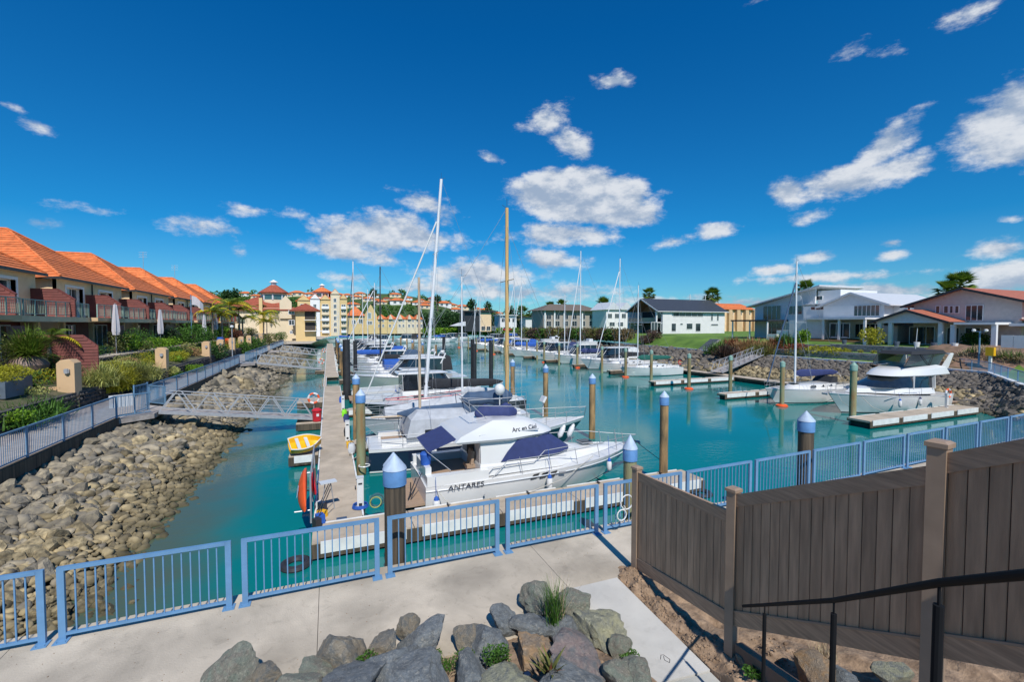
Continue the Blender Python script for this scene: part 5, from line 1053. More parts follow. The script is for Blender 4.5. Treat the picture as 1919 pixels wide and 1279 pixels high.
def pedestal(x, y, lb, base=True):
    t = T('service_pedestal', lb, 'service post', (x, y, .5), 0, 'power and water posts on the pontoons'); q = MB(); q.bb(-.10,.10,-.07,.07,0,.98); q.build('column','gelcoat',t)
    q = MB(); q.bb(-.11,.11,-.08,.08,.981,1.02); q.build('cap','gelcoat_grey',t); q = MB(); q.box((0,-.075,.8),(.12,.012,.05)); q.box((0,-.075,.12),(.1,.012,.1)); q.build('socket','fitting',t)
    if base:
        q = MB(); [q.torus((0,0,.04+.035*k), .24-.01*k, .02, 16, 5, 'z') for k in range(3)]; h = q.build('coiled_hose','canvas_blue',t)
pedestal(.86, 15.2, 'white service post with blue hose coiled at its foot, by the cruiser stern'); pedestal(.8, 24.4, 'white service post beside the dark bag on the pontoon edge', False); pedestal(.82, 33, 'white service post beside the orange-brown pile', False); pedestal(40.4, 18.2, 'white service post on the right-hand finger beside the lifebuoy', False)
for i, yv in enumerate((60, 68, 77)): pedestal(.85, yv, 'white service post on the far pontoon, %s' % ordn(i), False)
t = T('hose_reel', 'pale and teal rope coils hung beside the service post', 'rope coil', (1.35, 14.9, .78)); q = MB(); [q.torus((0,-.06+.06*k,0),.2,.022,14,5,'y') for k in range(3)]; q.build('coil','glass_teal',t); q = MB(); q.torus((-.06,-.16,0),.17,.018,14,5,'y'); q.build('coil','leaf_pale',t)
t = T('kayak', 'bright orange kayak leaning on its side against the pontoon rack', 'kayak', (-.92, 15.9, 1.15), rad(3)); q = MB(); rings = []
for i in range(13):
    u = i/12; w = math.sin(math.pi*(.04+.92*u))**.65; y = (u-.5)*2.9; rings.append([(math.cos(a)*.13*w + .12*(1-w) + .06, y, math.sin(a)*.36*w - .28*(u-.5)*0) for a in [6.283*k/10 for k in range(10)]])
q.loft(rings); q.build('hull','orange',t,smooth=True); q = MB(); q.bb(-.085,-.07,-.5,-.1,-.1,.12); q.build('decal','cap_pale',t); q = MB(); q.torus((.0,.3,.0),.2,.02,12,5,'x'); q.build('cockpit_rim','fitting',t)
t.rotation_euler = (rad(6), rad(10), rad(3))
t = T('kayak', 'dark red kayak stacked behind the orange one', 'kayak', (-.62, 16.6, 1.1), rad(2)); q = MB(); rings = [[(x*.8, y*.8, z*.9) for x,y,z in r] for r in rings]; q.loft(rings); q.build('hull','red',t,smooth=True); q = MB(); q.torus((.0,.2,.0),.16,.02,12,5,'x'); q.build('cockpit_rim','fitting',t)
t = T('kayak_rack', 'galvanised upright rack holding the kayaks at the pontoon edge', 'rack', (-.58, 16, .5)); 
for yv in (-1.2, .6, 2.6): q = MB(); q.tube((0,yv,-.1),(0,yv,1.35),.028); q.tube((0,yv,.3),(-.45,yv,.3),.022); q.build('upright','galv',t)
q = MB(); q.tube((0,-1.2,1.3),(0,2.6,1.3),.024); q.build('top_bar','galv',t)
t = T('outboard_stand', 'grey folding cleaning table with paddle and bottles at the pontoon edge', 'fish table', (-.1, 15.35, .5), rad(15)); q = MB(); q.box((0,0,.92),(.5,.28,.04)); q.build('top','gelcoat_grey',t); q = MB(); [q.tube((x,0,0),(x*.4,0,.9),.016) for x in (-.2,.2)]; q.build('legs','galv',t)
t = T('gear_pile', 'jumble of blue yellow and black fishing gear beside the kayaks', 'gear', (-.32, 14.5, .5))
for (x,y,z,sx_,sy2,sz_,m_) in ((0,0,.12,.22,.3,.24,'canvas_blue'),(.05,.4,.1,.2,.25,.2,'yellow'),(-.08,-.35,.14,.18,.2,.28,'fitting'),(.05,.8,.16,.16,.24,.32,'hull_navy'),(-.05,1.2,.1,.2,.24,.2,'gelcoat')): q = MB(); q.box((x,y,z),(sx_,sy2,sz_),rz=R.random()); q.build('crate',m_,t)
q = MB(); [q.tube((-.1,y,.1),(.3,y+.4,.9),.014) for y in (-.2,.3,.7)]; q.build('paddle','fitting',t)
for (x,y,z,m_,lb) in ((.82,25.4,.5,'canvas_dark','dark bag hanging at the pontoon edge beyond the green pile'),(.86,23.0,.5,'yellow','yellow life vest on the pontoon edge'),(.85,31.0,.5,'lime','lime green fender tub on the pontoon edge'),(.9,29.2,.5,'canvas_navy','navy coil bag beside the lime green tub'),(.9,22.0,.5,'gelcoat_grey','white step box at the ketch stern'),(.8,36.5,.5,'canvas_blue','blue tub at the pontoon edge')):
    t = T('gear_bag' if 'bag' in lb else 'dock_box', lb, 'gear', (x,y,z)); q = MB(); q.loft([RG(-.14,.14,.2,.2,0,None,.08),RG(-.17,.17,.24,.22,.22,None,.1),RG(-.12,.12,.16,.15,.42 if m_ != 'yellow' else .26,None,.08)]); q.build('body', m_, t, smooth=True); q = MB(); q.torus((0,0,.42 if m_ != 'yellow' else .26),.08,.012,10,4,'y'); q.build('handle','fitting',t)
for (x,y,lb) in ((-1.35,13.1,'dark brown tyre fender hanging half in the water at the pontoon corner'),(12.9,13.0,'black tyre at the end of the nearest finger')):
    o = MB(); o.torus((0,0,.04),.30,.10,18,8,'z'); o = o.build('tyre','fitting',None,True,(x+ (0.45 if x<0 else 0),y,0)); tag(o,lb,'tyre')
for (x, y, rz, lb) in ((6.0, 8.3, 0, 'white rope loop hitched to the railing panel left of the brown fence'),):
    t = T('rope_loop', lb, 'rope', (x, y-.05, 2.35)); q = MB(); k_ = 1 if x < 10 else .5; q.torus((.05,0,.12*k_),.16*k_,.014,14,5,'y'); q.torus((-.08*k_,0,-.15*k_),.12*k_,.014,12,5,'y'); q.build('loop','gelcoat' if x < 20 else 'rope',t); q = MB(); q.torus((0,.02,0),.035,.016,8,4,'x'); q.build('knot','rope',t)
o = MB(); o.torus((0,0,0),.22,.028,16,6,'z'); o = o.build('rope_ring','gelcoat',None,True,(1.3,19.9,.45)); tag(o,'white rope hoop round the green pontoon pile','rope')
o = MB(); o.bb(-.15,.15,-.1,.1,0,.006); o = o.build('deck_plate','canvas_slate',None,False,(.28,14.55,.502)); tag(o,'small blue grey deck plate set in the pontoon near its end','plate')
t = T('shadow_sheet', 'dark grey sheet with a white stripe standing in for a shadow, promenade bottom left', 'board', (-3.85,7.25,1.752), rad(25)); q = MB(); q.bb(-.55,.35,-.4,.22,.0,.02); q.build('panel','canvas_slate',t); q = MB(); q.bb(-.55,.35,-.03,-.005,.0205,.024); q.build('stripe','paint_white',t)  # flat dark sheet laid on the slab as a painted shadow
def cleats(x0, x1, y0, y1, n, lb):
    for i in range(n):
        t = T('cleat', lb % ordn(i), 'cleat', (x0+(x1-x0)*i/max(1,n-1), y0+(y1-y0)*i/max(1,n-1), .5), 0, 'mooring cleats'); q = MB(); q.bar((0,-.13,.07),(0,.13,.07),.03,.03); q.build('horn','fitting',t); q = MB(); q.bb(-.02,.02,-.05,.05,0,.055); q.build('foot','fitting',t)
cleats(.80,.80,17,35,5,'black mooring cleat on the right edge of the main pontoon, %s from the near end'); cleats(3.5,12,14.25,14.25,4,'black mooring cleat on the nearest finger, %s from the left')
def mooring(label, pts, r=.014, m='rope'):
    o = MB().path([Vector(p) for p in pts], r, 5).build('mooring_line', m); tag(o, label, 'mooring rope')
mooring('mooring rope from the cruiser stern to the finger', [(3.2,14.9,.95),(3.4,14.5,.7),(3.6,14.3,.54)]); mooring('mooring rope from the cruiser bow down to the finger pile', [(12.1,16.3,1.5),(12.35,15.5,1.1),(12.35,14.6,.9)], .012, 'fitting'); mooring('spring line slanting from cruiser midships', [(9.4,15.0,1.3),(8.0,14.6,.75),(6.4,14.3,.54)], .012)
mooring('mooring rope from the flybridge cruiser bow to the green pile', [(32.8,21.0,1.9),(32.0,20,1.2),(31.5,19.1,.9)]); mooring('mooring rope from the ketch stern to the pontoon', [(1.6,20.6,1.1),(1.2,20.8,.7),(.85,20.6,.55)])
# ------------------------------------------------------------------ building helpers
def courses(mb, A, B, C, D, n, lip=.05):
    """roof plane A,B eave, C,D top; stepped tile courses"""
    A, B, C, D = map(Vector, (A, B, C, D)); nn = (B - A).cross(D - A).normalized()
    if nn.z < 0: nn = -nn
    for k in range(n):
        t0, t1 = k / n, (k + 1) / n; a, b_ = A.lerp(D, t0), B.lerp(C, t0); c, d = B.lerp(C, t1), A.lerp(D, t1)
        mb.add([a + nn*lip, b_ + nn*lip, c + nn*.004, d + nn*.004, a + nn*.0, b_ + nn*.0], [(0,1,2,3), (4,5,1,0)])
def window(parent, o, u, w, h, nrm, fm='paint_white', gm='window_glass', mull=1, fw=.07, pd=.05, name='window', transom=0):
    o = Vector(o); u = Vector(u).normalized(); nrm = Vector(nrm).normalized(); z = Vector((0,0,1)); q = MB()
    def bar(a, c, ww): # box between param points on the facade
        a0, a1 = a; c0, c1 = c; pts = []
        for d in (-.02, pd): 
            for (s, t_) in ((a0, a1), (c0, a1), (c0, c1), (a0, c1)): pts.append(o + u*s + z*t_ + nrm*d)
        q.add(pts, [(0,1,2,3),(7,6,5,4),(0,4,5,1),(1,5,6,2),(2,6,7,3),(3,7,4,0)])
    bar((0,0),(w,fw),0); bar((0,h-fw),(w,h),0); bar((0,fw),(fw,h-fw),0); bar((w-fw,fw),(w,h-fw),0)
    for i in range(mull): x = w*(i+1)/(mull+1); bar((x-fw*.4,fw),(x+fw*.4,h-fw),0)
    for i in range(transom): y = h*(i+1)/(transom+1); bar((fw,y-fw*.3),(w-fw,y+fw*.3),0)
    f = q.build(name, fm, parent)
    q = MB(); e = .012
    q.add([o + u*s + z*t_ + nrm*d for d in (e-.01, e) for (s,t_) in ((fw,fw),(w-fw,fw),(w-fw,h-fw),(fw,h-fw))], [(0,1,2,3),(7,6,5,4)]); q.build('pane', gm, f)
    return f
def wallholes(mb, o, u, nrm, w, z0, z1, holes, th=.2):
    """wall in plane through o, along u, thickness th behind (against nrm)"""
    o = Vector(o); u = Vector(u); nrm = Vector(nrm)
    xs = sorted({0, w, *[a for h in holes for a in (h[0], h[1])]}); zs_ = sorted({z0, z1, *[a for h in holes for a in (h[2], h[3])]})
    for xa, xb in zip(xs[:-1], xs[1:]):
        run_ = None
        for za, zb in zip(zs_[:-1], zs_[1:]):
            inside = any(h[0] <= xa and xb <= h[1] and h[2] <= za and zb <= h[3] for h in holes)
            if not inside: run_ = (run_[0], zb) if run_ else (za, zb)
            if inside or zb == z1:
                if run_: pts = [o + u*x + Vector((0,0,z)) + nrm*d for d in (-th, 0) for (x, z) in ((xa,run_[0]),(xb,run_[0]),(xb,run_[1]),(xa,run_[1]))]; mb.add(pts, [(0,1,2,3),(7,6,5,4),(0,4,5,1),(1,5,6,2),(2,6,7,3),(3,7,4,0)])
                run_ = None
def lap(mb, x0, x1, y, z0, z1, n, th=.02, side='y'):
    """lapped boards on a facade at y facing -y"""
    for i in range(n):
        a = z0 + (z1-z0)*i/n; b_ = z0 + (z1-z0)*(i+1)/n
        mb.add([(x0,y-th,a),(x1,y-th,a),(x1,y-.003,b_),(x0,y-.003,b_),(x0,y,a),(x1,y,a)], [(0,1,2,3),(4,5,1,0)])
# ------------------------------------------------------------------ left townhouses
def townhouse(Y0, label, near=True, X=-20.):
    t = T('townhouse', label, 'townhouse', (X, Y0, 0), rad(90), 'orange roofed townhouses on the left')
    W = 12.2; zg, zf, ze = 3.9, 6.95, 10.1
    H1 = (1.45, 4.15, zf + .02, 9.45); H2 = (7.2, 9.9, 7.85, 9.45)
    q = MB(); wallholes(q, (0,0,0), (1,0,0), (0,-1,0), W, zf - .25, ze, [H1, H2], .25); q.bb(0,.25,.002,10,zg,ze-.01); q.bb(W-.25,W,.002,10,zg,ze-.01); q.bb(.25,W-.25,3.0,3.2,zg,ze-.01); q.bb(-2.8,-.003,1.6,8,zg,ze+.3)
    q.build('wall', 'stucco_tan', t)
    for (a, b_, c, d), door in ((H1, True), (H2, False)):
        q = MB(); D = .5; s = .012
        q.bb(a-.22, a, -.03, D, c, d+.22); q.bb(b_, b_+.22, -.03, D, c, d+.22); q.bb(a, b_, -.03, D, d, d+.22); q.bb(a, b_, 0, D, c-.1, c); 
        q.build('surround', 'paint_white', t)
        window(t, (a, D-.05, c), (1,0,0), b_-a, d-c, (0,-1,0), 'paint_pale', 'window_glass', 2 if door else 1)
        q = MB(); [q.box((a+.12+.09*i, D+.16, (c+d)/2), (.06,.05,d-c-.1), rz=.5) for i in range(5)]; q.build('curtain', 'umbrella_white', t); q = MB(); q.bb(a, b_, D+.5, D+.6, c, d); q.build('room_back', 'interior', t)
    # roof
    n = 20 if near else 12; e = .45; ax, ay, az_ = W/2, 5.75, 14.65; yb = 13
    q = MB(); courses(q, (-e,-e,ze+.05), (W+e,-e,ze+.05), (ax,ay,az_), (ax,ay,az_), n); r = q.build('roof', 'tile_orange', t)
    q = MB(); courses(q, (-e-1.9,yb,ze-1.4), (-e,-e,ze+.05), (ax,ay,az_), (ax,yb,az_), n); courses(q, (W+e,-e,ze+.05), (W+e+1.9,yb,ze-1.4), (ax,yb,az_), (ax,ay,az_), n); q.build('roof_side', 'tile_orange', t)
    q = MB(); q.tube((-e,-e,ze+.12),(ax,ay,az_+.05),.09,n=6); q.tube((W+e,-e,ze+.12),(ax,ay,az_+.05),.09,n=6); q.tube((ax,ay,az_+.05),(ax,yb,az_+.05),.09,n=6); q.build('ridge_tiles', 'tile_orange', r)
    q = MB(); q.bb(-e,W+e,-e-.1,-e,ze-.12,ze+.06); q.bb(-e-.1,-e,-e-.1,8,ze-.14,ze+.04); q.build('gutter', 'fascia_dark', t)
    q = MB(); q.bb(-e+.005,W+e,-e+.004,-.03,ze-.06,ze-.01); q.build('soffit', 'taupe', t)
    q = MB(); q.tube((5.75,-.06,ze-.1),(5.75,-.06,zg),.05); q.build('downpipe', 'fascia_dark', t)
    # balcony
    q = MB(); q.bb(-2.8, W, -2.25, -.004, zf-.38, zf-.01); q.build('balcony_slab', 'stucco_tan', t)
    q = MB(); q.bb(-.6, 4.6, -2.75, -2.254, zf-.30, zf-.02); q.build('balcony_nose', 'stucco_peach', t)
    for (a, b_, yy) in ((-2.75,-.65,-2.2),(-.55,4.55,-2.7),(4.7,W-.05,-2.2)):
        rl_ = T('rail', '', ''); [rl_.pop(k, None) for k in ('label','category')]; rl_.name = 'balcony_railing'; rl_.parent = t
        m_ = max(2, round((b_-a)/1.25)); q = MB(); [q.bb(a+(b_-a)*i/m_-.035, a+(b_-a)*i/m_+.035, yy-.035, yy+.035, zf, zf+1.02) for i in range(m_+1)]; q.build('post', 'rail_sage', rl_)
        q = MB(); q.bb(a,b_,yy-.03,yy+.03,zf+1.021,zf+1.07); q.bb(a,b_,yy-.015,yy+.015,zf+.1,zf+.14); q.build('rail_bar', 'rail_sage', rl_)
        q = MB(); [q.box((a+(b_-a)*(i+.5)/(m_*7), yy, zf+.58), (.018,.018,.88)) for i in range(m_*7)]; q.build('balusters', 'rail_sage', rl_, stuff=True)
    for k, xx in enumerate((-3.4, 4.65)):
        s = T('x','',''); [s.pop(c, None) for c in ('label','category')]; s.name = 'privacy_screen'; s.parent = t; s.location = (xx, 0, zf)
        prof = [(0,0),(-2.5,0),(-2.5,1.25),(-1.55,2.0),(0,2.0)]
        q = MB(); q.prism([(y,z) for y,z in prof], -.06, .06, 'x'); q.build('panel', 'weatherboard_red', s)
        nb_ = 11
        for i in range(nb_):
            z0 = 2.0*i/nb_; z1 = 2.0*(i+1)/nb_ - .015; yl = -2.48 if z1 < 1.25 else -2.5 + (z1-1.25)/.75*.95
            q = MB(); 
            for sg in (-1, 1): q.add([(sg*.065,0,z0),(sg*.065,yl,z0),(sg*.095,yl,z0),(sg*.095,0,z0),(sg*.065,0,z1),(sg*.065,yl,z1),(sg*.07,yl,z1),(sg*.07,0,z1)],[(0,1,2,3),(7,6,5,4),(0,4,5,1),(1,5,6,2),(2,6,7,3),(3,7,4,0)])
            q.build('board', 'weatherboard_red', s)
        q = MB(); q.bar((0,-.0,2.03),(0,-1.55,2.03),.2,.05); q.bar((0,-1.55,2.03),(0,-2.52,1.27),.2,.05); q.build('capping', 'weatherboard_red', s)
    # ground floor
    q = MB(); q.bb(.25, W-.25, .8, .9, zg, zf-.4); q.bb(-2.8,-.01, 1.3,1.4,zg,zf-.4); q.build('ground_wall', 'weatherboard_red', t)
    for xx in (1.2, 7.4): window(t, (xx, .78, zg+.05), (1,0,0), 3.3, 2.4, (0,-1,0), 'paint_grey', 'window_glass', 2)
    q = MB(); [q.bb(x-.15,x+.15,-.3,0-.01,zg,zf-.39) for x in (.3, 5.1, 11.8)]; q.build('column', 'stucco_tan', t)
    q = MB(); q.prism([(4.55,zg),(6.0,zg),(6.0,zg+2.4),(4.2,zg+2.4)], -2.2,-2.1,'y'); 
    s = q.build('garden_screen', 'weatherboard_red', t); q = MB(); lap(q, 4.5, 6.0, -2.2, zg, zg+2.4, 14); q.build('boards', 'weatherboard_red', s)
    return t
for i, y0 in enumerate((17.1, 32.1, 47.1, 62.1, 77.1, 92.1, 107.1)):
    townhouse(y0, ['orange roofed townhouse at the left frame edge, only its roof and eave showing','nearest full orange roofed townhouse on the left, cut by the frame','second orange roofed townhouse, tall hipped roof and two white framed openings','third orange roofed townhouse, its ridge level with the aerials','fourth orange roofed townhouse, behind the flagpole','fifth orange roofed townhouse, behind the yellow palms','sixth orange roofed townhouse, farthest of the row'][i], i < 4)
for (x, y, z, lb) in ((-25.6,84,16.0,'thin television aerial on the third roof ridge'),(-25.6,99,15.8,'thin television aerial on a farther orange roof')):
    o = MB(); o.tube((0,0,-1.5),(0,0,1.2),.03); [o.tube((-.5,0,.4+.25*k),(.5,0,.4+.25*k),.015) for k in range(4)]; o = o.build('aerial','galv',None,False,(x,y,z)); tag(o, lb, 'aerial')
# ------------------------------------------------------------------ left gardens
def stone_wall(label, x0, x1, y0, y1, z0, z1, m='wall_rock'):
    t = T('garden_wall', label, 'garden wall', ((x0+x1)/2, (y0+y1)/2, z0), 0, 'dark stone garden walls'); hx, hy, hz = (x1-x0)/2, (y1-y0)/2, z1-z0
    q = MB(); q.bb(-hx,hx,-hy,hy,0,hz-.05); q.build('core', m, t)
    xf = []; yy = -hy
    while yy < hy:
        for zz in np.arange(.12, hz, .22): xf.append((R.randrange(5), Vector((hx, yy+R.uniform(-.05,.05), zz)), (0,0,R.uniform(0,6)), (.13,.17,.13)))
        yy += .27
    scatter_mesh('stones', CL, xf, m, t)
    return t
for i in range(6):
    y0 = 17 + 15*i; nm = ordn(i)
    stone_wall('low dark stone wall beside the walkway, %s plot' % nm, -13.1, -12.75, y0, y0+14.6, 1.75, 2.75)
    b_ = gridmesh('planting_bed', lambda u, v: (-15.5 + 2.4*u, y0 + 14.6*v, 2.7 + (1-u)*.7 + .1*noise.noise((u*5, v*14+i*9, 0))), 6, 24, 'bed_soil')
    if i < 4: stone_wall('upper dark stone wall behind the planting, %s plot' % nm, -15.9, -15.55, y0, y0+14.6, 2.4, 3.95)
def pillar(x, y, z0, h, lb, s=.75, arm=True):
    t = T('gate_pillar', lb, 'pillar', (x, y, z0), 0, 'peach garden pillars')
    q = MB(); hs = s/2; q.bb(-hs,hs,-hs,hs,0,h); q.prism([(-hs,h+.001),(hs,h+.001),(hs-.18,h+.18),(-hs+.18,h+.18)], -hs, hs, 'y'); q.build('shaft', 'stucco_peach', t)
    q = MB(); q.box((.08,-hs-.06,h-.42),(.22,.12,.2)); q.box((.08,-hs-.10,h-.42),(.12,.1,.26)); q.build('lamp', 'galv', t)
    if arm: q = MB(); q.bb(-2.6,-hs-.003,-.14,.14,-.1,h*.45); q.prism([(-2.6,h*.45+.003),(-hs-.004,h*.45+.003),(-hs-.004,h*.5)], -.13,.13,'y'); q.build('low_wall', 'stucco_peach', t)
pillar(-13.15, 31.9, 1.75, 2.55, 'largest peach garden pillar with a bulkhead lamp, nearest the landing'); pillar(-13.1, 46.6, 1.75, 2.5, 'second peach garden pillar, right of the hanging grasses')
for i, yv in enumerate((61.6, 69, 76.6, 84, 91.6, 99, 106.6)): pillar(-13.1, yv, 1.75, 2.5, 'peach garden pillar beyond the flagpole, %s of them' % ordn(i), arm=i % 2 == 0)
# plants and garden things, placed against the photograph
def gz(x):
    return 1.78 if x > -12.75 else (3.95 if x < -15.5 else 2.7 + (-13.1 - x) / 2.4 * .7)
def g(px, py, X):
    for D in np.arange(12, 140, .15):
        p = atD(px, py, float(D))
        if p.z <= gz(p.x): return p
    return atX(px, py, X)
def auto_bed():
    kinds = [('leaf_green', 'green leafy shrub'), ('leaf_bright', 'lime green shrub'), ('leaf_olive', 'olive shrub'), ('leaf_yellow', 'golden leaved shrub'), ('leaf_dark', 'dark leaved shrub'), ('leaf_bronze', 'bronze leaved shrub'), ('leaf_pale', 'pale grassy shrub')]
    for i in range(6):
        for k in range(11):
            y = 17 + 15*i + .8 + 13.4 * k / 10; m_, nm = kinds[R.randrange(7)]; x = -13.5 - R.random() * 1.6; r = R.uniform(.7, 1.15)
            if y < 19 or y > 104: continue
            shrub('%s in the walkway bed of the %s plot, %s along it' % (nm, ordn(i), ordn(k)), Vector((x, y, gz(x) - .1)), r, R.uniform(.5, 1.3), m_, 520 if y < 60 else 300, .06 if y < 50 else .1, group='shrubs in the walkway beds')
        for k in range(5):
            y = 17 + 15*i + 1.5 + 3 * k; m_, nm = kinds[R.choice((0,2,4,0,1))]; x = -16.3 - R.random() * .8
            if y < 26: continue
            shrub('%s on the patio edge of the %s plot, %s along it' % (nm, ordn(i), ordn(k)), Vector((x, y, 3.9)), R.uniform(.8, 1.4), R.uniform(.8, 2.4), m_, 600, .08 if y < 50 else .13, group='shrubs on the patio edge')
p = g(55, 706, -15.2); t = T('plant_pot', 'large round stone pot holding the spiky yucca', 'pot', p); q = MB(); q.lathe([(.35,0),(.75,.3),(.85,.65),(.72,.98),(.55,1.1),(.62,1.16),(.5,1.12)], n=20); q.build('bowl','stone_pot',t,smooth=True)
tuft('big spiky yucca fountain of thin green blades in the round stone pot', p + Vector((0,0,1.1)), 620, 2.0, .06, 'frond_green', 1.45, 1.1, 'yucca', 'yucca', base_r=.16)
for (px,py,X,r,lb,m_) in ((95,705,-15.0,.42,'dark tapered pot to the right of the stone pot','fitting'),(152,690,-15.2,.75,'wide terracotta bowl with a leafy bush before the red screen','terracotta')):
    p = g(px,py,X); t = T('plant_pot', lb, 'pot', p); q = MB(); q.lathe([(r*.6,0),(r,.5),(r*1.08,.55),(r*.9,.5)], n=18); q.build('bowl', m_, t, smooth=True); shrub('leafy bush growing in the ' + lb.split(' with')[0], p+Vector((0,0,.5)), r*1.1, .8, 'leaf_olive', 700, .06)
for k,(px,py) in enumerate(((12,728),(20,735),(2,745))): 
    p = g(px,py,-14.0+.3*k); t = T('planter_box','blue grey planter box at the left edge, %s of three' % ordn(k),'planter',p); q=MB(); q.bb(-.5,.5,-.7,.7,0,.75); q.build('box','planter_blue',t)
    shrub('yellow green clipped ground cover in the %s blue grey planter' % ordn(k), p+Vector((0,0,.75)), .85, .45, 'leaf_yellow', 1300, .05, 'ground_cover', 'plant')
for k,(px,py,r,h) in enumerate(((20,800,1.2,1.0),(55,785,1.3,1.0),(85,775,1.1,.95))): tuft('bright green agapanthus clump with strap leaves by the walkway, %s from the left' % ordn(k), g(px,py,-13.9), 240, h*1.05, .07, 'leaf_green', 1.3, 1.3, 'agapanthus', 'plant', 'agapanthus clumps', base_r=r*.35)
shrub('bright low green bush at the foot of the agapanthus', g(15,790,-13.4), .9, .5, 'leaf_bright', 900, .06); shrub('bright green bush under the agapanthus on the dark wall', g(45,798,-13.5), .8, .45, 'leaf_bright', 800, .06)
for k,(px,py) in enumerate(((190,725),(222,722),(250,715),(275,712),(205,735),(240,730))): tuft('weeping yellow green grass clump behind the walkway, %s of six' % ordn(k), g(px,py,-14.2) , 620, 1.7, .055, ('leaf_pale','leaf_yellow','leaf_olive')[k%3], .8, 2.3, 'weeping_grass', 'grass plant', 'weeping grass clumps', base_r=.3)
SH = [(255,650,-16.5,2.3,1.9,'leaf_green','glossy round green hedge behind the weeping grass'),(330,668,-15.5,1.6,.8,'leaf_yellow','yellow green low hedge left of the flagpole base'),(300,672,-15.5,1.4,.7,'leaf_yellow','second yellow hedge patch beside the glossy hedge'),(240,680,-15.6,1.0,.7,'leaf_bronze','bronze and red leaved bush below the glossy hedge'),(270,680,-15.4,1.0,.6,'leaf_yellow','golden small shrub next to the bronze bush'),(215,684,-15.6,1.6,.6,'leaf_pale','pale low hedge before the red screen'),
      (318,696,-14.2,.9,.7,'leaf_pale','straggly pale shrub beyond the second pillar'),(365,690,-14.4,1.5,.7,'leaf_bright','lime green mounded shrub by the walkway rail'),(322,700,-13.9,1.1,.5,'leaf_green','low green mat beside the second pillar'),(360,640,-16.5,2.6,2.6,'leaf_green','tall green bush right of the flagpole'),(345,622,-17.5,2.4,2.8,'leaf_dark','dark green tree-like bush behind the sail'),(405,665,-14.8,1.8,1.6,'leaf_dark','dark round shrub beyond the third pillar'),
      (455,655,-14.6,2,1.7,'leaf_green','green shrub between far pillars'),(480,648,-14.4,2.2,2.2,'leaf_green','second green shrub between far pillars'),(505,640,-14.2,2.2,2.6,'leaf_olive','olive bush near the second gangway'),(525,632,-14,2.4,2.4,'leaf_green','green bush just before the beige apartment'),(440,636,-16,1.8,2.2,'leaf_rust','reddish shrub between the far palms'),(470,630,-16,1.8,2.4,'leaf_olive','leafy shrub under the far palms')]
for (px,py,X,r,h,m_,lb) in SH:
    p = g(px,py+8,X); sc_ = .055 if p.y < 55 else .1; shrub(lb, p, r*.8, h*1.1, m_, 1600, sc_ * (1.3 if r > 1.5 else 1))
tuft('spiky cabbage tree rosette by the orange barrel', g(428,632,-15.5), 200, 2.2, .1, 'leaf_green', 1.4, .7, 'cabbage_tree', 'plant', base_r=.1)
for (px,py,m_,lb) in ((428,648,'orange','orange barrel by the far garden steps'),(413,646,'canvas_blue','dark blue barrel next to the orange one')):
    p = g(px,py,-15.2); t = T('barrel', lb, 'barrel', p); q=MB(); q.lathe([(.4,0),(.48,.5),(.4,1.1)],n=12); q.build('body',m_,t,smooth=True)
for (px,py,X,h,lb) in ((218,655,-16.8,4.2,'closed pale garden umbrella left of the glossy hedge'),(301,640,-17.0,3.8,'closed grey white umbrella behind the glossy hedge'),(383,633,-16.5,3.6,'closed white umbrella right of the flagpole'),(405,628,-16.5,3.8,'closed lilac umbrella before the far palms')):
    p = atX(px,py,X); p.z = max(3.3, p.z-.3); t = T('garden_umbrella', lb, 'umbrella', p); q = MB(); q.tube((0,0,-.3),(0,0,h),.035); q.build('pole','galv',t)
    q = MB(); rr = .27; rings = [[((.1+rr*f)*(1+.25*math.cos(5*a))*math.cos(a), (.1+rr*f)*(1+.25*math.cos(5*a))*math.sin(a), h - .1 - 2.6*z_) for a in [6.283*j/16 for j in range(16)]] for f, z_ in ((0,0),(.25,.3),(.45,.6),(.55,.85),(.35,1))]; q.loft(rings); q.build('folded_canopy','umbrella_white',t,smooth=True)
p = g(360,660,-15.6); p = atX(360,660,-15.6); fl = T('flagpole','slim blue grey flagpole with a small white flag','flagpole',p); zt_ = atX(360,553,-15.6).z - p.z; q = MB(); q.tube((0,0,-.3),(0,0,zt_),.06,.04,8); q.build('pole','rail_blue_far',fl)
q = MB(); [q.quad((0,0,zt_-.1-0*.1),(0,0,zt_-1.5),(0,0,zt_-1.5),(0,0,zt_-.1)) for _ in ()]; 
vs = []; 
for i in range(9):
    u = i/8; 
    for v in (0, 1): vs.append((.1+1.15*u, .25*math.sin(u*7)*u, zt_ - .15 - 1.1*v*(1-.2*u) - 1.0*u*u))
q.add(vs, [(2*i,2*i+2,2*i+3,2*i+1) for i in range(8)]); q.build('flag','umbrella_white',fl,smooth=True)
a = atX(313,607,-17); b_ = atX(342,628,-16); c = atX(304,625,-18); o = MB().add([a,b_,c,Vector(a)+Vector((0,0,-.02)),Vector(b_)+Vector((0,0,-.02)),Vector(c)+Vector((0,0,-.02))],[(0,1,2),(5,4,3)]).build('shade_sail','umbrella_white'); tag(o,'white triangular shade sail stretched behind the hedge','shade sail')
o = MB(); p = atX(104,690,-15.4); o = T('garden_screen','red weatherboard garden screen with a slanted top beside the yucca','screen',p); q = MB(); q.prism([(-1.6,-.6),(2.0,-.6),(2.0,1.3),(1.3,2.0),(-1.6,2.0)],-.05,.05,'y'); q.build('panel','weatherboard_red',o)
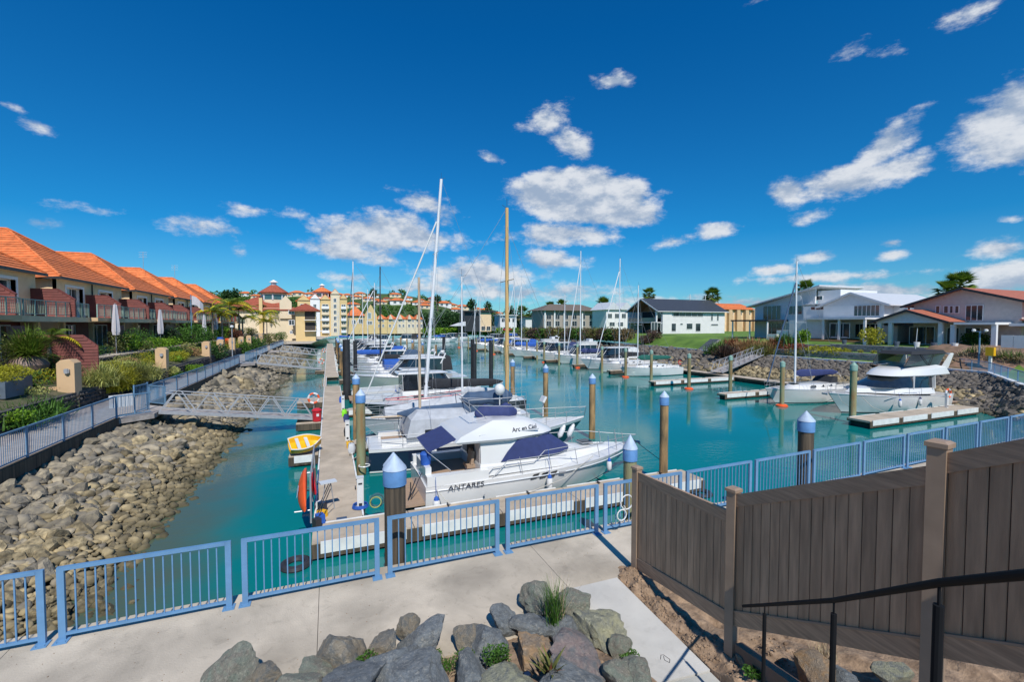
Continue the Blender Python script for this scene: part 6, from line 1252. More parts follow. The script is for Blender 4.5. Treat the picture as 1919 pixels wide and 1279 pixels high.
for i in range(14): 
    z0 = -.6+2.6*i/14; q = MB(); xr = 1.98 if z0 < 1.15 else 1.98-(z0-1.15); q.add([(-1.6,-.052,z0),(xr,-.052,z0),(xr,-.052,z0+.17),(-1.6,-.052,z0+.17),(-1.6,-.085,z0),(xr,-.085,z0),(xr,-.06,z0+.17),(-1.6,-.06,z0+.17)],[(4,5,6,7),(0,4,7,3),(1,2,6,5),(3,7,6,2),(0,1,5,4)]); q.build('board','weatherboard_red',o)
o.rotation_euler = (0,0,rad(8))
auto_bed()
# ------------------------------------------------------------------ palms
def frond_mesh(L=2.6, m='frond_green', n=16, droop=1.6, ll=.55):
    q = MB(); cur = Vector((0,0,0)); a = .7
    for i in range(n):
        d = Vector((math.cos(a), 0, math.sin(a))); nx = cur + d*(L/n); q.tube(cur, nx, .03*(1-i/n)+.006, n=4, cap=False)
        l_ = ll*math.sin(math.pi*min(1,(i+1.5)/(n+1)))**.7
        for s in (1,-1):
            e = cur + d*.12*l_ + Vector((.25*l_, s*l_*.85, -.42*l_)); w = Vector((.05,0,.01)); q.add([cur-w*.6, cur+w, e],[(0,1,2)])
            cu2 = cur + d*(L/n/2); e = cu2 + Vector((.25*l_, s*l_*.8, -.3*l_)); q.add([cu2-w*.6, cu2+w, e],[(0,1,2)])
        cur = nx; a -= droop/n
    return q.mesh('frond', m)
def fan_mesh(m='leaf_olive', L=1.5):
    q = MB(); q.tube((0,0,0),(L*.6,0,L*.1),.025,n=4,cap=False)
    for k in range(15):
        a = (k-7)/7*1.5; blade(q, (L*.55,0,L*.1), a, L*.62, .17, 1.15, .6, 3)
    return q.mesh('frond', m)
FR = [frond_mesh(2.6,'frond_green'), frond_mesh(2.6,'frond_yellow',droop=1.9)]; FAN = fan_mesh('frond_green'); FAND = fan_mesh('straw', 1.4)
def palm(label, loc, h, kind='feather', sc=1., n=16, group=None, tr=.14):
    t = T('palm_tree', label, 'palm', loc, R.uniform(0,6), group); q = MB(); q.tube((0,0,-.5),(.1,0,h*.5),tr*1.15,tr,8); q.tube((.1,0,h*.5),(0,0,h),tr,tr*.8,8); q.build('trunk','palm_trunk',t)
    for k in range(n):
        az_ = k*2.4; el = R.uniform(-.9,.6) if kind == 'feather' else R.uniform(-1.35,1.1)
        me = (FR[1] if (R.random() < .45) else FR[0]) if kind == 'feather' else (FAND if el < -.85 else FAN)
        inst(me, 'frond', t, (0,0,h), (0, -el*.6 if kind == 'feather' else -el, az_), (sc*R.uniform(.8,1.1),)*3)
    return t
LP = [(398,585,-16.5,1.0),(430,572,-16.2,1.15),(447,580,-15.5,1.0),(415,592,-15.8,.95),(455,598,-15.2,.9),(493,590,-15.2,1.1),(508,583,-15,1.2),(522,598,-14.6,1.0),(535,590,-14.5,1.1),(500,604,-14.2,.9),(545,606,-14,.9)]
for k,(px,py,X,s) in enumerate(LP):
    p = atX(px,py,X); base = Vector((p.x, p.y, 2.6)); palm('feathery yellow green palm in the left gardens, %s along the walkway' % ordn(k), base, p.z-2.6, 'feather', s*1.15*(1 if p.y < 90 else 1.4), 16, 'garden palms on the left')
palm('short fern-like palm leaning over the red garden screen', atX(95,640,-15.6) + Vector((0,0,-1.6)), 1.7, 'feather', .75, 12)
for (px,py,Dd,s,lb) in ((1216,552,118,1.25,'fan palm showing above the left of the dark roofed white house'),(1335,555,118,1.6,'large fan palm behind the right end of the dark roofed white house'),(1511,542,95,1.3,'fan palm tip behind the modern white house'),(1800,533,84,1.7,'tall fan palm behind the red brown roofed house'),(1775,545,84,1.4,'shorter fan palm left of the tall one behind the red brown roof'),(1031,578,190,1.9,'palm left of the brown roofed grey house, far'),(1052,574,190,1.9,'palm above the brown roofed grey house'),(978,588,230,2.8,'shaggy palm left of the grey house'),(1130,572,170,2.0,'palm above the blue grey gable house')):
    p = atD(px,py,Dd); palm(lb, Vector((p.x,p.y,3.5)), p.z-3.5, 'fan', s, 52, 'fan palms behind the houses', .2)
# ------------------------------------------------------------------ right houses (world axes; root at base, children shifted back)
class House:
    def __init__(s, name, label, cat, loc): s.t = T(name, label, cat, loc); s.off = -Vector(loc)
    def b(s, nm, m, q, parent=None, **k):
        if parent is None: q.v = [tuple(Vector(v) + s.off) for v in q.v]; return q.build(nm, m, s.t, **k)
        q.v = [tuple(Vector(v) + s.off) for v in q.v]; return q.build(nm, m, parent, **k)
    def box(s, nm, m, *bb): q = MB(); q.bb(*bb); return s.b(nm, m, q)
    def win(s, px0, px1, py0, py1, face, pos, **k):
        """window whose edges are read off the photograph on plane face ('X' or 'Y') at pos"""
        f = atX if face == 'X' else atY; pm = (px0+px1)/2
        a = f(px0, (py0+py1)/2, pos); c = f(px1, (py0+py1)/2, pos); zt = f(pm, py0, pos).z; zb = f(pm, py1, pos).z
        a.z = zb; c.z = zb; n = Vector((-1,0,0)) if face == 'X' else Vector((0,-1,0)); return window(s.t, a + s.off, (c-a), (c-a).length, zt-zb, n, **k)
    def gable(s, x0, x1, y0, y1, ze, zr, axis, m, ov=.5, th=.16, wallm=None, fascia='fascia_dark'):
        q = MB()
        if axis == 'x':
            ym = (y0+y1)/2; sl = (zr-ze)/((y1-y0)/2)
            for sg, ye in ((-1, y0), (1, y1)):
                yo = ye + sg*ov; zo = ze - sl*ov
                q.add([(x0-ov,yo,zo),(x1+ov,yo,zo),(x1+ov,ym,zr),(x0-ov,ym,zr),(x0-ov,yo,zo+th),(x1+ov,yo,zo+th),(x1+ov,ym,zr+th),(x0-ov,ym,zr+th)],[(0,1,2,3),(7,6,5,4),(0,4,5,1),(2,6,7,3),(1,5,6,2),(3,7,4,0)])
            r = s.b('roof', m, q)
            q = MB()
            for sg, ye in ((-1, y0), (1, y1)): yo = ye+sg*ov; zo = ze-sl*ov; q.bar((x0-ov-.03,yo,zo+.04),(x0-ov-.03,ym,zr+.04),.06,.26); q.bar((x0-ov,yo+sg*.05,zo+.06),(x1+ov,yo+sg*.05,zo+.06),.1,.14)
            s.b('fascia', fascia, q)
            if wallm: q = MB(); q.prism([(y0+.01,ze-.02),(y1-.01,ze-.02),(ym,zr-.03)], x0+.01, x0+.2, 'x'); s.b('gable_wall', wallm, q)
        return r
z0 = 3.75
# red-brown roofed house
h = House('house', 'two storey taupe house with red brown tiled roof and gabled porch at the right', 'house', (72, 30, z0))
h.box('wall', 'taupe', 68, 86, 24.6, 34.2, z0, 8.75); h.gable(68, 88, 24.2, 34.6, 8.75, 10.45, 'x', 'roof_brownred', .7, wallm='taupe')
h.box('wing', 'paint_pale', 74, 86, 19.5, 24.59, z0, 8.3)
h.box('porch_ceiling', 'paint_pale', 64.5, 67.99, 29.6, 36.4, 6.55, 6.68); h.gable(64.5, 68.3, 29.4, 36.6, 6.7, 8.0, 'x', 'roof_brownred', .45, wallm='paint_grey')
h.box('pergola', 'paint_pale', 64.3, 67.98, 25.2, 28.6, 6.35, 6.6)
for yv in (36.1, 34.9, 29.9, 28.8, 25.4): h.box('column', 'paint_white', 64.55, 64.9, yv-.2, yv+.2, z0, 6.54 if yv > 29.7 else 6.34)
for w_ in ((1753,1762,573,588,1),(1768,1778,573,588,1),(1779,1787,573,588,1),(1789,1798,573,588,1)): h.win(*w_[:4], 'X', 67.98, mull=0)
h.win(1809,1843,572,602,'X',67.98, mull=2, fm='paint_pale', gm='window_glass')
h.win(1704,1752,612,646,'X',67.98, mull=2, gm='window_glass'); h.win(1774,1798,614,646,'X',67.98, mull=2); h.win(1808,1838,614,639,'X',67.98, mull=1); h.win(1855,1872,572,580,'X',73.97,mull=1)
h.box('side_roof', 'roof_brownred', 67.5, 74, 21.5, 24.58, 6.8, 6.95); h.box('canopy_white', 'paint_white', 66.5, 73.9, 21.2, 25, 6.2, 6.5)
o = T('garden_fence', 'white paling fence panels right of the red roofed house', 'fence', (62.5,24,3.4))
for k in range(7): q = MB(); q.bb(-.05,.05,-.9*k-.85,-.9*k,0,1.9); q.build('panel','paint_pale',o)
# pale weatherboard house
h = House('house', 'pale weatherboard house with light grey gabled roof and wide upper glazing', 'house', (73, 42, z0))
h.box('wall', 'paint_pale', 70, 84, 38.6, 46.8, 4.3, 9.1); h.gable(70, 85, 38.2, 47.2, 9.1, 10.85, 'x', 'roof_light', .5, wallm='paint_grey', fascia='paint_grey')
h.box('wing', 'weatherboard_white', 72, 84, 34.9, 38.59, z0, 8.9); h.box('porch_roof', 'roof_light', 68.3, 71.99, 35.2, 38.59, 6.7, 6.95); h.box('terrace_roof','paint_grey', 66.5, 69.99, 38.9, 47.4, 7.05, 7.3); h.box('left_wing','paint_grey',67.2,69.98,44.8,50.2,4.3,7.04)
for yv in (39.1, 42.4, 44.6): h.box('column', 'paint_white', 66.7, 66.95, yv-.14, yv+.14, 4.2, 7.04)
h.win(1600,1649,572,593,'X',69.98, mull=5, gm='glass_teal'); h.win(1663,1673,571,585,'Y',38.58, mull=0) if False else None
h.win(1602,1650,607,634,'X',69.98, mull=4, gm='window_glass'); h.win(1555,1593,606,634,'X',67.18, mull=2); h.win(1700,1707,573,586,'X',71.98, mull=0); h.win(1665,1673,572,585,'X',71.98, mull=0); h.box('garage_door','taupe',68.2,71.95,36,38.3,4.0,6.2)
h.box('deck','timber',65.6,66.5,38,49,3.9,4.15)
o = T('outdoor_sofa','grey outdoor sofa on the pale house terrace','sofa',(67.4,42.5,4.2)); q = MB(); q.bb(-.4,.4,-1.1,1.1,.2,.45); q.build('seat','canvas_grey',o); q = MB(); q.bb(.3,.45,-1.1,1.1,.45,.85); q.build('backrest','canvas_grey',o)
o = T('barbecue','white outdoor barbecue bench by the modern house','barbecue',(66,52,3.9)); q = MB(); q.bb(-.3,.3,-.8,.8,0,.9); q.build('cabinet','paint_white',o)
# modern house
h = House('house', 'modern white house with sloping skillion roof, dark upper glazing and carport', 'house', (75, 53, z0))
q = MB(); q.prism([(49.5,4.0),(60.5,4.0),(60.5,9.6),(49.5,12.1)], 72, 72.3, 'x'); h.b('gable_wall','paint_grey',q)
q = MB(); q.add([(71,61.6,9.45),(82,61.6,9.45),(82,48.2,12.35),(71,48.2,12.35),(71,61.6,9.65),(82,61.6,9.65),(82,48.2,12.55),(71,48.2,12.55)],[(0,1,2,3),(7,6,5,4),(0,4,5,1),(1,5,6,2),(2,6,7,3),(3,7,4,0)]); h.b('roof','roof_light',q)
h.box('rear_volume','paint_white',72.31,81.5,46.8,60,4.0,9.5); h.box('clerestory','paint_white',72.6,81.5,46.0,49.5,9.51,11.7); h.box('parapet_roof','paint_grey',71.4,82,44.6,51.5,9.52,9.7)
h.box('white_volume','weatherboard_white',70.6,72.0,44.7,50.4,3.9,9.2)
h.box('carport_roof','fascia_dark',67.2,71.98,54.0,61.5,6.9,7.15); [h.box('column','paint_white',67.4,67.6,y_,y_+.18,3.7,6.89) for y_ in (54.2,57.6,61.2)]
h.win(1430,1464,573,600,'X',71.95,mull=3,gm='window_glass'); h.win(1478,1504,573,590,'X',71.95,mull=2,gm='window_glass'); h.win(1490,1504,606,616,'X',71.95,mull=0); h.win(1487,1542,556,564,'X',72.58,mull=3,gm='window_glass'); h.win(1519,1576,574,581,'X',70.58,mull=5,gm='window_glass',fm='paint_grey'); h.win(1437,1466,606,632,'X',71.95,mull=2,gm='window_glass')
q = MB(); q.lathe([(.5,0),(.5,.06)],n=16); q.v=[(70.5-v[2],51.2+v[0],10.6+v[1]) for v in q.v]; h.b('satellite_dish','gelcoat',q)
h.win(1517,1521,608,614,'X',70.58,mull=0); h.box('low_wall','paint_white',67.5,70.59,50.6,52.6,3.8,5.4)
# white house with dark roof: long side faces the viewer
h = House('house', 'long white weatherboard house with charcoal roof and timber lined open gable', 'house', (80, 88, 4.0))
Yl = 84.; xa = 69.2; xb = atY(1358,600,Yl).x
h.box('wall','weatherboard_white',xa+4.2,xb,Yl,94.8,3.9,9.55); h.gable(xa+.4,xb,Yl-.1,94.9,9.55,12.35,'x','dark_roof',.6,fascia='paint_white')
h.box('front_volume','weatherboard_white',xa+1.6,xa+4.19,Yl-.25,Yl+.3,3.9,9.4); h.box('side_wall','paint_grey',xa,xa+4.19,94.2,94.8,3.9,9.4); h.box('balcony','paint_grey',xa-.2,xa+4.19,Yl+.31,94.19,6.7,6.9); h.box('corner_post','paint_white',xa-.1,xa+.2,Yl-.1,Yl+.25,3.9,9.3); h.box('recess_wall','glass_dark',xa+4.0,xa+4.18,Yl+.4,94.1,6.9,9.4); h.box('lower_glazing','window_glass',xa+4.0,xa+4.18,Yl+.4,94.1,3.95,6.69)
q = MB(); q.prism([(Yl,9.5),(94.8,9.5),(89.4,12.2)], xa+4.0, xa+4.15, 'x'); h.b('gable_lining','timber',q); q = MB(); q.add([(xa+.2,Yl+.1,9.5),(xa+4,Yl+.1,9.5),(xa+4,89.4,12.25),(xa+.2,89.4,12.25),(xa+.2,94.6,9.5),(xa+4,94.6,9.5)],[(0,1,2,3),(3,2,5,4)]); h.b('soffit','timber',q)
q = MB(); q.bb(xa-.18,xa-.14,Yl+.4,94.1,6.95,7.9); h.b('balustrade','glass_teal',q)
q = MB()
off_=h.off
for i in range(26): z_ = 3.95+ .215*i; q.add([(xa+4.25,Yl-.03,z_),(xb,Yl-.03,z_),(xb,Yl-.004,z_+.2),(xa+4.25,Yl-.004,z_+.2)],[(0,1,2,3)])
h.b('weatherboards','weatherboard_white',q)
for (a,b_,c,d,m_) in ((1237,1256,584,589,0),(1261,1318,586,594,4),(1322,1328,588,589.5,0),(1332,1336,588,602,0),(1343,1347,588,602,0),(1238,1267,606,622,2),(1274,1280,606,610,0),(1286,1298,606,618,0),(1332,1346,607,611,0),(1220,1232,604,623.5,1),(1303,1313,606,622,0)): h.win(a,b_,c,d,'Y',Yl-.03 if a > 1234 else Yl-.26,mull=m_,fm='paint_white' if a > 1234 else 'paint_grey',fw=.1)
for x_ in (84,89): q = MB(); q.tube((x_,89.4,12.3),(x_,89.4,13.9),.09); h.b('flue','gelcoat',q)
# tan terrace with orange roof
h = House('terrace_house', 'tan apartment terrace with flat orange roof and buttress fins between the white houses', 'apartments', (112, 108, 4))
h.box('wall','stucco_tan',99,124,105,112,4,11); q = MB(); courses(q,(98,104.2,10.9),(125,104.2,10.9),(124,110,13.0),(99,110,13.0),8); h.b('roof','tile_orange',q)
for (px) in (1362,1377,1393,1409,1423): a = atY(px,600,104.9).x; q = MB(); q.prism([(a,4),(a+2.6,4),(a+1.2,10.8),(a,10.8)],104.0,104.99,'y'); h.b('buttress','stucco_peach',q)
for px in (1352,1368,1384,1400,1416):
    for (c,d) in ((586,591),(600,606)): h.win(px,px+6,c,d,'Y',104.97,mull=0)
# mid distance houses
h = House('house','long grey house with brown hipped roof and full height windows behind the masts','house',(84,152,4)); X0,X1 = atY(1018,600,150).x, atY(1118,600,150).x
h.box('wall','wall_dim',X0,X1,150,160,3.9,11.6); q = MB(); xm=(X0+X1)/2; courses(q,(X0-1.5,148.5,11.4),(X1+1.5,148.5,11.4),(X1-4,155,14.0),(X0+5,155,14.0),8); courses(q,(X1+1.5,148.5,11.4),(X1+1.5,162,11.4),(X1-4,155,14.0),(X1-4,155,14.0),6); courses(q,(X0-1.5,162,11.4),(X0-1.5,148.5,11.4),(X0+5,155,14),(X0+5,155,14),6); h.b('roof','roof_greybrown',q)
for k in range(6): h.win(1024+16*k,1033+16*k,590,599,'Y',149.97,mull=1); h.win(1024+16*k,1033+16*k,602,612,'Y',149.97,mull=1)
[h.box('column','paint_white',atY(px,600,149.5).x,atY(px,600,149.5).x+.5,149.3,149.8,4,11.3) for px in (1020,1038,1056,1090)]
h = House('house','blue grey house with paired white gables left of the dark roofed house','house',(84,122,4)); X0,X1 = atY(1136,600,120).x, atY(1186,600,120).x
h.box('wall','paint_pale',X0,X1,120,128,3.9,11.2); q = MB()
for a in (X0,(X0+X1)/2): q.prism([(a-.6,10.9),(a+.5*(X1-X0)+.2,10.9),(a+.25*(X1-X0)-.2,13.3)],119.4,128.5,'y')
h.b('roof','roof_light',q); [h.win(1139+13*k,1147+13*k,588,597,'Y',119.97,mull=1) for k in range(3)]; [h.win(1142+16*k,1152+16*k,604,612,'Y',119.97,mull=1) for k in range(2)]
h = House('house','flat roofed house with big tan timber box and dark eaves in the distance','house',(60,205,3)); X0,X1 = atY(872,600,200).x, atY(932,600,200).x
h.box('wall','stucco_tan',X0+7,X1-3,200,208,3,11.8); h.box('dark_wing','fascia_dark',X0,X0+6.9,200.5,208,3,12); h.box('roof_slab','fascia_dark',X0-2,X1,199,209,12.05,12.6); [h.win(a,a+7,612,620,'Y',199.97,mull=1) for a in (902,912,922)]; q = MB(); q.prism([(X0-6,5.6),(X0,5.6),(X0,7.6)],199.5,206,'y'); h.b('awning','paint_grey',q)
h = House('house','low white house right of the timber box house','house',(75,212,3)); X0,X1 = atY(937,600,210).x, atY(968,600,210).x
h.box('wall','paint_white',X0,X1,210,218,3,10.6); h.box('roof_slab','roof_light',X0-.5,X1+.5,209,219,10.61,11); [h.win(a,a+6,597,604,'Y',209.97,mull=0) for a in (940,950,960)]
h = House('pavilion','dark steel framed pavilion at the left end of the hedge','pavilion',(88,190,3)); X0,X1 = atY(985,600,190).x, atY(1006,600,190).x
h.box('wall','paint_grey',X0,X1,190,196,3,9.5); h.box('roof_slab','fascia_dark',X0-1,X1+1,189,197,9.51,9.9)
# car far
o = T('parked_car','red parked car before the timber box house','car',(76.5,196,3.3)); q = MB(); q.loft([RG(-2.1,2.1,.85,.8,.35,None,.4),RG(-2.2,2.2,.9,.85,.8,None,.4),RG(-1.9,1.4,.85,.8,1.0,None,.4)]); q.build('body','red',o,smooth=True); q = MB(); q.loft([RG(-1.6,1.0,.8,.75,1.0,None,.4),RG(-1.2,.4,.65,.6,1.45,None,.3)]); q.build('cabin','glass_dark',o)
for sx_ in (-1.3,1.3):
    for s in (-1,1): q = MB(); q.torus((sx_,s*.85,.33),.22,.1,12,5,'y'); q.build('wheel','fitting',o)
# block terraces and hedges along the right bank
def terrace(label, pts, z0, z1, th=.5, m='block_grey'):
    a, c = Vector((*pts[0],0)), Vector((*pts[1],0)); L = (c-a).length; ang = math.atan2(c.y-a.y, c.x-a.x); t = T('retaining_wall', label, 'retaining wall', (a.x,a.y,z0), ang, 'stepped block retaining walls'); q = MB(); q.bb(0,L,-th,0,0,z1-z0); q.build('core',m,t); q = MB(); nz_ = max(1,round((z1-z0)/.25)); 
    for k in range(nz_):
        x = (k%2)*.25
        while x < L-.5: q.box((x+.24, .06+.02*R.random(), .25*k+.12),(.46,.12,.22)); x += .5
    q.build('blocks', m, t, stuff=True)
terrace('lower grey block wall under the red roofed house', ((59.6,24.5),(59.3,47)), 1.8, 2.9); terrace('upper grey block wall under the lawn edge', ((61.6,25.5),(61.3,40)), 2.8, 3.8)
for nm, yv, n_ in (('wide concrete steps below the pale house', 42.5, 8), ('narrow steps climbing beside the flax beds', 60.5, 9)):
    t = T('steps', nm, 'steps', (59.5, yv, 1.8)); w = 3 if 'wide' in nm else 1
    for k in range(n_): q = MB(); q.bb(.35*k, .35*k+.5, -w, w, .22*k, .22*k+.24); q.build('step','block_grey',t)
HS = [(1390,662,62,70,'leaf_bronze'),(1372,655,62,74,'leaf_rust'),(1345,664,60.5,80,'leaf_green'),(1408,655,62,68,'leaf_bronze'),(1360,668,60,76,'leaf_maroon'),(1440,662,61,58,'leaf_bronze'),(1455,655,62.5,60,'leaf_rust'),(1470,650,63,58,'leaf_green'),(1425,668,60.2,62,'leaf_olive')]
def onland(px, py):
    for D in np.arange(40, 170, .25):
        p = atD(px, py, float(D))
        if p.z <= landz(p.x, p.y): return p
    return atD(px, py, 70.)
for k,(px,py,X,_,m_) in enumerate(HS): p = onland(px,py); tuft('arching flax clump on the bank by the right-hand gangway, %s of nine' % ordn(k), p, 420, 2.2, .16, m_, 1.2, 1.1, 'flax', 'flax bush', 'flax clumps', base_r=.6)
for k,(px,py,X,r,h_,m_,lb) in enumerate(((1490,655,62,2.2,1.2,'leaf_rust','orange leaved bush under the modern house'),(1540,658,61.5,2.4,1.0,'leaf_yellow','yellow clipped hedge on the block wall, left part'),(1500,660,61.5,2.2,1.0,'leaf_olive','olive hedge at the gangway head'),(1570,660,61.5,2.2,1.0,'leaf_yellow','yellow clipped hedge on the block wall, right part'),(1475,640,66,1.2,1.0,'leaf_green','round green bush by the modern house wall'),(1505,636,66,1.2,1.6,'leaf_bright','bright green and orange potted shrub by the modern house'),(1632,642,64,2.0,2.0,'leaf_yellow','yellow green grass-like bush by the pale house terrace'),(1822,645,64,1.3,1.5,'leaf_green','clipped green hedge by the pergola, left'),(1845,645,64,1.3,1.5,'leaf_green','clipped green hedge by the pergola, right'),(1912,628,61,.8,1.6,'leaf_green','small green tree before the white paling fence'),(1225,618,68,1.8,1.5,'leaf_green','green shrub left of the lawn slope'))):
    shrub(lb, onland(px,py+5)-Vector((0,0,.2)), r*.8, h_*1.2, m_, 900, .14)
for k in range(12):
    px = 992 + 16*k; p = atD(px, 632, 128 - 2.2*k); shrub('dense hedge of green and maroon shrubs above the right bank, %s from the left' % ordn(k), Vector((p.x,p.y,2.4)), 3.2, 3.2, ('leaf_olive','leaf_maroon','leaf_green','leaf_brownish')[k%4], 1100, .28, 'hedge', 'hedge', 'hedge above the right bank')
for k,(px,py) in enumerate(((1225,660),(1240,650))): shrub('maroon bush beside the white house deck, %s' % ordn(k), atD(px-15,py-30,95)-Vector((0,0,1.6)), 1.8, 1.7, 'leaf_maroon', 700, .2)
for k in range(9): shrub('small lime plant in the block terrace, %s from the left' % ordn(k), Vector((60.6, 38.6-1.4*k, 2.85)), .35, .45, 'leaf_yellow', 120, .08, 'small_plant', 'plant')
for k,(yv) in enumerate((38.9,36.4,33,31,29.4,27.6)): t = T('plant_pot','pale cylindrical pot on the lawn edge above the block wall, %s from the left' % ordn(k),'pot',(62.4,yv,3.8)); q=MB(); q.lathe([(.22,0),(.3,.55)],n=10); q.build('pot','paint_pale' if k%2 else 'planter_blue',t)
# dry mound with weeds at the right
mound = gridmesh('dry_mound', lambda u,v: ((lambda x,y: (x,y, 1.78 + 2.3*min(1,max(0,(x-57.2-(max(0,26-y))*.25))/4.5)**.8*min(1,max(0,(33-y)/4)) + .25*noise.noise((x*.8,y*.8,0))))(55.5+14*u, 10+22*v)), 40, 50, 'dirt_brown')
for k in range(14): px = 1800+9*k; tuft('dry brown weed on the mound at the right, %s from the left' % ordn(k), atX(px, 668+R.uniform(-14,14), 60)-Vector((0,0,.2)), 70, .9, .06, 'straw' if k%3 else 'leaf_green', 1.0, .8, 'weed', 'weed', 'weeds on the dry mound', base_r=.3)
for k,(px,py) in enumerate(((1785,672),(1772,678),(1800,660),(1815,655))): tuft('dry brown grass tuft at the left end of the dry mound, %s' % ordn(k), at(px,py,2.6), 80, 1.0, .06, 'straw', 1.0, .8, 'weed', 'weed', 'weeds on the dry mound', base_r=.3)
# lamp post and yellow box
p = g(1838,697,58.5); t = T('street_lamp','blue grey lamp post standing on the seawall corner','street lamp',(58.5,p.y,1.8)); ht = g(1840,622,58.5).z-1.8; q = MB(); q.tube((0,0,0),(0,0,ht),.09,.06,8); q.build('pole','rail_blue_far',t); q = MB(); q.tube((0,-.45,ht),(0,.45,ht),.03); q.build('crossbar','rail_blue_far',t); q = MB(); [q.lathe([(.05,0),(.16,.1),(.16,.25),(.05,.3)],(0,s*.45,ht-.05),8) for s in (-1,1)]; q.build('lamp_head','paint_pale',t)
t = T('service_box','small yellow box on a post beside the lamp post','box',(58.3,p.y-.9,1.8)); q = MB(); q.bb(-.2,.2,-.3,.3,1.6,2.4); q.build('cabinet','yellow',t); q = MB(); q.bb(-.1,.1,-.1,.1,0,1.6); q.build('post','paint_pale',t)
t = T('street_lamp','slim grey lamp post on the walkway by the second gangway','street lamp',(-10.6,62,1.75)); q = MB(); q.tube((0,0,0),(0,0,4.2),.06,.045,8); q.build('pole','galv',t); q = MB(); q.lathe([(.05,0),(.2,.1),(.18,.3),(.02,.36)],(0,0,4.2),10); q.build('lamp_head','gelcoat',t)
# ------------------------------------------------------------------ distant yellow buildings
def tower_top(h, cx, cy, z, r, m1='stucco_cream', roof='tile_red', oct_=True, rr=None, rise=3.5):
    q = MB(); q.lathe([(r, z-3.5), (r, z+2.4)], (cx, cy, 0), 8); h.b('lantern', m1, q)
    q = MB(); q.lathe([(r*1.005, z+.5), (r*1.005, z+1.9)], (cx, cy, 0), 8); h.b('lantern_glazing', 'glass_teal', q)
    
    for k in range(8): q = MB(); q.lathe([(.2, z+.4), (.2, z+2.0)], (cx + r*math.cos(6.283*(k+.0)/8), cy + r*math.sin(6.283*k/8), 0), 4); h.b('lantern_post', 'paint_white', q)
    q = MB(); q.lathe([(r*1.25, z+2.4), (r*1.28, z+2.55), (r*.25, z+2.4+rise)], (cx, cy, 0), 8); h.b('lantern_roof', roof, q)
    q = MB(); q.lathe([(r*.22, z+2.3+rise), (r*.22, z+3.1+rise), (r*.4, z+3.15+rise), (.1, z+3.9+rise)], (cx, cy, 0), 8); h.b('finial', 'paint_white', q)
def hiproof(h, x0, x1, y0, y1, ze, zr, m, ov=.8, n=8):
    d = (y1-y0)/2 + ov; x0 -= ov; x1 += ov; y0 -= ov; y1 += ov; ym = (y0+y1)/2; d = min(d, (x1-x0)/2-.01); q = MB()
    for (A,B,C,D) in (((x0,y0,ze),(x1,y0,ze),(x1-d,ym,zr),(x0+d,ym,zr)),((x1,y1,ze),(x0,y1,ze),(x0+d,ym,zr),(x1-d,ym,zr)),((x1,y0,ze),(x1,y1,ze),(x1-d,ym,zr),(x1-d,ym,zr)),((x0,y1,ze),(x0,y0,ze),(x0+d,ym,zr),(x0+d,ym,zr))): courses(q, A,B,C,D, n)
    q.bb(x0+.05,x1-.05,y0+.05,y1-.05,ze-.25,ze-.01); return h.b('roof', m, q)
h = House('apartment_building','beige hotel with reddish roofs, green glazed octagonal lantern and balconies','building',(-14,146,1.75))
h.box('wall','stucco_cream',-24,-6,142,156,1.75,10.9); hiproof(h,-26,-8.5,142,158,10.4,14.8,'tile_red'); tower_top(h,-14.6,148,12.9,3.2,rise=2.4)
h.box('balcony_wing','stucco_yellow',-8.4,-3.4,137.5,144,1.75,10.2); hiproof(h,-9,-3,137,145,10.2,12.3,'tile_red')
for z_ in (4.6,7.6): h.box('balcony_slab','paint_white',-6.2,-1.6,136.2,140,z_-.15,z_)
for z_ in (4.6,7.6): h.box('balcony_recess','interior',-6.1,-3.5,137.47,137.495,z_+.1,z_+2.3)
h.box('round_gable','stucco_cream',-12.6,-9.6,141.4,142.0,8,12.6); q = MB(); q.prism([(-12.6,12.6),(-9.6,12.6),(-11.1,14.4)],141.4,142.0,'y'); h.b('gable_peak','stucco_cream',q); h.box('chimney_pier','stucco_yellow',-17.6,-16.8,141,142,3,13.6)
for (a,b_,c,d) in ((540,552,582,590),(541,552,600,610),(478,486,582,590),(495,503,584,592),(543,548,620,626)): h.win(a,b_,c,d,'Y',141.97 if a < 530 else 137.47,mull=1,fw=.12)
h = House('apartment_building','six storey yellow apartment block with white bays and small white cupola','building',(-2,196,1.75))
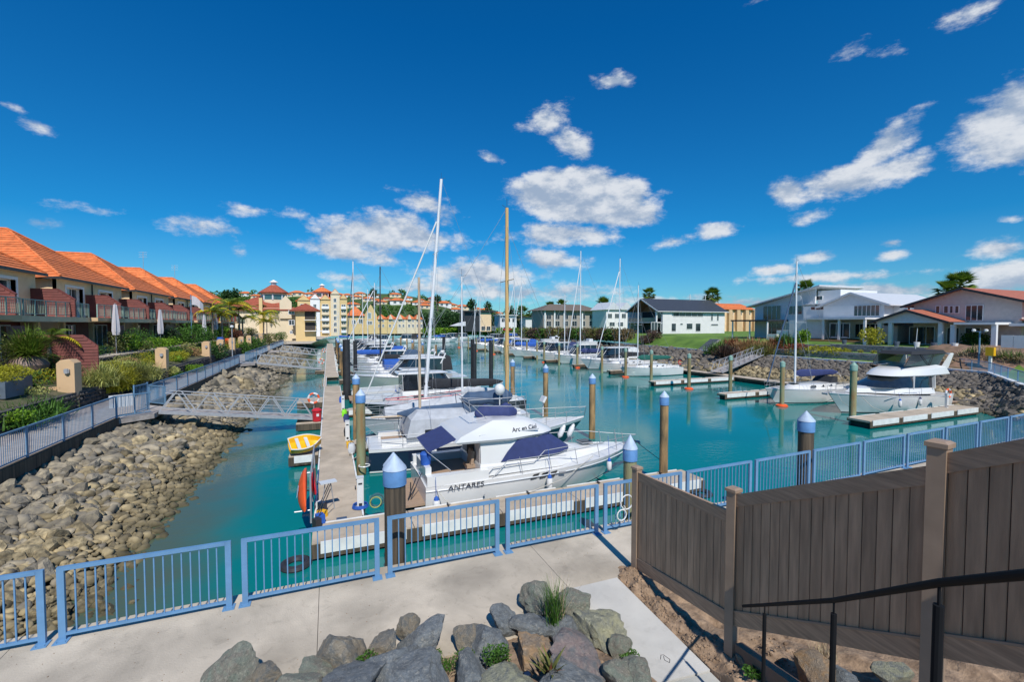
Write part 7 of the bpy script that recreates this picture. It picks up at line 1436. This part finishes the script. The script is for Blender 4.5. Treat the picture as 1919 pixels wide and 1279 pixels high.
for i,(a,b_,zt_,m_) in enumerate(((558,582,15.6,'stucco_yellow'),(582,600,16.2,'paint_pale'),(600,620,16.0,'stucco_yellow'),(620,637,18.2,'stucco_cream'),(637,651,16.4,'stucco_yellow'))):
    x0 = atY(a,600,192).x; x1 = atY(b_,600,192).x; h.box('wall_bay',m_,x0,x1-.02,192-(i%2)*.8,205,1.75,zt_)
    q = MB(); xm=(x0+x1)/2; q.prism([(x0-.2,zt_),(x1+.1,zt_),(xm,zt_+2.1)],192-(i%2)*.8-.3,205,'y'); h.b('bay_roof','tile_orange',q); q = MB(); q.prism([(x0+.1,zt_-.02),(x1-.1,zt_-.02),(xm,zt_+1.8)],192-(i%2)*.8-.36,192-(i%2)*.8-.31,'y'); h.b('bay_gable',m_,q)
    for k in range(6):
        zz = 3.2+2.35*k; w_ = (x1-x0)
        if zz+1.8 > zt_: break
        window(h.t, Vector((x0+w_*(.2 if i%2 == 0 else .3),192-(i%2)*.8-.03,zz))+h.off,(1,0,0),w_*(.6 if i%2 == 0 else .35),1.6,(0,-1,0),'paint_white','window_glass',1,.12)
        if i%2 == 0: q = MB(); q.bb(x0+w_*.15,x1-w_*.15,191.2-(i%2)*.8,191.97-(i%2)*.8,zz-.25,zz+.0); q.bb(x0+w_*.15,x1-w_*.15,191.2,191.26,zz,zz+.8); h.b('balcony','stucco_cream' if k%2 else 'paint_white',q)
tower_top(h,-2.3,198,16.7,3.1,'paint_white','tile_orange',rise=2.0); hiproof(h,-11,6,193,206,15.4,18.2,'tile_orange')
h = House('town_building','orange roofed yellow building with tall arched green window beside the apartment block','building',(14,232,1.75))
x0 = atY(652,600,228).x; x1 = atY(706,600,228).x; xm = atY(683,600,228).x; h.box('wall','stucco_yellow',x0,x1,228,240,1.75,10.5); hiproof(h,x0,x1-6,228,240,10.5,15.2,'tile_orange')
q = MB(); q.prism([(xm,1.75),(x1,1.75),(x1,10.8),((xm+x1)/2,15.8),(xm,10.8)],226.5,229,'y'); h.b('gable_front','stucco_yellow',q); h.win(689,696,586,598,'Y',226.47,mull=2,gm='glass_teal',fw=.2); h.win(687,698,602,609,'Y',226.47,mull=3,gm='window_glass',fw=.2); h.win(672,680,598,607,'Y',227.97,mull=1,fw=.2); h.win(659,667,600,608,'Y',227.97,mull=1,fw=.2)
LB2 = ['with a white gable, next to the arched window','in pale yellow under the slanting forestay','in cream beyond the tan mizzen mast','in cream left of the tallest white mast','narrow and cream, last before the wood']
for k,(a,b_) in enumerate(((706,726),(726,744),(744,762),(762,778),(778,792))):
    x0 = atY(a,600,228).x; x1 = atY(b_,600,228).x; h = House('row_house','small row house ' + LB2[k],'house',((x0+x1)/2,230,1.75)); m_ = ('stucco_yellow','stucco_cream')[k>1]
    h.box('wall',m_,x0,x1-.1,228,238,1.75,9); hiproof(h,x0,x1-.1,228,238,9,11.4,'tile_orange',.3); q = MB(); q.prism([(x0+.5,8.8),(x0+.55*(x1-x0),8.8),(x0+.3*(x1-x0),11.2)],227.2,229,'y'); h.b('gable','stucco_cream',q)
    for c in (598,608): h.win(a+2.5,a+7,c,c+6,'Y',227.97,mull=1,fw=.15); h.win(a+10,a+14,c,c+6,'Y',227.97,mull=1,fw=.15)
# ------------------------------------------------------------------ hill with houses and woods
def hz(x, y):
    d = x*math.sin(YAW) + y*math.cos(YAW); s = x*math.cos(YAW) - y*math.sin(YAW)  # depth, side
    t = min(1, max(0, (d-235)/170)); t = t*t*(3-2*t); u = s/max(d,1)*FPX+960
    f = 1.0 if u < 720 else max(0.0, 1 - (u-720)/330); f = f*f*(3-2*f) if f < 1 else 1
    return 1.2 + t*(31.0*f) + t*2.0*noise.noise((x*.012, y*.012, 0))
gridmesh('hill', lambda u,v: ((lambda D,S: (S*math.cos(YAW)+D*math.sin(YAW), -S*math.sin(YAW)+D*math.cos(YAW), hz(S*math.cos(YAW)+D*math.sin(YAW), -S*math.sin(YAW)+D*math.cos(YAW))))(230+330*v, (-.95+2.0*u)*(230+330*v))), 70, 50, 'hill_green')
def onhill(px, py):
    for D in np.arange(238, 520, 2):
        p = atD(px, py, float(D))
        if hz(p.x, p.y) >= p.z: return p
    return None
HH = [(460,556,18,1),(520,555,16,0),(557,556,22,0),(580,557,18,1),(606,558,16,0),(636,557,15,0),(651,558,16,1),(675,556,18,0),(700,559,18,1),(690,566,20,0),(708,567,14,1),(661,578,24,0),(741,558,20,0),(746,572,28,1),(762,570,14,0),(783,573,20,1),(789,567,14,0),(796,580,24,0),(812,566,20,2),(833,576,26,1),(868,581,22,0),(881,592,18,3),(912,588,22,1),(936,592,16,0),(725,564,14,2),(480,560,16,0),(500,558,14,0),(538,557,15,0),(593,556,14,2),(622,556,14,0),(668,562,18,0),(715,572,20,0),(765,563,15,1),(800,573,18,0),(848,577,18,0),(856,586,20,1),(896,584,16,0),(925,594,18,0)]
for k,(px,py,w,c) in enumerate(HH):
    p = onhill(px, py)
    if p is None: p = atD(px, py, 420.)
    D = p.length; W_ = w*D/FPX; hh = W_*.30
    h = House('hill_house','small house on the far hillside, %s from the left, %s' % (ordn(sorted(range(len(HH)), key=lambda i: HH[i][0]).index(k)), ('orange tiled roof','bright orange hipped roof','red brown roof','pale walls under low roof')[c]),'house',(p.x,p.y,p.z))
    h.box('wall',('stucco_cream','paint_pale','stucco_peach','stucco_cream')[c],p.x-W_/2,p.x+W_/2,p.y,p.y+W_*.7,p.z-1.5,p.z+hh); hiproof(h,p.x-W_/2,p.x+W_/2,p.y,p.y+W_*.7,p.z+hh,p.z+hh+W_*.17,('tile_orange','tile_orange','tile_red','tile_orange')[c],W_*.06,4)
    for f in (-.3,.08): window(h.t, Vector((p.x+W_*f,p.y-.05,p.z+hh*.3))+h.off,(1,0,0),W_*.2,hh*.5,(0,-1,0),'paint_white','window_glass',1,.15)
q = MB(); RR = random.Random(3)
for k in range(520):
    px = RR.uniform(400, 1010); py = RR.uniform(553, 618); p = onhill(px, py)
    if p is None: continue
    if any(abs(px-a) < w*.62 and -1 < py-b_ < 9 for a,b_,w,c in HH): continue
    r = RR.uniform(2.2,4.6)*(p.length/400); r0 = R; leaf_cloud(q, 46, r, r, r*.85, (p.x,p.y,p.z+r*.5), r*.30, .6)
o = q.build('hillside_scrub','leaf_green'); o['kind'] = 'stuff'; o['label'] = 'dense green scrub and trees covering the far hillside'
q = MB()
for k in range(120):
    px = RR.uniform(770, 985); py = RR.uniform(592, 622); D = RR.uniform(236, 262); p = atD(px, py, D)
    if px > 935 and py < 603: continue
    r = RR.uniform(2.5,5); leaf_cloud(q, 100, r*1.1, r, r, (p.x,p.y,max(2.5,p.z)), .9, .55)
o = q.build('wood','leaf_dark'); o['kind'] = 'stuff'; o['label'] = 'dark green wood below the hillside houses'
for k,(px,py,s) in enumerate(((884,566,1),(915,570,.8),(700,545,.8),(425,548,1.0),(441,546,.9),(820,556,.7),(1000,590,1.1),(1060,592,1.0),(955,580,.9),(1085,590,.8))):
    D = 330. if px < 950 else 260.; p = atD(px,py,D); t = T('tree','dark tree silhouette on the skyline, %s from the left' % ordn(sorted([884,915,700,425,441,820,1000,1060,955,1085]).index(px)),'tree',(p.x,p.y,p.z-9*s)); q = MB(); q.tube((0,0,-6),(0,0,7*s),.5,.2,6); q.build('trunk','bark',t); q = MB(); leaf_cloud(q,260,4*s,4*s,4.5*s,(0,0,7*s),1.1*s,.3); q.build('crown','leaf_dark',t,stuff=True)
q = MB()
for k in range(60): x = atD(800+3.2*k, 628, 215.); leaf_cloud(q, 90, 3.5, 2, 1.8, (x.x, x.y, 3.0), .6, .5)
o = q.build('hedge_strip','leaf_bright'); o['kind']='stuff'; o['label']='bright green bank of grass and low shrubs behind the far moorings'
print('objects', len(bpy.data.objects))
